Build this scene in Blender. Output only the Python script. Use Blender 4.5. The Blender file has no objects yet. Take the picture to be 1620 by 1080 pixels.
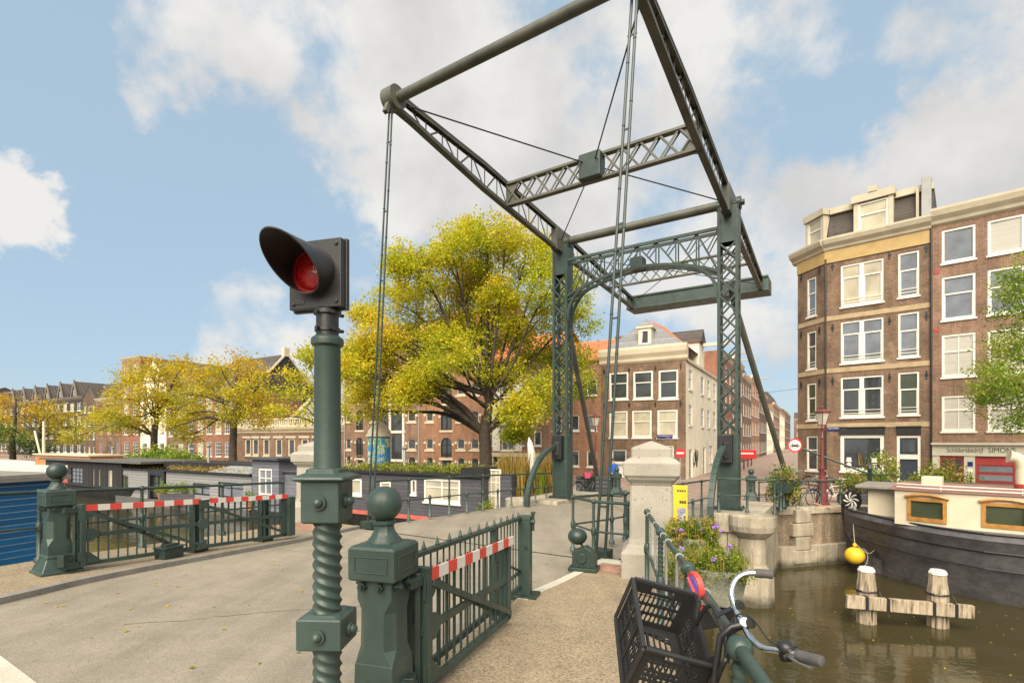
import bpy, math, random
import numpy as np
from mathutils import Vector, Matrix, Quaternion
random.seed(7); rng = np.random.default_rng(7)
R = math.radians
S = bpy.context.scene
COL = S.collection
V3 = Vector
# ---------------------------------------------------------------- camera
cd = bpy.data.cameras.new('camera'); cam = bpy.data.objects.new('camera', cd); COL.objects.link(cam)
cam.location = (0, 0, 0); cam.rotation_euler = (R(90), 0, 0)
cd.sensor_width = 36; cd.lens = 18.0; cd.shift_y = 0.0969; cd.clip_start = .05; cd.clip_end = 6000
S.camera = cam
S.view_settings.view_transform = 'Standard'; S.view_settings.look = 'None'
S.view_settings.gamma = 1; S.view_settings.exposure = 1.0
# ---------------------------------------------------------------- sky and sun
SUN = V3((-.20, -.76, .74)).normalized()
W = bpy.data.worlds.new('World'); S.world = W; W.use_nodes = True
nt = W.node_tree; N = nt.nodes; L = nt.links; N.clear()
def nd(t, **k):
    n = N.new(t)
    for a, b in k.items(): setattr(n, a, b)
    return n
def mth(op, a, b=None, c=None, clamp=False):
    n = nd('ShaderNodeMath', operation=op, use_clamp=clamp)
    for i, x in enumerate((a, b, c)):
        if x is None: continue
        if isinstance(x, (int, float)): n.inputs[i].default_value = x
        else: L.new(x, n.inputs[i])
    return n.outputs[0]
tc = nd('ShaderNodeTexCoord'); D = tc.outputs['Generated']
wn_ = nd('ShaderNodeTexNoise'); wn_.inputs['Scale'].default_value = 4.5; wn_.inputs['Detail'].default_value = 6; wn_.inputs['Roughness'].default_value = .6; L.new(D, wn_.inputs['Vector'])
w1 = nd('ShaderNodeVectorMath', operation='SUBTRACT'); L.new(wn_.outputs['Color'], w1.inputs[0]); w1.inputs[1].default_value = (.5, .5, .5)
w2 = nd('ShaderNodeVectorMath', operation='MULTIPLY_ADD'); L.new(w1.outputs[0], w2.inputs[0]); w2.inputs[1].default_value = (.42, .42, .30); L.new(D, w2.inputs[2])
DW = nd('ShaderNodeVectorMath', operation='NORMALIZE'); L.new(w2.outputs[0], DW.inputs[0]); DW = DW.outputs[0]
sky = nd('ShaderNodeTexSky', sky_type='NISHITA', sun_disc=False)
sky.sun_elevation = math.asin(SUN.z); sky.sun_rotation = math.atan2(SUN.x, SUN.y)
sky.air_density = 1.0; sky.dust_density = .6; sky.ozone_density = 1.0
sx = nd('ShaderNodeSeparateXYZ'); L.new(D, sx.inputs[0])
zz = mth('ADD', mth('MAXIMUM', sx.outputs[2], 0.0), .22)
pl = nd('ShaderNodeCombineXYZ')
L.new(mth('DIVIDE', sx.outputs[0], zz), pl.inputs[0]); L.new(mth('DIVIDE', sx.outputs[1], zz), pl.inputs[1])
def noise(vec, scale, detail, rough, off=(0, 0, 0)):
    mp = nd('ShaderNodeMapping'); mp.inputs['Location'].default_value = off; L.new(vec, mp.inputs[0])
    n = nd('ShaderNodeTexNoise'); n.inputs['Scale'].default_value = scale; n.inputs['Detail'].default_value = detail
    n.inputs['Roughness'].default_value = rough; L.new(mp.outputs[0], n.inputs['Vector']); return n.outputs['Fac']
def blob(px, py, rad, amp):
    d = V3(((px-810)/810, 1, (697-py)/810)).normalized()
    n = nd('ShaderNodeVectorMath', operation='DOT_PRODUCT'); L.new(DW, n.inputs[0]); n.inputs[1].default_value = d
    m = nd('ShaderNodeMapRange', interpolation_type='SMOOTHSTEP')
    L.new(n.outputs['Value'], m.inputs[0]); m.inputs[1].default_value = math.cos(R(rad)); m.inputs[2].default_value = 1
    m.inputs[3].default_value = 0; m.inputs[4].default_value = amp; return m.outputs[0]
cover = None
for b in ((560, 200, 13, .25), (740, 220, 18, .34), (900, 250, 17, .30), (700, 330, 12, .25), (1080, 330, 14, .28), (1230, 420, 12, .22), (330, 20, 9, .36), (190, 10, 8, .25), (60, 350, 6.5, .5), (10, 340, 6, .4), (1560, 130, 12, .34), (1450, 330, 11, .33),
          (1590, 280, 12, .28), (650, 40, 6, .3), (1150, 30, 11, .3), (1300, 60, 7, .26), (400, 520, 8, .3), (560, 540, 9, .32), (240, 580, 6, .28), (1250, 560, 9, .28), (1060, 540, 9, .3), (300, 330, 10, -.25), (180, 200, 13, -.16), (120, 480, 9, -.25), (1240, 190, 7, -.12)):
    o = blob(*b); cover = o if cover is None else mth('ADD', cover, o)
for dx, dy, dz, rad, amp in ((0, -1, .5, 60, .5), (-1, -.5, .55, 45, .45), (1, -.5, .55, 45, .45), (0, -.2, 1, 40, .45)):  # unseen cloud masses behind and overhead, added to give white fill light
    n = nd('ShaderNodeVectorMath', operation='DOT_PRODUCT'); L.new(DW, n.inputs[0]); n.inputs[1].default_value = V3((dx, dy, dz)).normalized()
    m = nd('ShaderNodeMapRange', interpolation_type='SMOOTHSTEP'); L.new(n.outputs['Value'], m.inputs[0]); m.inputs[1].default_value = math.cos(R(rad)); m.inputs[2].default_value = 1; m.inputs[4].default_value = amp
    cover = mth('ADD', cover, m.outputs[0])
n1 = noise(D, 4.6, 11, .60, (3.1, 1.2, 4.4))
n2 = noise(pl.outputs[0], 1.3, 7, .6, (1.7, 5.2, 0))
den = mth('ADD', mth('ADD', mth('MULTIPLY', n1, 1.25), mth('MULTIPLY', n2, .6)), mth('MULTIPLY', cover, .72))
mr = nd('ShaderNodeMapRange', interpolation_type='SMOOTHSTEP'); L.new(den, mr.inputs[0])
mr.inputs[1].default_value = 1.02; mr.inputs[2].default_value = 1.32
n3 = noise(D, 4.2, 6, .55, (7.7, 2.0, 1.3))
cr = nd('ShaderNodeValToRGB'); L.new(n3, cr.inputs[0])
cr.color_ramp.elements[0].position = .36; cr.color_ramp.elements[0].color = (3.35, 3.32, 3.30, 1)
cr.color_ramp.elements[1].position = .60; cr.color_ramp.elements[1].color = (4.35, 4.28, 4.15, 1)
veil = nd('ShaderNodeMix', data_type='RGBA'); L.new(sky.outputs[0], veil.inputs[6]); veil.inputs[7].default_value = (2.2, 2.95, 3.60, 1); veil.inputs[0].default_value = .84
mx = nd('ShaderNodeMix', data_type='RGBA'); L.new(mr.outputs[0], mx.inputs[0]); L.new(veil.outputs[2], mx.inputs[6]); L.new(cr.outputs[0], mx.inputs[7])
bg = nd('ShaderNodeBackground'); bg.inputs[1].default_value = .10; L.new(mx.outputs[2], bg.inputs[0])
wo = nd('ShaderNodeOutputWorld'); L.new(bg.outputs[0], wo.inputs[0])
sl = bpy.data.lights.new('sun', 'SUN'); sl.energy = 4.0; sl.angle = R(58); sl.color = (1, .90, .74)
so = bpy.data.objects.new('sun', sl); COL.objects.link(so); so.location = (0, 0, 60)
so.rotation_euler = SUN.to_track_quat('Z', 'Y').to_euler()
# ---------------------------------------------------------------- places (bridge axes, quay axes, points)
def at(px, py, Y): return V3(((px-810)/810*Y, Y, (697-py)/810*Y))
def gnd(px, py, z): Y = -z*810/(py-697); return V3(((px-810)/810*Y, Y, z))
UA, VA = V3((.54, .8417, 0)), V3((-.8417, .54, 0))
def Wp(u, v, z=0): return UA*u + VA*v + V3((0, 0, z))
def Q(n, s, z=0): return V3((.506*n-.863*s, .863*n+.506*s, z))
def s_at(px, n): r = (px-810)/810; return n*(.506-.863*r)/(.863+.506*r)
RZB = math.atan2(.8417, .54)-math.pi/2      # bridge frame: local y = along the bridge, local x = to the right
RZQ = math.atan2(-.506, .863)               # quay frame: local x = right along the fronts, local y = away
WATER, LAND = -4.8, -2.72
ZP = [(-60, -1.66), (0, -1.66), (2.5, -1.775), (6.4, -1.985), (10, -2.07), (14, -2.18), (18, -2.33), (22, -2.53), (26, -2.72), (400, -2.72)]
def zu(u):
    for (a, za), (b, zb) in zip(ZP, ZP[1:]):
        if u <= b: return za+(zb-za)*(u-a)/(b-a)
    return LAND
def zxy(x, y): return zu(.54*x+.8417*y)
# ---------------------------------------------------------------- mesh helper
Z3 = V3((0, 0, 1))
class MB:
    def __init__(s): s.v = []; s.f = []; s.m = []; s.mat = 0
    def add(s, vs, fs):
        n = len(s.v); s.v += [tuple(p) for p in vs]; s.f += [tuple(i+n for i in f) for f in fs]; s.m += [s.mat]*len(fs)
    def box(s, c, d, M=None, rz=0):
        x, y, z = d[0]/2, d[1]/2, d[2]/2
        P = [V3(p) for p in ((-x,-y,-z),(x,-y,-z),(x,y,-z),(-x,y,-z),(-x,-y,z),(x,-y,z),(x,y,z),(-x,y,z))]
        if M is None and rz: M = Matrix.Rotation(rz, 3, 'Z')
        if M is not None: P = [M @ p for p in P]
        c = V3(c); s.add([p+c for p in P], ((0,3,2,1),(4,5,6,7),(0,1,5,4),(1,2,6,5),(2,3,7,6),(3,0,4,7)))
    def bx(s, x0, x1, y0, y1, z0, z1): s.box(((x0+x1)/2, (y0+y1)/2, (z0+z1)/2), (abs(x1-x0), abs(y1-y0), abs(z1-z0)))
    def bar(s, p0, p1, w, h, up=Z3):
        p0, p1 = V3(p0), V3(p1); d = p1-p0; l = d.length
        if l < 1e-6: return
        d /= l; sd = d.cross(V3(up))
        if sd.length < 1e-4: sd = d.cross(V3((1, 0, 0)))
        sd.normalize(); u2 = sd.cross(d)
        s.box((p0+p1)/2, (w, l, h), Matrix((sd, d, u2)).transposed())
    def path(s, pts, r, n=8, caps=True, flat=1):
        pts = [V3(p) for p in pts]; k = len(pts); rs = r if isinstance(r, (list, tuple)) else [r]*k
        T = [(pts[min(i+1, k-1)]-pts[max(i-1, 0)]).normalized() for i in range(k)]
        a = T[0].orthogonal().normalized() if abs(T[0].z) > .9 else T[0].cross(Z3).normalized()
        rings = []
        for i in range(k):
            a = (a-T[i]*a.dot(T[i])).normalized(); b = T[i].cross(a)
            rings.append([pts[i]+(a*math.cos(t)+b*math.sin(t)*flat)*rs[i] for t in (2*math.pi*j/n for j in range(n))])
        s.loft(rings, caps)
    def tube(s, p0, p1, r0, r1=None, n=8): s.path([p0, p1], [r0, r0 if r1 is None else r1], n)
    def loft(s, rings, caps=True, closed=True):
        n = len(rings[0]); vs = [p for r in rings for p in r]; fs = []
        for i in range(len(rings)-1):
            for j in range(n if closed else n-1):
                fs.append((i*n+j, i*n+(j+1) % n, (i+1)*n+(j+1) % n, (i+1)*n+j))
        if caps: fs.append(tuple(range(n))[::-1]); fs.append(tuple((len(rings)-1)*n+j for j in range(n)))
        s.add(vs, fs)
    def lathe(s, prof, n=16, c=(0, 0, 0), M=None):
        c = V3(c); rings = []
        for r, z in prof:
            P = [V3((r*math.cos(2*math.pi*j/n), r*math.sin(2*math.pi*j/n), z)) for j in range(n)]
            rings.append([(M @ p if M is not None else p)+c for p in P])
        s.loft(rings)
    def ball(s, c, r, n=14, sz=1):
        s.lathe([(max(r*math.sin(math.pi*i/n), .0005), -r*sz*math.cos(math.pi*i/n)) for i in range(n+1)], n+4, c)
    def prism(s, poly, z0, z1):
        s.loft([[V3((p[0], p[1], z0)) for p in poly], [V3((p[0], p[1], z1)) for p in poly]])
    def slab(s, poly, M, t):
        """polygon in a local (a, b) plane given by matrix M (columns a, b, normal, origin), thickness t"""
        a, b, nn, o = M
        lo = [o+a*p[0]+b*p[1] for p in poly]; s.loft([lo, [p+nn*t for p in lo]])
    def sections(s, secs):
        """loft of rectangular / chamfered sections: (half x, half y, chamfer, z)"""
        rings = []
        for hx, hy, c, z in secs:
            c = max(c, .0008)
            rings.append([V3(p) for p in ((hx-c,-hy,z),(hx,-hy+c,z),(hx,hy-c,z),(hx-c,hy,z),(-hx+c,hy,z),(-hx,hy-c,z),(-hx,-hy+c,z),(-hx+c,-hy,z))])
        s.loft(rings)
    def build(s, name, mats, parent=None, loc=None, rz=0, smooth=0, bevel=0, M=None):
        me = bpy.data.meshes.new(name); me.from_pydata(s.v, [], s.f)
        mats = mats if isinstance(mats, (list, tuple)) else [mats]
        for m in mats: me.materials.append(m)
        if len(mats) > 1: me.polygons.foreach_set('material_index', s.m)
        uv = me.uv_layers.new(name='uv'); co = np.array(s.v, float) if s.v else np.zeros((0, 3))
        nl = len(me.loops); vi = np.empty(nl, int); me.loops.foreach_get('vertex_index', vi)
        nor = np.empty(len(me.polygons)*3); me.polygons.foreach_get('normal', nor); nor = nor.reshape(-1, 3)
        tot = np.empty(len(me.polygons), int); me.polygons.foreach_get('loop_total', tot)
        ln = np.repeat(nor, tot, 0); P = co[vi]; hz = np.abs(ln[:, 2]) > .72
        hl = np.maximum(np.hypot(ln[:, 0], ln[:, 1]), 1e-6)
        U = np.where(hz, P[:, 0], (-ln[:, 1]*P[:, 0]+ln[:, 0]*P[:, 1])/hl); Vv = np.where(hz, P[:, 1], P[:, 2])
        uv.data.foreach_set('uv', np.stack([U, Vv], 1).ravel())
        if smooth:
            me.polygons.foreach_set('use_smooth', [True]*len(me.polygons)); me.set_sharp_from_angle(angle=R(smooth))
        me.update()
        o = bpy.data.objects.new(name, me); COL.objects.link(o)
        if parent is not None: o.parent = parent
        if loc is not None: o.location = loc
        if rz: o.rotation_euler = (0, 0, rz)
        if M is not None: o.matrix_local = M
        if bevel:
            b = o.modifiers.new('bevel', 'BEVEL'); b.width = bevel; b.segments = 2; b.limit_method = 'ANGLE'; b.angle_limit = R(40)
        return o
def tag(o, label=None, cat=None, group=None, kind=None):
    if label: o['label'] = label
    if cat: o['category'] = cat
    if group: o['group'] = group
    if kind: o['kind'] = kind
    return o
def empty(name, label, cat, loc=(0, 0, 0), rz=0, group=None):
    o = bpy.data.objects.new(name, None); COL.objects.link(o); o.location = loc; o.rotation_euler = (0, 0, rz)
    o.empty_display_size = .1
    return tag(o, label, cat, group)
def copy_tree(o, parent=None):
    c = o.copy(); COL.objects.link(c)
    if parent is not None: c.parent = parent
    for ch in [k for k in bpy.data.objects if k.parent == o]: copy_tree(ch, c)
    return c
# ---------------------------------------------------------------- materials
def newmat(name):
    m = bpy.data.materials.new(name); m.use_nodes = True; t = m.node_tree; t.nodes.clear()
    out = t.nodes.new('ShaderNodeOutputMaterial'); b = t.nodes.new('ShaderNodeBsdfPrincipled'); t.links.new(b.outputs[0], out.inputs[0])
    return m, t, b
def ramp(t, fac, stops):
    r = t.nodes.new('ShaderNodeValToRGB'); t.links.new(fac, r.inputs[0]); e = r.color_ramp.elements
    while len(e) < len(stops): e.new(.5)
    for k, (p, c) in zip(e, stops): k.position = p; k.color = (*c, 1)
    return r.outputs[0]
def nz(t, vec, scale, detail=4, rough=.55, dist=0):
    n = t.nodes.new('ShaderNodeTexNoise'); n.inputs['Scale'].default_value = scale; n.inputs['Detail'].default_value = detail
    n.inputs['Roughness'].default_value = rough; n.inputs['Distortion'].default_value = dist; t.links.new(vec, n.inputs['Vector']); return n.outputs['Fac']
def mixc(t, fac, a, b, mode='MIX'):
    m = t.nodes.new('ShaderNodeMix'); m.data_type = 'RGBA'; m.blend_type = mode
    for i, x in ((0, fac), (6, a), (7, b)):
        if isinstance(x, (int, float)): m.inputs[i].default_value = x
        elif isinstance(x, (tuple, list)): m.inputs[i].default_value = (*x, 1)
        else: t.links.new(x, m.inputs[i])
    return m.outputs[2]
def bump(t, b, h, strength, dist=.01):
    n = t.nodes.new('ShaderNodeBump'); n.inputs['Strength'].default_value = strength; n.inputs['Distance'].default_value = dist
    t.links.new(h, n.inputs['Height']); t.links.new(n.outputs[0], b.inputs['Normal'])
def tcoord(t, k='Object'): return t.nodes.new('ShaderNodeTexCoord').outputs[k]
def sc(c, k): return tuple(min(1, x*k) for x in c)
def mat(name, col, rough=.6, var=.2, scale=4, bmp=0, bscale=60, metal=0, spec=.5, coat=0, col2=None, fine=0):
    m, t, b = newmat(name); o = tcoord(t)
    f = nz(t, o, scale, 5, .6)
    c = ramp(t, f, [(.3, sc(col, 1-var)), (.7, col2 or sc(col, 1+var))])
    if fine:
        g = nz(t, o, bscale, 2, .6); c = mixc(t, 1.0, c, ramp(t, g, [(.36, (1-fine,)*3), (.62, (1, 1, 1))]), 'MULTIPLY')
    t.links.new(c, b.inputs['Base Color']); b.inputs['Roughness'].default_value = rough; b.inputs['Metallic'].default_value = metal
    b.inputs['Specular IOR Level'].default_value = spec; b.inputs['Coat Weight'].default_value = coat; b.inputs['Coat Roughness'].default_value = .15
    if bmp: bump(t, b, nz(t, o, bscale, 4), bmp)
    return m
def brick(name, c1, c2, mortar, bw=.21, rh=.068, var=.35, ms=.010, patch=None):
    m, t, b = newmat(name); u = tcoord(t, 'UV')
    k = t.nodes.new('ShaderNodeTexBrick'); t.links.new(u, k.inputs['Vector']); k.inputs['Scale'].default_value = 1
    k.inputs['Brick Width'].default_value = bw; k.inputs['Row Height'].default_value = rh; k.inputs['Mortar Size'].default_value = ms
    k.inputs['Mortar Smooth'].default_value = .2
    k.inputs['Color1'].default_value = (*c1, 1); k.inputs['Color2'].default_value = (*c2, 1); k.inputs['Mortar'].default_value = (*mortar, 1)
    big = nz(t, u, .7, 5, .65)
    c = mixc(t, 1, k.outputs['Color'], ramp(t, big, [(.3, (1-var,)*3), (.7, (1+var*.4,)*3)]), 'MULTIPLY')
    sm = nz(t, u, 9, 3, .6); c = mixc(t, 1, c, ramp(t, sm, [(.3, (.78,)*3), (.7, (1.15,)*3)]), 'MULTIPLY')
    sv = t.nodes.new('ShaderNodeMapping'); sv.inputs['Scale'].default_value = (2.2, .22, 1); t.links.new(u, sv.inputs[0]); c = mixc(t, 1, c, ramp(t, nz(t, sv.outputs[0], 1.4, 5, .65), [(.32, (.74, .73, .72)), (.62, (1.06,)*3)]), 'MULTIPLY')
    if patch: c = mixc(t, ramp(t, nz(t, u, .45, 6, .7), [(.56, (0, 0, 0)), (.66, (.7,)*3)]), c, patch)
    t.links.new(c, b.inputs['Base Color']); b.inputs['Roughness'].default_value = .85
    bump(t, b, k.outputs['Fac'], -.35, .008)
    return m
def boards(name, col, line, pitch, vert=False, lw=.12, rough=.6, var=.15):
    m, t, b = newmat(name); u = tcoord(t, 'UV'); s = t.nodes.new('ShaderNodeSeparateXYZ'); t.links.new(u, s.inputs[0])
    d = t.nodes.new('ShaderNodeMath'); d.operation = 'DIVIDE'; t.links.new(s.outputs[0 if vert else 1], d.inputs[0]); d.inputs[1].default_value = pitch
    f = t.nodes.new('ShaderNodeMath'); f.operation = 'FRACT'; t.links.new(d.outputs[0], f.inputs[0])
    fl = t.nodes.new('ShaderNodeMath'); fl.operation = 'FLOOR'; t.links.new(d.outputs[0], fl.inputs[0])
    wn = t.nodes.new('ShaderNodeTexWhiteNoise'); wn.noise_dimensions = '1D'; t.links.new(fl.outputs[0], wn.inputs['W'])
    base = mixc(t, wn.outputs[0], sc(col, 1-var), sc(col, 1+var))
    g = nz(t, u, 3, 5, .6); base = mixc(t, 1, base, ramp(t, g, [(.3, (1-var,)*3), (.7, (1+var*.5,)*3)]), 'MULTIPLY')
    c = mixc(t, ramp(t, f.outputs[0], [(lw*.7, (1, 1, 1)), (lw, (0, 0, 0))]), base, line)
    t.links.new(c, b.inputs['Base Color']); b.inputs['Roughness'].default_value = rough
    bump(t, b, ramp(t, f.outputs[0], [(0, (0, 0, 0)), (lw, (.7,)*3), (1, (1, 1, 1))]), .5, .02)
    return m
M = {}
def wetstone(name, m):
    t = m.node_tree; b = [n for n in t.nodes if n.type == 'BSDF_PRINCIPLED'][0]; l = b.inputs['Base Color'].links[0].from_socket
    g = t.nodes.new('ShaderNodeNewGeometry').outputs['Position']; s = t.nodes.new('ShaderNodeSeparateXYZ'); t.links.new(g, s.inputs[0])
    k = t.nodes.new('ShaderNodeMath'); k.operation = 'MULTIPLY_ADD'; t.links.new(nz(t, g, 2.5, 5, .6), k.inputs[0]); k.inputs[1].default_value = .5; t.links.new(s.outputs[2], k.inputs[2])
    r_ = t.nodes.new('ShaderNodeMapRange'); t.links.new(k.outputs[0], r_.inputs[0]); r_.inputs[1].default_value = -4.45; r_.inputs[2].default_value = -4.2; r_.inputs[3].default_value = .85; r_.inputs[4].default_value = 0
    c = mixc(t, r_.outputs[0], l, (.045, .042, .022)); st = t.nodes.new('ShaderNodeMapping'); st.inputs['Scale'].default_value = (2.5, 2.5, .3); t.links.new(g, st.inputs[0])
    c = mixc(t, 1, c, ramp(t, nz(t, st.outputs[0], 1.5, 5, .65), [(.32, (.66, .64, .60)), (.6, (1.05,)*3)]), 'MULTIPLY'); t.links.new(c, b.inputs['Base Color']); return m
def painted(name, col, rough=.40, chip=.70):
    m, t, b = newmat(name); o = tcoord(t); g = t.nodes.new('ShaderNodeNewGeometry').outputs['Position']
    c = ramp(t, nz(t, g, 1.7, 6, .65), [(.3, sc(col, .72)), (.7, sc(col, 1.35))])
    st = t.nodes.new('ShaderNodeMapping'); st.inputs['Scale'].default_value = (9, 9, .7); t.links.new(g, st.inputs[0])
    c = mixc(t, ramp(t, nz(t, st.outputs[0], 1.3, 5, .6), [(.52, (0, 0, 0)), (.72, (.32,)*3)]), c, (.075, .085, .068))
    ch = ramp(t, nz(t, g, 22, 5, .7), [(chip, (0, 0, 0)), (chip+.03, (.75,)*3)]); c = mixc(t, ch, c, (.11, .062, .035))
    t.links.new(c, b.inputs['Base Color']); t.links.new(ramp(t, nz(t, g, 6, 4), [(.3, (rough-.08,)*3), (.7, (rough+.15,)*3)]), b.inputs['Roughness'])
    b.inputs['Specular IOR Level'].default_value = .45; bump(t, b, nz(t, g, 30, 4, .6), .14); return m
def granite():
    m, t, b = newmat('pitted_granite'); o = tcoord(t); c = ramp(t, nz(t, o, 1.6, 6, .6), [(.3, (.29, .265, .22)), (.7, (.40, .37, .31))])
    c = mixc(t, 1, c, ramp(t, nz(t, o, 90, 2, .6), [(.38, (.80,)*3), (.62, (1.04,)*3)]), 'MULTIPLY')
    v = t.nodes.new('ShaderNodeTexVoronoi'); v.inputs['Scale'].default_value = 17; v.inputs['Randomness'].default_value = 1; t.links.new(o, v.inputs['Vector'])
    k = t.nodes.new('ShaderNodeSeparateColor'); t.links.new(v.outputs['Color'], k.inputs[0]); s = t.nodes.new('ShaderNodeMath'); s.operation = 'MULTIPLY'; t.links.new(k.outputs[0], s.inputs[0]); s.inputs[1].default_value = .30
    d = t.nodes.new('ShaderNodeMath'); d.operation = 'LESS_THAN'; t.links.new(v.outputs['Distance'], d.inputs[0]); t.links.new(s.outputs[0], d.inputs[1])
    gate = t.nodes.new('ShaderNodeMath'); gate.operation = 'GREATER_THAN'; t.links.new(k.outputs[1], gate.inputs[0]); gate.inputs[1].default_value = .72
    f = t.nodes.new('ShaderNodeMath'); f.operation = 'MULTIPLY'; t.links.new(d.outputs[0], f.inputs[0]); t.links.new(gate.outputs[0], f.inputs[1])
    c = mixc(t, f.outputs[0], c, (.20, .17, .13)); t.links.new(c, b.inputs['Base Color']); b.inputs['Roughness'].default_value = .85; bump(t, b, f.outputs[0], -.5, .01); return m
def timber():
    m, t, b = newmat('weathered_timber'); o = tcoord(t); mp = t.nodes.new('ShaderNodeMapping'); mp.inputs['Scale'].default_value = (9, 9, 1.1); t.links.new(o, mp.inputs[0])
    n_ = nz(t, mp.outputs[0], 1.5, 6, .65, .4); c = ramp(t, n_, [(.34, (.05, .035, .022)), (.43, (.24, .185, .125)), (.58, (.40, .33, .235)), (.75, (.50, .43, .33))])
    t.links.new(c, b.inputs['Base Color']); b.inputs['Roughness'].default_value = .9; bump(t, b, n_, .9, .03); return m
def ground(name, col, fine, sc_, bm_):
    m, t, b = newmat(name); o = tcoord(t)
    c = ramp(t, nz(t, o, .55, 6, .65), [(.28, sc(col, .84)), (.72, sc(col, 1.12))])
    c = mixc(t, 1, c, ramp(t, nz(t, o, 3.2, 5, .6, .4), [(.3, (.90, .89, .88)), (.7, (1.06, 1.06, 1.05))]), 'MULTIPLY')
    mp = t.nodes.new('ShaderNodeMapping'); mp.inputs['Rotation'].default_value = (0, 0, R(33)); mp.inputs['Scale'].default_value = (1.5, .10, 1); t.links.new(o, mp.inputs[0])
    c = mixc(t, 1, c, ramp(t, nz(t, mp.outputs[0], 1.3, 4, .6), [(.34, (.84, .835, .83)), (.64, (1.05,)*3)]), 'MULTIPLY')
    c = mixc(t, ramp(t, nz(t, o, 1.9, 6, .7, .6), [(.63, (0, 0, 0)), (.72, (.35,)*3)]), c, sc(col, .45))
    v = t.nodes.new('ShaderNodeTexVoronoi'); v.inputs['Scale'].default_value = sc_; t.links.new(o, v.inputs['Vector'])
    sp = t.nodes.new('ShaderNodeSeparateColor'); t.links.new(v.outputs['Color'], sp.inputs[0])
    c = mixc(t, 1, c, ramp(t, sp.outputs[0], [(.0, (1-fine,)*3), (.35, (1-fine*.25,)*3), (.8, (1.1,)*3), (1, (1.1+fine*.5,)*3)]), 'MULTIPLY')
    t.links.new(c, b.inputs['Base Color']); b.inputs['Roughness'].default_value = .92; b.inputs['Specular IOR Level'].default_value = .25
    bump(t, b, v.outputs['Distance'], -bm_, .006); return m
M['green'] = painted('bridge_green_paint', (.031, .052, .044))
M['green_d'] = mat('dark_green_paint', (.020, .036, .030), .42, .25, 3, .1, 30)
M['olive'] = mat('weathered_olive_grey_paint', (.072, .075, .060), .5, .3, 1.6, .1, 30, col2=(.112, .108, .082))
M['black'] = mat('black_paint', (.018, .018, .019), .4, .25, 5, .05, 60)
M['plastic'] = mat('black_plastic', (.021, .0205, .021), .42, .2, 9, .06, 160, spec=.5)
M['white'] = mat('white_paint', (.66, .63, .56), .5, .06, 3)
M['cream'] = mat('cream_paint', (.56, .49, .36), .55, .1, 1.4)
M['creamwall'] = mat('cream_plaster', (.80, .73, .56), .8, .12, 1.0, .1, 20)
M['red'] = mat('red_paint', (.62, .06, .045), .45, .15, 5)
M['darkred'] = mat('dark_red_paint', (.30, .035, .03), .45, .2, 3)
M['lampred'] = mat('maroon_paint', (.15, .034, .034), .45, .2, 5)
M['yellow'] = mat('yellow_paint', (.74, .45, .025), .45, .12, 5)
M['trim'] = mat('pale_cream_trim', (.44, .385, .28), .6, .14, 1.5)
M['ochre'] = mat('ochre_paint', (.40, .27, .10), .6, .12, 2)
M['orangewood'] = mat('varnished_orange_wood', (.42, .17, .045), .4, .3, 4)
M['honeywood'] = mat('honey_wood', (.36, .17, .04), .35, .25, 6, coat=.3)
M['chrome'] = mat('chrome', (.75, .74, .70), .18, .08, 9, metal=1)
M['steel'] = mat('galvanised_steel', (.42, .43, .42), .45, .15, 9, metal=.6)
M['granite'] = granite()
M['stone'] = wetstone('weathered_sandstone', mat('dry_sandstone', (.42, .365, .275), .9, .28, 1.3, .4, 30, fine=.25))
M['trough'] = mat('mossy_concrete', (.26, .26, .20), .9, .3, 5, .6, 60, col2=(.30, .30, .22), fine=.4)
M['soil'] = mat('dark_soil', (.05, .035, .025), .95, .3, 20, .5, 60)
M['asphalt'] = ground('tan_asphalt', (.262, .230, .182), .26, 130, .35)
M['pave'] = ground('gritty_tan_paving', (.31, .245, .165), .48, 80, .6)
M['kerb'] = mat('grey_kerb_stone', (.24, .22, .19), .85, .2, 4, .3, 60, fine=.3)
M['pale'] = mat('pale_concrete', (.55, .50, .40), .85, .12, 3, .3, 60, fine=.2)
M['klinker'] = brick('red_street_bricks', (.34, .17, .11), (.40, .22, .15), (.24, .18, .13), .2, .1, .25, .008)
M['streetbrick'] = brick('pink_brown_street_paving', (.33, .23, .18), (.38, .27, .21), (.25, .2, .16), .2, .1, .25, .008)
M['quaybrick'] = wetstone('q', brick('weathered_quay_brick', (.26, .17, .12), (.33, .25, .18), (.34, .28, .19), .21, .065, .55, .012, patch=(.30, .24, .13)))
M['brownbrick'] = brick('brown_brick', (.135, .074, .045), (.20, .118, .074), (.26, .185, .12), .21, .068, .5, patch=(.30, .215, .15))
M['redbrown'] = brick('red_brown_brick', (.20, .098, .062), (.26, .145, .095), (.31, .23, .16), .21, .07, .4)
M['orangebrick'] = brick('orange_red_brick', (.30, .125, .068), (.36, .165, .09), (.33, .23, .15), .21, .068, .3)
M['redbrick'] = brick('deep_red_brick', (.27, .085, .05), (.33, .12, .07), (.28, .2, .13), .21, .068, .3)
M['darkbrick'] = brick('dark_brown_brick', (.085, .05, .034), (.12, .075, .05), (.18, .14, .1), .21, .068, .4)
M['blackbrick'] = brick('black_tarred_brick', (.032, .027, .025), (.045, .037, .033), (.05, .045, .04), .21, .068, .3)
M['tile'] = boards('orange_roof_tiles', (.50, .16, .06), (.24, .07, .03), .28, False, .2, .8, .25)
M['slate'] = boards('grey_slate', (.20, .20, .21), (.10, .10, .11), .2, False, .16, .65, .2)
M['darkslate'] = boards('dark_roof_shingle', (.075, .062, .052), (.035, .03, .026), .16, False, .2, .8, .25)
M['lead'] = mat('grey_lead_sheet', (.30, .30, .30), .6, .12, 2)
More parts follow.
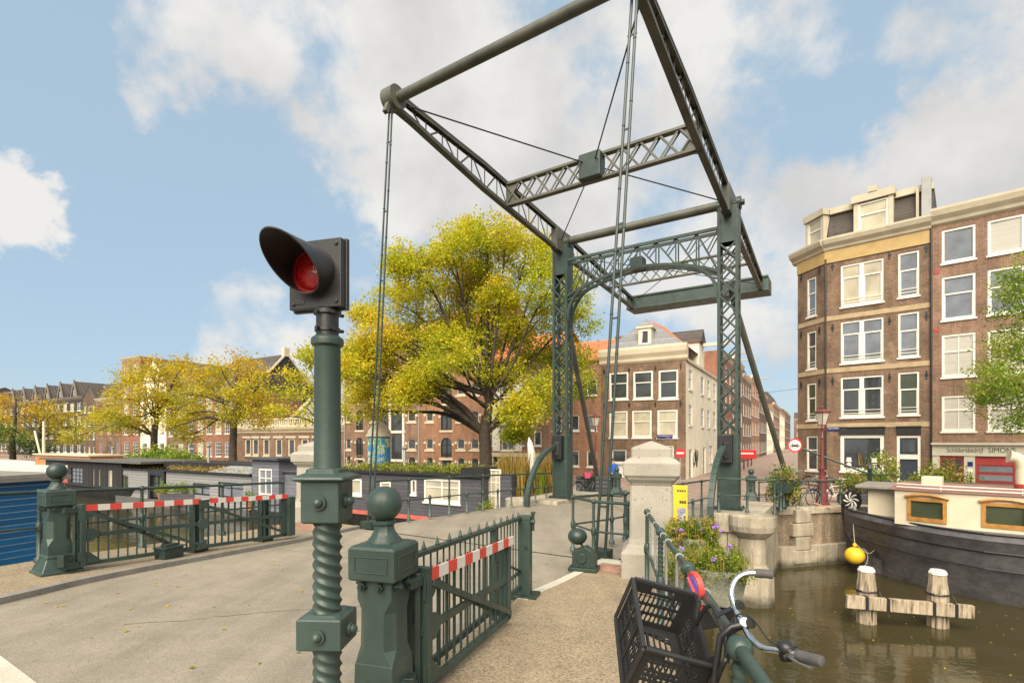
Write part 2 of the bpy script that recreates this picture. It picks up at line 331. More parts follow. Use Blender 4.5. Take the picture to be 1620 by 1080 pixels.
M['clap'] = boards('grey_clapboard', (.25, .245, .245), (.09, .09, .09), .2, False, .14, .65, .1)
M['clapd'] = boards('dark_grey_clapboard', (.072, .070, .082), (.03, .03, .034), .17, False, .14, .6, .15)
M['blackboard'] = boards('black_board_cladding', (.028, .023, .022), (.008, .007, .007), .24, True, .22, .7, .3)
M['blue'] = boards('blue_painted_boards', (.008, .105, .26), (.30, .42, .52), .145, False, .13, .5, .15)
M['hull'] = mat('dark_blue_grey_hull_paint', (.095, .090, .105), .5, .35, .9, .25, 7, fine=.25, col2=(.16, .15, .155))
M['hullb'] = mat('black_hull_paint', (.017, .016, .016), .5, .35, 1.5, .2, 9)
M['redband'] = mat('faded_red_deck_paint', (.42, .10, .07), .6, .2, 2)
M['reddeck'] = mat('dull_red_roof_paint', (.25, .13, .10), .65, .2, 2)
M['timber'] = timber()
M['skin'] = mat('skin', (.50, .30, .21), .6, .08, 9)
M['jacket'] = mat('blue_jacket_cloth', (.02, .10, .42), .8, .2, 12)
M['jeans'] = mat('dark_trousers_cloth', (.03, .035, .05), .85, .2, 12)
M['hair'] = mat('brown_hair', (.05, .03, .02), .7, .3, 30)
M['rope'] = mat('rope_fibre', (.42, .35, .25), .9, .25, 40)
M['bark'] = mat('elm_bark', (.040, .030, .021), .95, .4, 3, .8, 18, col2=(.075, .057, .04))
M['signblue'] = mat('dark_blue_enamel', (.012, .02, .13), .35, .08, 4)
M['signred'] = mat('red_sign_enamel', (.62, .02, .03), .35, .08, 4)
M['door'] = mat('dark_blue_door_paint', (.028, .038, .055), .4, .15, 3)
M['awning'] = mat('black_awning_cloth', (.014, .015, .014), .8, .2, 4)
M['grip'] = mat('grey_rubber_grip', (.075, .07, .068), .7, .2, 40, .3, 260)
def glass(name, col, rough=.04, spec=1.0):
    m, t, b = newmat(name); o = tcoord(t); f = nz(t, o, .8, 4, .6)
    t.links.new(ramp(t, f, [(.35, sc(col, .75)), (.65, sc(col, 1.2))]), b.inputs['Base Color'])
    b.inputs['Roughness'].default_value = rough; b.inputs['Specular IOR Level'].default_value = spec
    bump(t, b, nz(t, o, 1.3, 2), .06, .02)
    return m
M['glass'] = glass('dark_window_glass', (.045, .05, .055)); M['glassb'] = glass('bluish_window_glass', (.16, .175, .20))
M['glassc'] = glass('curtained_window_glass', (.42, .38, .28), .12, .6); M['glassg'] = glass('greenish_window_glass', (.05, .06, .035))
M['blind'] = boards('slatted_blind', (.50, .48, .42), (.28, .27, .24), .055, False, .25, .4, .05)
def lensmat():
    m, t, b = newmat('red_signal_lens'); o = tcoord(t)
    w = t.nodes.new('ShaderNodeTexVoronoi'); w.inputs['Scale'].default_value = 70; t.links.new(o, w.inputs['Vector'])
    t.links.new(ramp(t, w.outputs['Distance'], [(.1, (.42, .012, .012)), (.7, (.24, .006, .006))]), b.inputs['Base Color'])
    b.inputs['Roughness'].default_value = .22; b.inputs['Coat Weight'].default_value = .15; bump(t, b, w.outputs['Distance'], .4, .004)
    return m
M['lens'] = lensmat()
def leafmat(name, stops, trans=.35):
    m, t, b = newmat(name); a = t.nodes.new('ShaderNodeAttribute'); a.attribute_name = 'leafvar'
    c = ramp(t, a.outputs['Fac'], stops); t.links.new(c, b.inputs['Base Color']); b.inputs['Roughness'].default_value = .55; b.inputs['Specular IOR Level'].default_value = .3
    tr = t.nodes.new('ShaderNodeBsdfTranslucent'); t.links.new(c, tr.inputs[0])
    ms = t.nodes.new('ShaderNodeMixShader'); ms.inputs[0].default_value = trans
    out = [n for n in t.nodes if n.type == 'OUTPUT_MATERIAL'][0]
    t.links.new(b.outputs[0], ms.inputs[1]); t.links.new(tr.outputs[0], ms.inputs[2]); t.links.new(ms.outputs[0], out.inputs[0])
    return m
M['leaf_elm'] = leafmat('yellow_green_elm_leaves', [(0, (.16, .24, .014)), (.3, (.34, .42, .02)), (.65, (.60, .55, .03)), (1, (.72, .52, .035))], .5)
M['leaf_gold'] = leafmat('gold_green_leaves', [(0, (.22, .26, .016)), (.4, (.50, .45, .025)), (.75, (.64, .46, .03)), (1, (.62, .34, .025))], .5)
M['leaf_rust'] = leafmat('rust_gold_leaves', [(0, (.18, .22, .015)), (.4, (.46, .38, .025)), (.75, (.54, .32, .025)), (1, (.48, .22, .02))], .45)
M['leaf_green'] = leafmat('fresh_green_leaves', [(0, (.09, .16, .02)), (.5, (.20, .32, .035)), (.85, (.34, .40, .05)), (1, (.42, .34, .05))], .45)
M['leaf_dark'] = leafmat('willow_green_leaves', [(0, (.03, .06, .012)), (.6, (.09, .15, .02)), (1, (.19, .22, .03))])
M['leaf_plant'] = leafmat('planter_leaves', [(0, (.07, .12, .015)), (.5, (.20, .27, .025)), (.8, (.36, .34, .05)), (1, (.38, .17, .07))])
M['reed'] = leafmat('dry_reed_leaves', [(0, (.22, .22, .04)), (.5, (.40, .28, .07)), (1, (.46, .25, .06))])
M['purple'] = mat('purple_petals', (.30, .14, .55), .6, .2, 20)
def watermat():
    m, t, b = newmat('canal_water'); o = tcoord(t)
    b.inputs['Base Color'].default_value = (.046, .038, .016, 1); b.inputs['Roughness'].default_value = .02; b.inputs['IOR'].default_value = 1.33
    mp = t.nodes.new('ShaderNodeMapping'); mp.inputs['Rotation'].default_value = (0, 0, .6); mp.inputs['Scale'].default_value = (1, 1.7, 1); t.links.new(o, mp.inputs[0])
    a = nz(t, mp.outputs[0], 1.1, 3, .5, .6); c = nz(t, mp.outputs[0], 4.5, 3, .55)
    s = t.nodes.new('ShaderNodeMath'); s.operation = 'MULTIPLY_ADD'; t.links.new(c, s.inputs[0]); s.inputs[1].default_value = .3; t.links.new(a, s.inputs[2])
    bump(t, b, s.outputs[0], .28, .04)
    return m
M['water'] = watermat()
# ================================================================= SETTING: road, pavements, water, land
def lerp(tab, u):
    for (a, va), (b, vb) in zip(tab, tab[1:]):
        if u <= b: return va+(vb-va)*(u-a)/(b-a)
    return tab[-1][1]
KL = [(-40, -8), (-12, 3.6), (1.28, 7.75), (1.73, 7.92), (2.65, 8.36), (3.66, 8.66), (6.9, 9.43), (8.3, 9.75)]
KR = [(-40, -12), (-12, -2.2), (1.28, 2.15), (2.32, 2.50), (5.51, 3.33), (8.3, 3.42)]
OL = [(-40, -5), (-12, 6.0), (2.57, 10.05), (4.03, 10.45), (7.2, 11.2), (8.3, 11.9)]
OR = [(-40, -16), (-12, -5.3), (1.93, .12), (3.29, .64), (4.99, 1.32), (6.93, 2.05), (8.3, 2.05)]
US = [-40, -25, -12]+[i*.5 for i in range(-16, 17)]+[8.3]
def strip(name, us, fl, fr, dz, m, n=6, kind='structure'):
    mb = MB(); rows = [[Wp(u, fl(u)+(fr(u)-fl(u))*j/n, zu(u)+dz) for j in range(n+1)] for u in us]
    mb.loft(rows, caps=False, closed=False); return tag(mb.build(name, m), kind=kind)
L_ = lambda t, d=0: (lambda u: lerp(t, u)+d)
strip('road', US, L_(KL, -.14), L_(KR, .05), -.06, M['asphalt'])
strip('pavement', US, L_(OL), L_(KL), 0, M['pave'])
strip('pavement', US, L_(KR, -.09), L_(OR), 0, M['pave'])
def solid(name, us, fl, fr, z0, z1, m):
    mb = MB(); mb.loft([[Wp(u, fl(u), zu(u)+z1), Wp(u, fr(u), zu(u)+z1), Wp(u, fr(u), zu(u)+z0), Wp(u, fl(u), zu(u)+z0)] for u in us]); return tag(mb.build(name, m), kind='structure')
solid('road_kerb', US, L_(KL, 0), L_(KL, -.14), -.25, .012, M['kerb'])
solid('road_kerb', [u for u in US if u <= 5.0]+[5.3], L_(KR, .05), L_(KR, -.09), -.25, .003, M['pave'])
solid('road_kerb', [5.31, 5.5, 6, 6.5, 7, 7.5, 8.3], L_(KR, .05), L_(KR, -.09), -.25, .006, M['pale'])
mb = MB(); mb.loft([[Wp(u, lerp(OL, u)+.02, zu(u)-.03), Wp(u, lerp(OR, u)-.02, zu(u)-.03), Wp(u, lerp(OR, u)-.02, -6), Wp(u, lerp(OL, u)+.02, -6)] for u in US])
for i in range(len(mb.v)):
    x, y, z = mb.v[i]
    if z > -4: mb.v[i] = (x, y, z-.09)
tag(mb.build('ground', M['stone']), kind='structure')
strip('road_threshold', [.2, .6, 1.0, 1.28], lambda u: 7.6, lambda u: 2.3, -.055, M['pale'])
strip('pavement_bricks', [7.35, 7.65, 7.95], lambda u: 3.3, lambda u: 2.2, .004, M['klinker'])
strip('pavement_bricks', [7.1, 7.5, 7.95], lambda u: 11.3, lambda u: 9.85, .004, M['klinker'])
strip('pavement_edge', [7.955, 8.3], lambda u: 3.33, lambda u: 2.07, .005, M['pale'])
# thin cracks in the tarmac
mb = MB()
for pts in ([(2.2, 6.0), (2.7, 5.6), (3.1, 5.4), (3.7, 5.0), (4.4, 4.3)], [(5.6, 8.9), (5.9, 7.5), (6.0, 6.0), (6.15, 4.2)]):
    fine = []
    for a, b in zip(pts, pts[1:]):
        for k in range(6): t = k/6; fine.append((a[0]+(b[0]-a[0])*t+random.uniform(-.03, .03), a[1]+(b[1]-a[1])*t+random.uniform(-.03, .03)))
    mb.loft([[Wp(u, v, zu(u)-.0555), Wp(u+w, v+w, zu(u)-.0555)] for u, v in fine for w in (random.uniform(.003, .010),)], caps=False, closed=False)
tag(mb.build('road_crack', mat('crack_tar', (.14, .118, .09), .95)), kind='structure')
# movable leaf and the ramp beyond
strip('bridge_road', [8.34, 10, 12, 14, 16, 17.6], lambda u: 9.62, lambda u: 3.3, -.055, M['asphalt'])
solid('bridge_road_girder', [8.36, 10, 14, 17.6], lambda u: 9.66, lambda u: 3.26, -.75, -.08, M['green_d'])
UR = [16.9, 18, 20, 22, 24, 25.9]
strip('road', [17.62]+UR[1:], lambda u: 9.3, lambda u: 3.6, -.05, M['asphalt'])
strip('pavement', [17.0]+UR[1:], lambda u: 3.6, lambda u: 2.02, 0, M['streetbrick']); strip('pavement', [17.0]+UR[1:], lambda u: 10.18, lambda u: 9.3, 0, M['streetbrick'])
mb = MB(); mb.loft([[Wp(u, 10.2, zu(u)-.06), Wp(u, 2.0, zu(u)-.06), Wp(u, 2.0, -6), Wp(u, 10.2, -6)] for u in UR]); tag(mb.build('quay_wall', M['stone']), kind='structure')
EDGE = [Q(24, 360), Q(24, 200), Q(24, 100), Wp(23.9, 10.2), Wp(21.8, 10.2), Wp(21.8, 2.0), V3((13.4, 20.35, 0)), V3((15.8, 20.3, 0)), V3((60, -22, 0))]
OUT = [V3((900, -22, 0)), V3((1500, 2500, 0)), V3((-2500, 2500, 0))]
mb = MB(); mb.add([(p.x, p.y, LAND) for p in EDGE+OUT], [tuple(range(len(EDGE+OUT)))]); tag(mb.build('street', M['streetbrick']), kind='structure')
mb = MB(); mb.loft([[V3((p.x, p.y, LAND-.02)) for p in EDGE], [V3((p.x, p.y, -6)) for p in EDGE]], caps=False, closed=False); tag(mb.build('quay_wall', M['quaybrick']), kind='structure')
mb = MB()
for a, b in zip(EDGE, EDGE[1:]):
    if (b-a).length < 30 or a == EDGE[-2] or a == EDGE[2]:
        d = (b-a).normalized(); nn = V3((-d.y, d.x, 0))
        k = max(1, min(40, int((b-a).length/1.4)))
        for i in range(k):
            p, q = a+(b-a)*(i/k)+d*.006, a+(b-a)*((i+1)/k)-d*.006
            c = (p+q)/2+nn*.17; mb.bar(V3((p.x, p.y, -2.7))+nn*.17, V3((q.x, q.y, -2.7))+nn*.17, .46, .24)
tag(mb.build('quay_wall_coping', M['stone'], bevel=.02), kind='structure')
mb = MB()   # stone foot and corner pilaster of the right quay
a, b = Wp(21.8, 2.0), V3((13.4, 20.35, 0)); d = (b-a).normalized(); nn = V3((d.y, -d.x, 0))
for i in range(4):
    p, q = a+(b-a)*(i/4)+d*.01, a+(b-a)*((i+1)/4)-d*.01
    mb.bar(V3((p.x, p.y, -4.5))+nn*.06, V3((q.x, q.y, -4.5))+nn*.06, .24, 1.0)
for i in range(4):
    w = .95 if i % 2 else .7; c = a+d*1.0; mb.box((c.x+nn.x*.05, c.y+nn.y*.05, -2.85-.52*i-.02), (w, .34, .5), rz=math.atan2(d.y, d.x))
tag(mb.build('quay_wall_footing', M['stone'], bevel=.03), kind='structure')
mb = MB(); mb.add([(-2500, -300, WATER), (2500, -300, WATER), (2500, 2500, WATER), (-2500, 2500, WATER)], [(0, 1, 2, 3)]); tag(mb.build('water', M['water']), kind='structure')
# near right ledge that carries the flower troughs
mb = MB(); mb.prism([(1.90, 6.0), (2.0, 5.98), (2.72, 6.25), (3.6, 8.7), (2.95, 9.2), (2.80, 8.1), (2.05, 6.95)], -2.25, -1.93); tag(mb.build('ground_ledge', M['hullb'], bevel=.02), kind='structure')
# pier under the right tower
def pier(u0, u1, v0, v1, name, label, vc):
    r = empty(name, label, 'bridge pier')
    b = MB(); zt = -2.2
    for i, (za, zb) in enumerate(((-2.76, -3.28), (-3.29, -3.85), (-3.86, -4.5), (-4.51, -5.6))):
        vs = [v0, (v0*.6+v1*.4) if i % 2 else (v0*.35+v1*.65), v1]
        for p, q in zip(vs, vs[1:]):
            b.loft([[Wp(u, v, z) for u, v in ((u0+.08, p+.006), (u0+.08, q-.006), (u1, q-.006), (u1, p+.006))] for z in (zb, za)])
    b.build('body', M['stone'], r, bevel=.02)
    b = MB(); vs = [v0-.16, (v0+v1)/2+.1, v1+.05]
    for p, q in zip(vs, vs[1:]): b.loft([[Wp(u, v, z) for u, v in ((u0-.03, p+.005), (u0-.03, q-.005), (u1, q-.005), (u1, p+.005))] for z in (-2.75, zt)])
    c = Wp(u0+.22, vc, 0)
    b.lathe([(.42, -2.86), (.50, -2.78), (.62, -2.66), (.66, -2.5), (.66, zt-.004), (.0, zt-.003)], 24, c); b.build('cap', M['stone'], r, bevel=.02)
    b = MB(); b.lathe([(.01, -5.6), (.62, -5.6), (.62, -4.70), (.60, -4.3), (.60, -3.98), (.42, -3.68), (.385, -3.6), (.38, -2.85)], 10, c); b.lathe([(.388, -3.9), (.383, -2.84)], 28, c); b.build('column', M['stone'], r, smooth=35)
    return r
pier(16.5, 20.5, 2.12, 3.3, 'stone_pier', 'pale stone pier with a round corner column under the right lattice tower', 2.22)
pier(16.5, 20.5, 8.8, 10.3, 'stone_pier', 'stone pier with a round corner column under the left lattice tower', 10.25)

# ================================================================= DRAWBRIDGE
def lattice(mb, a0, a1, b0, b1, n, w=.05, t=.02, kind='X', off=V3((0, 0, 0))):
    a0, a1, b0, b1 = [V3(p)+off for p in (a0, a1, b0, b1)]
    up = (a1-a0).cross(b0-a0).normalized()
    A = [a0.lerp(a1, i/n) for i in range(n+1)]; B = [b0.lerp(b1, i/n) for i in range(n+1)]
    for i in range(n):
        if kind in 'XV' or (kind in 'Z' and i % 2 == 0): mb.bar(A[i], B[i+1], t, w, up) if False else mb.bar(A[i], B[i+1], w, t, up)
        if kind in 'XV' and kind == 'X' or (kind in 'Z' and i % 2): mb.bar(B[i]+up*t*.6, A[i+1]+up*t*.6, w, t, up)
        if kind == 'V' or kind == 'Z': mb.bar(A[i], B[i], w, t, up)
BR = empty('drawbridge', 'dark green riveted iron drawbridge with lattice towers and raised balance beams', 'drawbridge', Wp(17.7, 6.1, -2.2))
O0 = BR.location.copy()
def bp(u, v, z): return Wp(u, v, z)-O0
UT = 17.7; TV = (3.03, 9.03); ZT = -2.2; ZB = 7.6
for v in TV:
    f = MB()
    for du in (-.2, .2):
        for dv in (-.27, .27): f.bar(bp(UT+du, v+dv, ZT), bp(UT+du, v+dv, ZB-.25), .09, .10, UA)
        f.bar(bp(UT+du*1.1, v, ZT+.02), bp(UT+du*1.1, v, .22), .57, .025, UA); f.bar(bp(UT+du*1.1, v, 6.35), bp(UT+du*1.1, v, ZB-.1), .57, .025, UA)
    for dv in (-.31, .31): f.bar(bp(UT, v+dv, ZT+.02), bp(UT, v+dv, .22), .46, .02, VA); f.bar(bp(UT, v+dv, 5.6), bp(UT, v+dv, ZB-.1), .46, .02, VA)
    tw = f.build('tower', M['green'], BR)
    for du in (-.215, .215):
        g = MB(); lattice(g, bp(UT+du, v-.26, .22), bp(UT+du, v-.26, 6.35), bp(UT+du, v+.26, .22), bp(UT+du, v+.26, 6.35), 11, .055, .016); g.build('lattice_web', M['green'], tw)
    for dv in (-.3, .3):
        g = MB(); lattice(g, bp(UT-.19, v+dv, .22), bp(UT-.19, v+dv, 5.6), bp(UT+.19, v+dv, .22), bp(UT+.19, v+dv, 5.6), 13, .05, .016); g.build('lattice_web', M['green'], tw)
    g = MB(); g.loft([[bp(UT+a, v+b, z) for a, b in ((-.36, -.44), (.36, -.44), (.36, .44), (-.36, .44))] for z in (ZT, ZT+.06)])
    for a in (-.3, .3):
        for b in (-.38, -.13, .13, .38): g.lathe([(.035, .05), (.035, .09), (.02, .105)], 6, bp(UT+a, v+b, ZT))
    g.build('base_plate', M['green_d'], tw)
    g = MB()   # bearing at the top
    for dv in (-.3, .3): g.path([bp(UT, v+dv-.06, ZB), bp(UT, v+dv+.06, ZB)], .2, 16)
    g.path([bp(UT, v-.46, ZB), bp(UT, v+.46, ZB)], .09, 12); g.build('bearing', M['green_d'], tw, smooth=40)
    # curved rack guide in front of the tower
    g = MB(); pts = []
    for i in range(15):
        a = math.pi/2*i/14; pts.append((UT-.25-2.35*math.sin(a), -.02-2.15*(1-math.cos(a)) if False else ZT-.15+2.15*math.cos(a)))
    sv = -1 if v < 6 else 1; vg = v+.05
    for (a, b), (c, d) in zip(pts, pts[1:]): g.bar(bp(a, vg, b), bp(c, vg, d), .14, .16, VA)
    for (a, b) in pts[1::1]:
        for dv in (-.08, .08): g.ball(bp(a, vg+dv, b), .022, 4)
    g.build('rack_guide', M['green'], BR)
    g = MB(); g.loft([[bp(UT+a, v+b, z) for a, b in ((-.5, -.17), (-.2, -.17), (-.2, .23), (-.5, .23))] for z in (-.7, .2)]); g.box(bp(UT-.4, v+.02, -.3), (.25, .3, .5)); g.build('rack_housing', M['black'], BR, bevel=.02)
    # rear strut
    g = MB(); a = bp(UT+.3, v, 4.9); b = bp(UT+7.0, v+sv*1.4, -2.68); g.path([a+V3((0, 0, .3)), a+(b-a)*.012+V3((0, 0, .12)), a+(b-a)*.05, b], [.07, .1, .11, .10], 8); g.build('strut', M['olive'], BR, smooth=40)
def beamz(u): return ZB-.0665*(u-UT)
def beamh(u): return (.21 if u < 9.4 else .21+.18*(u-9.4)/3.1 if u < 12.5 else .39+.03*(u-12.5)/(UT-12.5)) if u < UT else .42-(.17)*(u-UT)/8.4
for v in TV:
    r = None; f = MB(); us = [8.85, 9.4, 11, 12.5, 15, UT, 20, 23, 26.1]
    for a, b in zip(us, us[1:]):
        for s_ in (-1, 1): f.bar(bp(a, v, beamz(a)+s_*beamh(a)), bp(b, v, beamz(b)+s_*beamh(b)), .18, .045)
        for s_ in (-1, 1):
            for dv in (-.07, .07): f.bar(bp(a, v+dv, beamz(a)+s_*(beamh(a)-.055)), bp(b, v+dv, beamz(b)+s_*(beamh(b)-.055)), .02, .075)
    f.slab([(UT-.6, -1), (UT+.6, -1), (UT+.6, 1), (UT-.6, 1)] and [(-.7, -.42), (.7, -.42), (.7, .42), (-.7, .42)], (UA, Z3, VA, bp(UT, v-.13, ZB)), .26)
    bm = f.build('balance_beam', M['olive'], BR)
    g = MB()
    for u0, u1, n in ((9.3, UT-.6, 12), (UT+.6, 26.0, 11)):
        for dv in (0,):
            for i in range(n):
                a, b = u0+(u1-u0)*i/n, u0+(u1-u0)*(i+1)/n; m_ = (a+b)/2
                s1 = 1 if i % 2 else -1
                g.bar(bp(a, v+dv, beamz(a)-s1*beamh(a)), bp(b, v+dv, beamz(b)+s1*beamh(b)), .05, .014, VA); g.bar(bp(b, v+dv, beamz(b)-beamh(b)), bp(b, v+dv, beamz(b)+beamh(b)), .035, .014, VA)
    g.build('lattice_web', M['olive'], bm)
    g = MB(); g.path([bp(8.8, v-.17, beamz(8.8)), bp(8.8, v+.17, beamz(8.8))], .27, 20); g.path([bp(8.8, v-.24, beamz(8.8)), bp(8.8, v+.24, beamz(8.8))], .09, 12); g.bar(bp(8.72, v, beamz(8.8)), bp(8.55, v, beamz(8.8)-.45), .12, .1); g.build('end_sheave', M['olive'], bm, smooth=40)
    # paired hanger rods down to the leaf
    g = MB(); vb = 3.55 if v < 6 else 9.40
    top, bot = bp(8.72, v, beamz(8.8)-.25), bp(8.42, vb, zu(8.4)+.05)
    for k in (-1, 1):
        o = VA*(.085*k); g.path([top+o*.55, bot+o], .026, 6)
        for i in range(1, 9): p = (top+o*.55).lerp(bot+o, i/9+.02*k); g.ball(p, .033, 5)
    for i in range(6): p = top.lerp(bot, (i+.5)/6); g.bar(p-VA*.085, p+VA*.085, .02, .03)
    g.box(bot, (.34, .3, .16), rz=RZB); g.build('hanger_rod', M['green_d'], BR)
g = MB(); g.path([bp(8.85, TV[0], beamz(8.85)+.02), bp(8.85, TV[1], beamz(8.85)+.02)], .12, 16); g.build('cross_beam', M['olive'], BR, smooth=40)
g = MB(); g.path([bp(UT, TV[0], ZB+.05), bp(UT, TV[1], ZB+.05)], .15, 16); g.build('cross_beam', M['olive'], BR, smooth=40)
um = 13.75; f = MB(); h = .34
for s_ in (-1, 1): f.bar(bp(um, TV[0], beamz(um)+s_*h), bp(um, TV[1], beamz(um)+s_*h), .2, .07)
for v, s_ in ((TV[0], 1), (TV[1], -1)):
    f.slab([(0, -h-.12), (.5*s_, -h), (.3*s_, 0), (.5*s_, h), (0, h+.12)], (VA, Z3, UA, bp(um-.03, v, beamz(um))), .05)
ct = f.build('cross_truss', M['olive'], BR); g = MB()
for du in (-.07, .07):
    for a, b in ((TV[0], 5.7), (6.36, TV[1])): lattice(g, bp(um+du, a, beamz(um)-h), bp(um+du, b, beamz(um)-h), bp(um+du, a, beamz(um)+h), bp(um+du, b, beamz(um)+h), 5, .05, .016)
g.build('lattice_web', M['olive'], ct)
g = MB(); g.loft([[bp(um+a, 6.03+b, z) for a, b in ((-.3, -.33), (.12, -.33), (.12, .33), (-.3, .33))] for z in (beamz(um)-.36, beamz(um)+.36)]); g.build('junction_box', M['green_d'], ct, bevel=.03)
g = MB(); c = bp(um, 6.03, beamz(um)+.1)
for v, w in ((TV[0], TV[1]), (TV[1], TV[0])):
    g.path([bp(9.2, v, beamz(9.2)+.1), c], .02, 5); g.path([c, bp(UT-.2, w, ZB)], .02, 5)
g.build('stay_cable', M['black'], BR)
g = MB(); c = bp(22, 6.03, beamz(22)-.1)
for v in TV: g.path([bp(UT, v, ZB-.5), c, bp(25.6, 12.06-v, beamz(25.6))], .016, 5)
g.build('stay_cable', M['black'], BR)
f = MB(); u2 = 22.2; h = .28
for s_ in (-1, 1): f.bar(bp(u2, TV[0], beamz(u2)+s_*h), bp(u2, TV[1], beamz(u2)+s_*h), .18, .06)
ct = f.build('cross_truss', M['olive'], BR); g = MB(); lattice(g, bp(u2, TV[0], beamz(u2)-h), bp(u2, TV[1], beamz(u2)-h), bp(u2, TV[0], beamz(u2)+h), bp(u2, TV[1], beamz(u2)+h), 12, .05, .016); g.build('lattice_web', M['olive'], ct)
f = MB(); f.loft([[bp(u, v, z) for v, z in ((2.72, 6.78), (9.34, 6.78), (9.34, 7.42), (2.72, 7.42))] for u in (25.55, 26.75)])
f.bar(bp(25.52, 2.72, 7.40), bp(25.52, 9.34, 7.40), .06, .1); f.bar(bp(25.52, 2.72, 6.80), bp(25.52, 9.34, 6.80), .06, .1); f.build('counterweight', M['green'], BR, bevel=.02)
# portal between the towers
f = MB(); va, vb = TV[0]+.3, TV[1]-.3; vm = (va+vb)/2
def zlow(v): t = abs(v-vm)/((vb-va)/2); return 6.08-.60*t**2.0
for du in (-.2, .2):
    f.bar(bp(UT+du, va, 6.85), bp(UT+du, vb, 6.85), .09, .10)
    vs = [va+(vb-va)*i/16 for i in range(17)]
    for a, b in zip(vs, vs[1:]): f.bar(bp(UT+du, a, zlow(a)), bp(UT+du, b, zlow(b)), .11, .09)
    for v0, s_ in ((va, 1), (vb, -1)):
        pts = [(v0+s_*1.05*(1-math.cos(a)), 4.55+(zlow(v0+s_*1.05)-4.6)*math.sin(a)) for a in (math.pi/2*i/10 for i in range(11))]
        for (a, b), (c, d) in zip(pts, pts[1:]): f.bar(bp(UT+du, a, b), bp(UT+du, c, d), .10, .09)
        f.bar(bp(UT+du, v0+.02*s_, zlow(v0)-.15), bp(UT+du, pts[5][0], pts[5][1]), .05, .05)
pr = f.build('portal_truss', M['green'], BR); g = MB()
for du in (-.17, .17):
    for i in range(8):
        a, b = va+(vb-va)*i/8, va+(vb-va)*(i+1)/8
        if i < 4: g.bar(bp(UT+du, a, zlow(a)), bp(UT+du, b, 6.85), .05, .016, UA)
        else: g.bar(bp(UT+du, a, 6.85), bp(UT+du, b, zlow(b)), .05, .016, UA)
        g.bar(bp(UT+du, b, zlow(b)), bp(UT+du, b, 6.85), .045, .016, UA); g.bar(bp(UT+du*.9, a, 6.85) if i < 4 else bp(UT+du*.9, a, zlow(a)), bp(UT+du*.9, (a+b)/2, (zlow(a)+zlow(b)+13.7)/4), .04, .016, UA)
g.build('lattice_web', M['green'], pr)
g = MB(); g.loft([[bp(UT+a, vm+b, z) for a, b in ((-.26, -.22), (.2, -.22), (.2, .22), (-.26, .22))] for z in (6.05, 6.45)]); g.build('junction_box', M['green_d'], pr, bevel=.02)
bpy.context.view_layer.update()

# ================================================================= RAILINGS
def twist(mb, c, z0, z1, r, amp, pitch, starts=2, n=20, step=.012, prof=1.0):
    rings = []; k = max(2, int((z1-z0)/step)); c = V3(c)
    for i in range(k+1):
        z = z0+(z1-z0)*i/k
        rings.append([c+V3(((r+amp*(1-abs(math.sin(starts*.5*(t+2*math.pi*z/(pitch*starts)))))**prof)*math.cos(t), (r+amp*(1-abs(math.sin(starts*.5*(t+2*math.pi*z/(pitch*starts)))))**prof)*math.sin(t), z)) for t in (2*math.pi*j/n for j in range(n))])
    mb.loft(rings)
def railing(label, pts, h=1.02, group='green pipe railings along the bridge', fine=False, mid=.5, tr=.026, mr=.018, shorts=(), ext0=0, ext1=0, cat='railing'):
    pts = [V3(p) for p in pts]; r = empty('pipe_railing', label, cat, pts[0], 0, group); o = pts[0]
    for i, p in enumerate(pts):
        q = p-o; b = MB(); hh = h*mid+.02 if i in shorts else h
        b.sections([(.05, .05, .004, 0), (.045, .045, .004, .07), (.028, .028, .006, .09), (.028, .028, .008, h*mid-.06)]); b.lathe([(.03, h*mid-.07), (.042, h*mid-.05), (.046, h*mid), (.04, h*mid+.05), (.026, h*mid+.08)], 12, (0, 0, 0))
        if hh == h:
            if fine: twist(b, (0, 0, 0), h*mid+.06, h-.05, .021, .009, .045, 2)
            else: b.lathe([(.027, h*mid+.05), (.025, h-.04)], 8)
            b.ball((0, 0, h), .046 if fine else .05, 10)
        b.v = [tuple(V3(v)+q) for v in b.v]; b.build('post', M['green'], r, smooth=50)
    P = [p-o for p in pts]
    if ext0: P = [P[0]-(P[1]-P[0]).normalized()*ext0]+P
    if ext1: P = P+[P[-1]+(P[-1]-P[-2]).normalized()*ext1]
    b = MB(); b.path([p+Z3*h for p in P], tr, 12); b.build('top_rail', M['green'], r, smooth=50)
    b = MB(); b.path([p+Z3*h*mid for p in P], mr, 10); b.build('mid_rail', M['green'], r, smooth=50)
    return r
def up_(u, v, dz=0): return Wp(u, v, zu(u)+dz)
railing('green pipe railing on left edge of the bridge deck before the dark houseboat', [up_(8.9+.82*k, 9.42) for k in range(12)], 1.06, shorts=tuple(range(0, 12, 2)), ext0=.3)
railing('green pipe railing along left pavement behind the long striped gate', [up_(u, v) for u, v in ((-2.4, 8.35), (.2, 9.1), (2.57, 9.86), (4.03, 10.25), (5.66, 10.72), (7.2, 11.0))], 1.03, fine=True)
railing('green pipe railing on right edge of bridge deck beside the yellow notice', [up_(9.3+1.05*k, 3.42) for k in range(8)], 1.06, shorts=(1, 3, 5, 7))
rr = railing('thick green railing with ball joints and twisted posts beside the black crate', [V3((x, y, zxy(x, y))) for x, y in ((.20, -1.4), (.48, .2), (.80, 1.80), (1.10, 3.2), (1.45, 5.0), (1.86, 7.05))], 1.02, fine=True, tr=.0245, mr=.02)
def clampband(a, b, ts):
    for t in ts:
        p = V3(a).lerp(V3(b), t); d = (V3(b)-V3(a)).normalized(); m = MB(); m.path([p-d*.012, p+d*.012], .031, 12); m.build('cable_clip', M['steel'], rr, smooth=40)
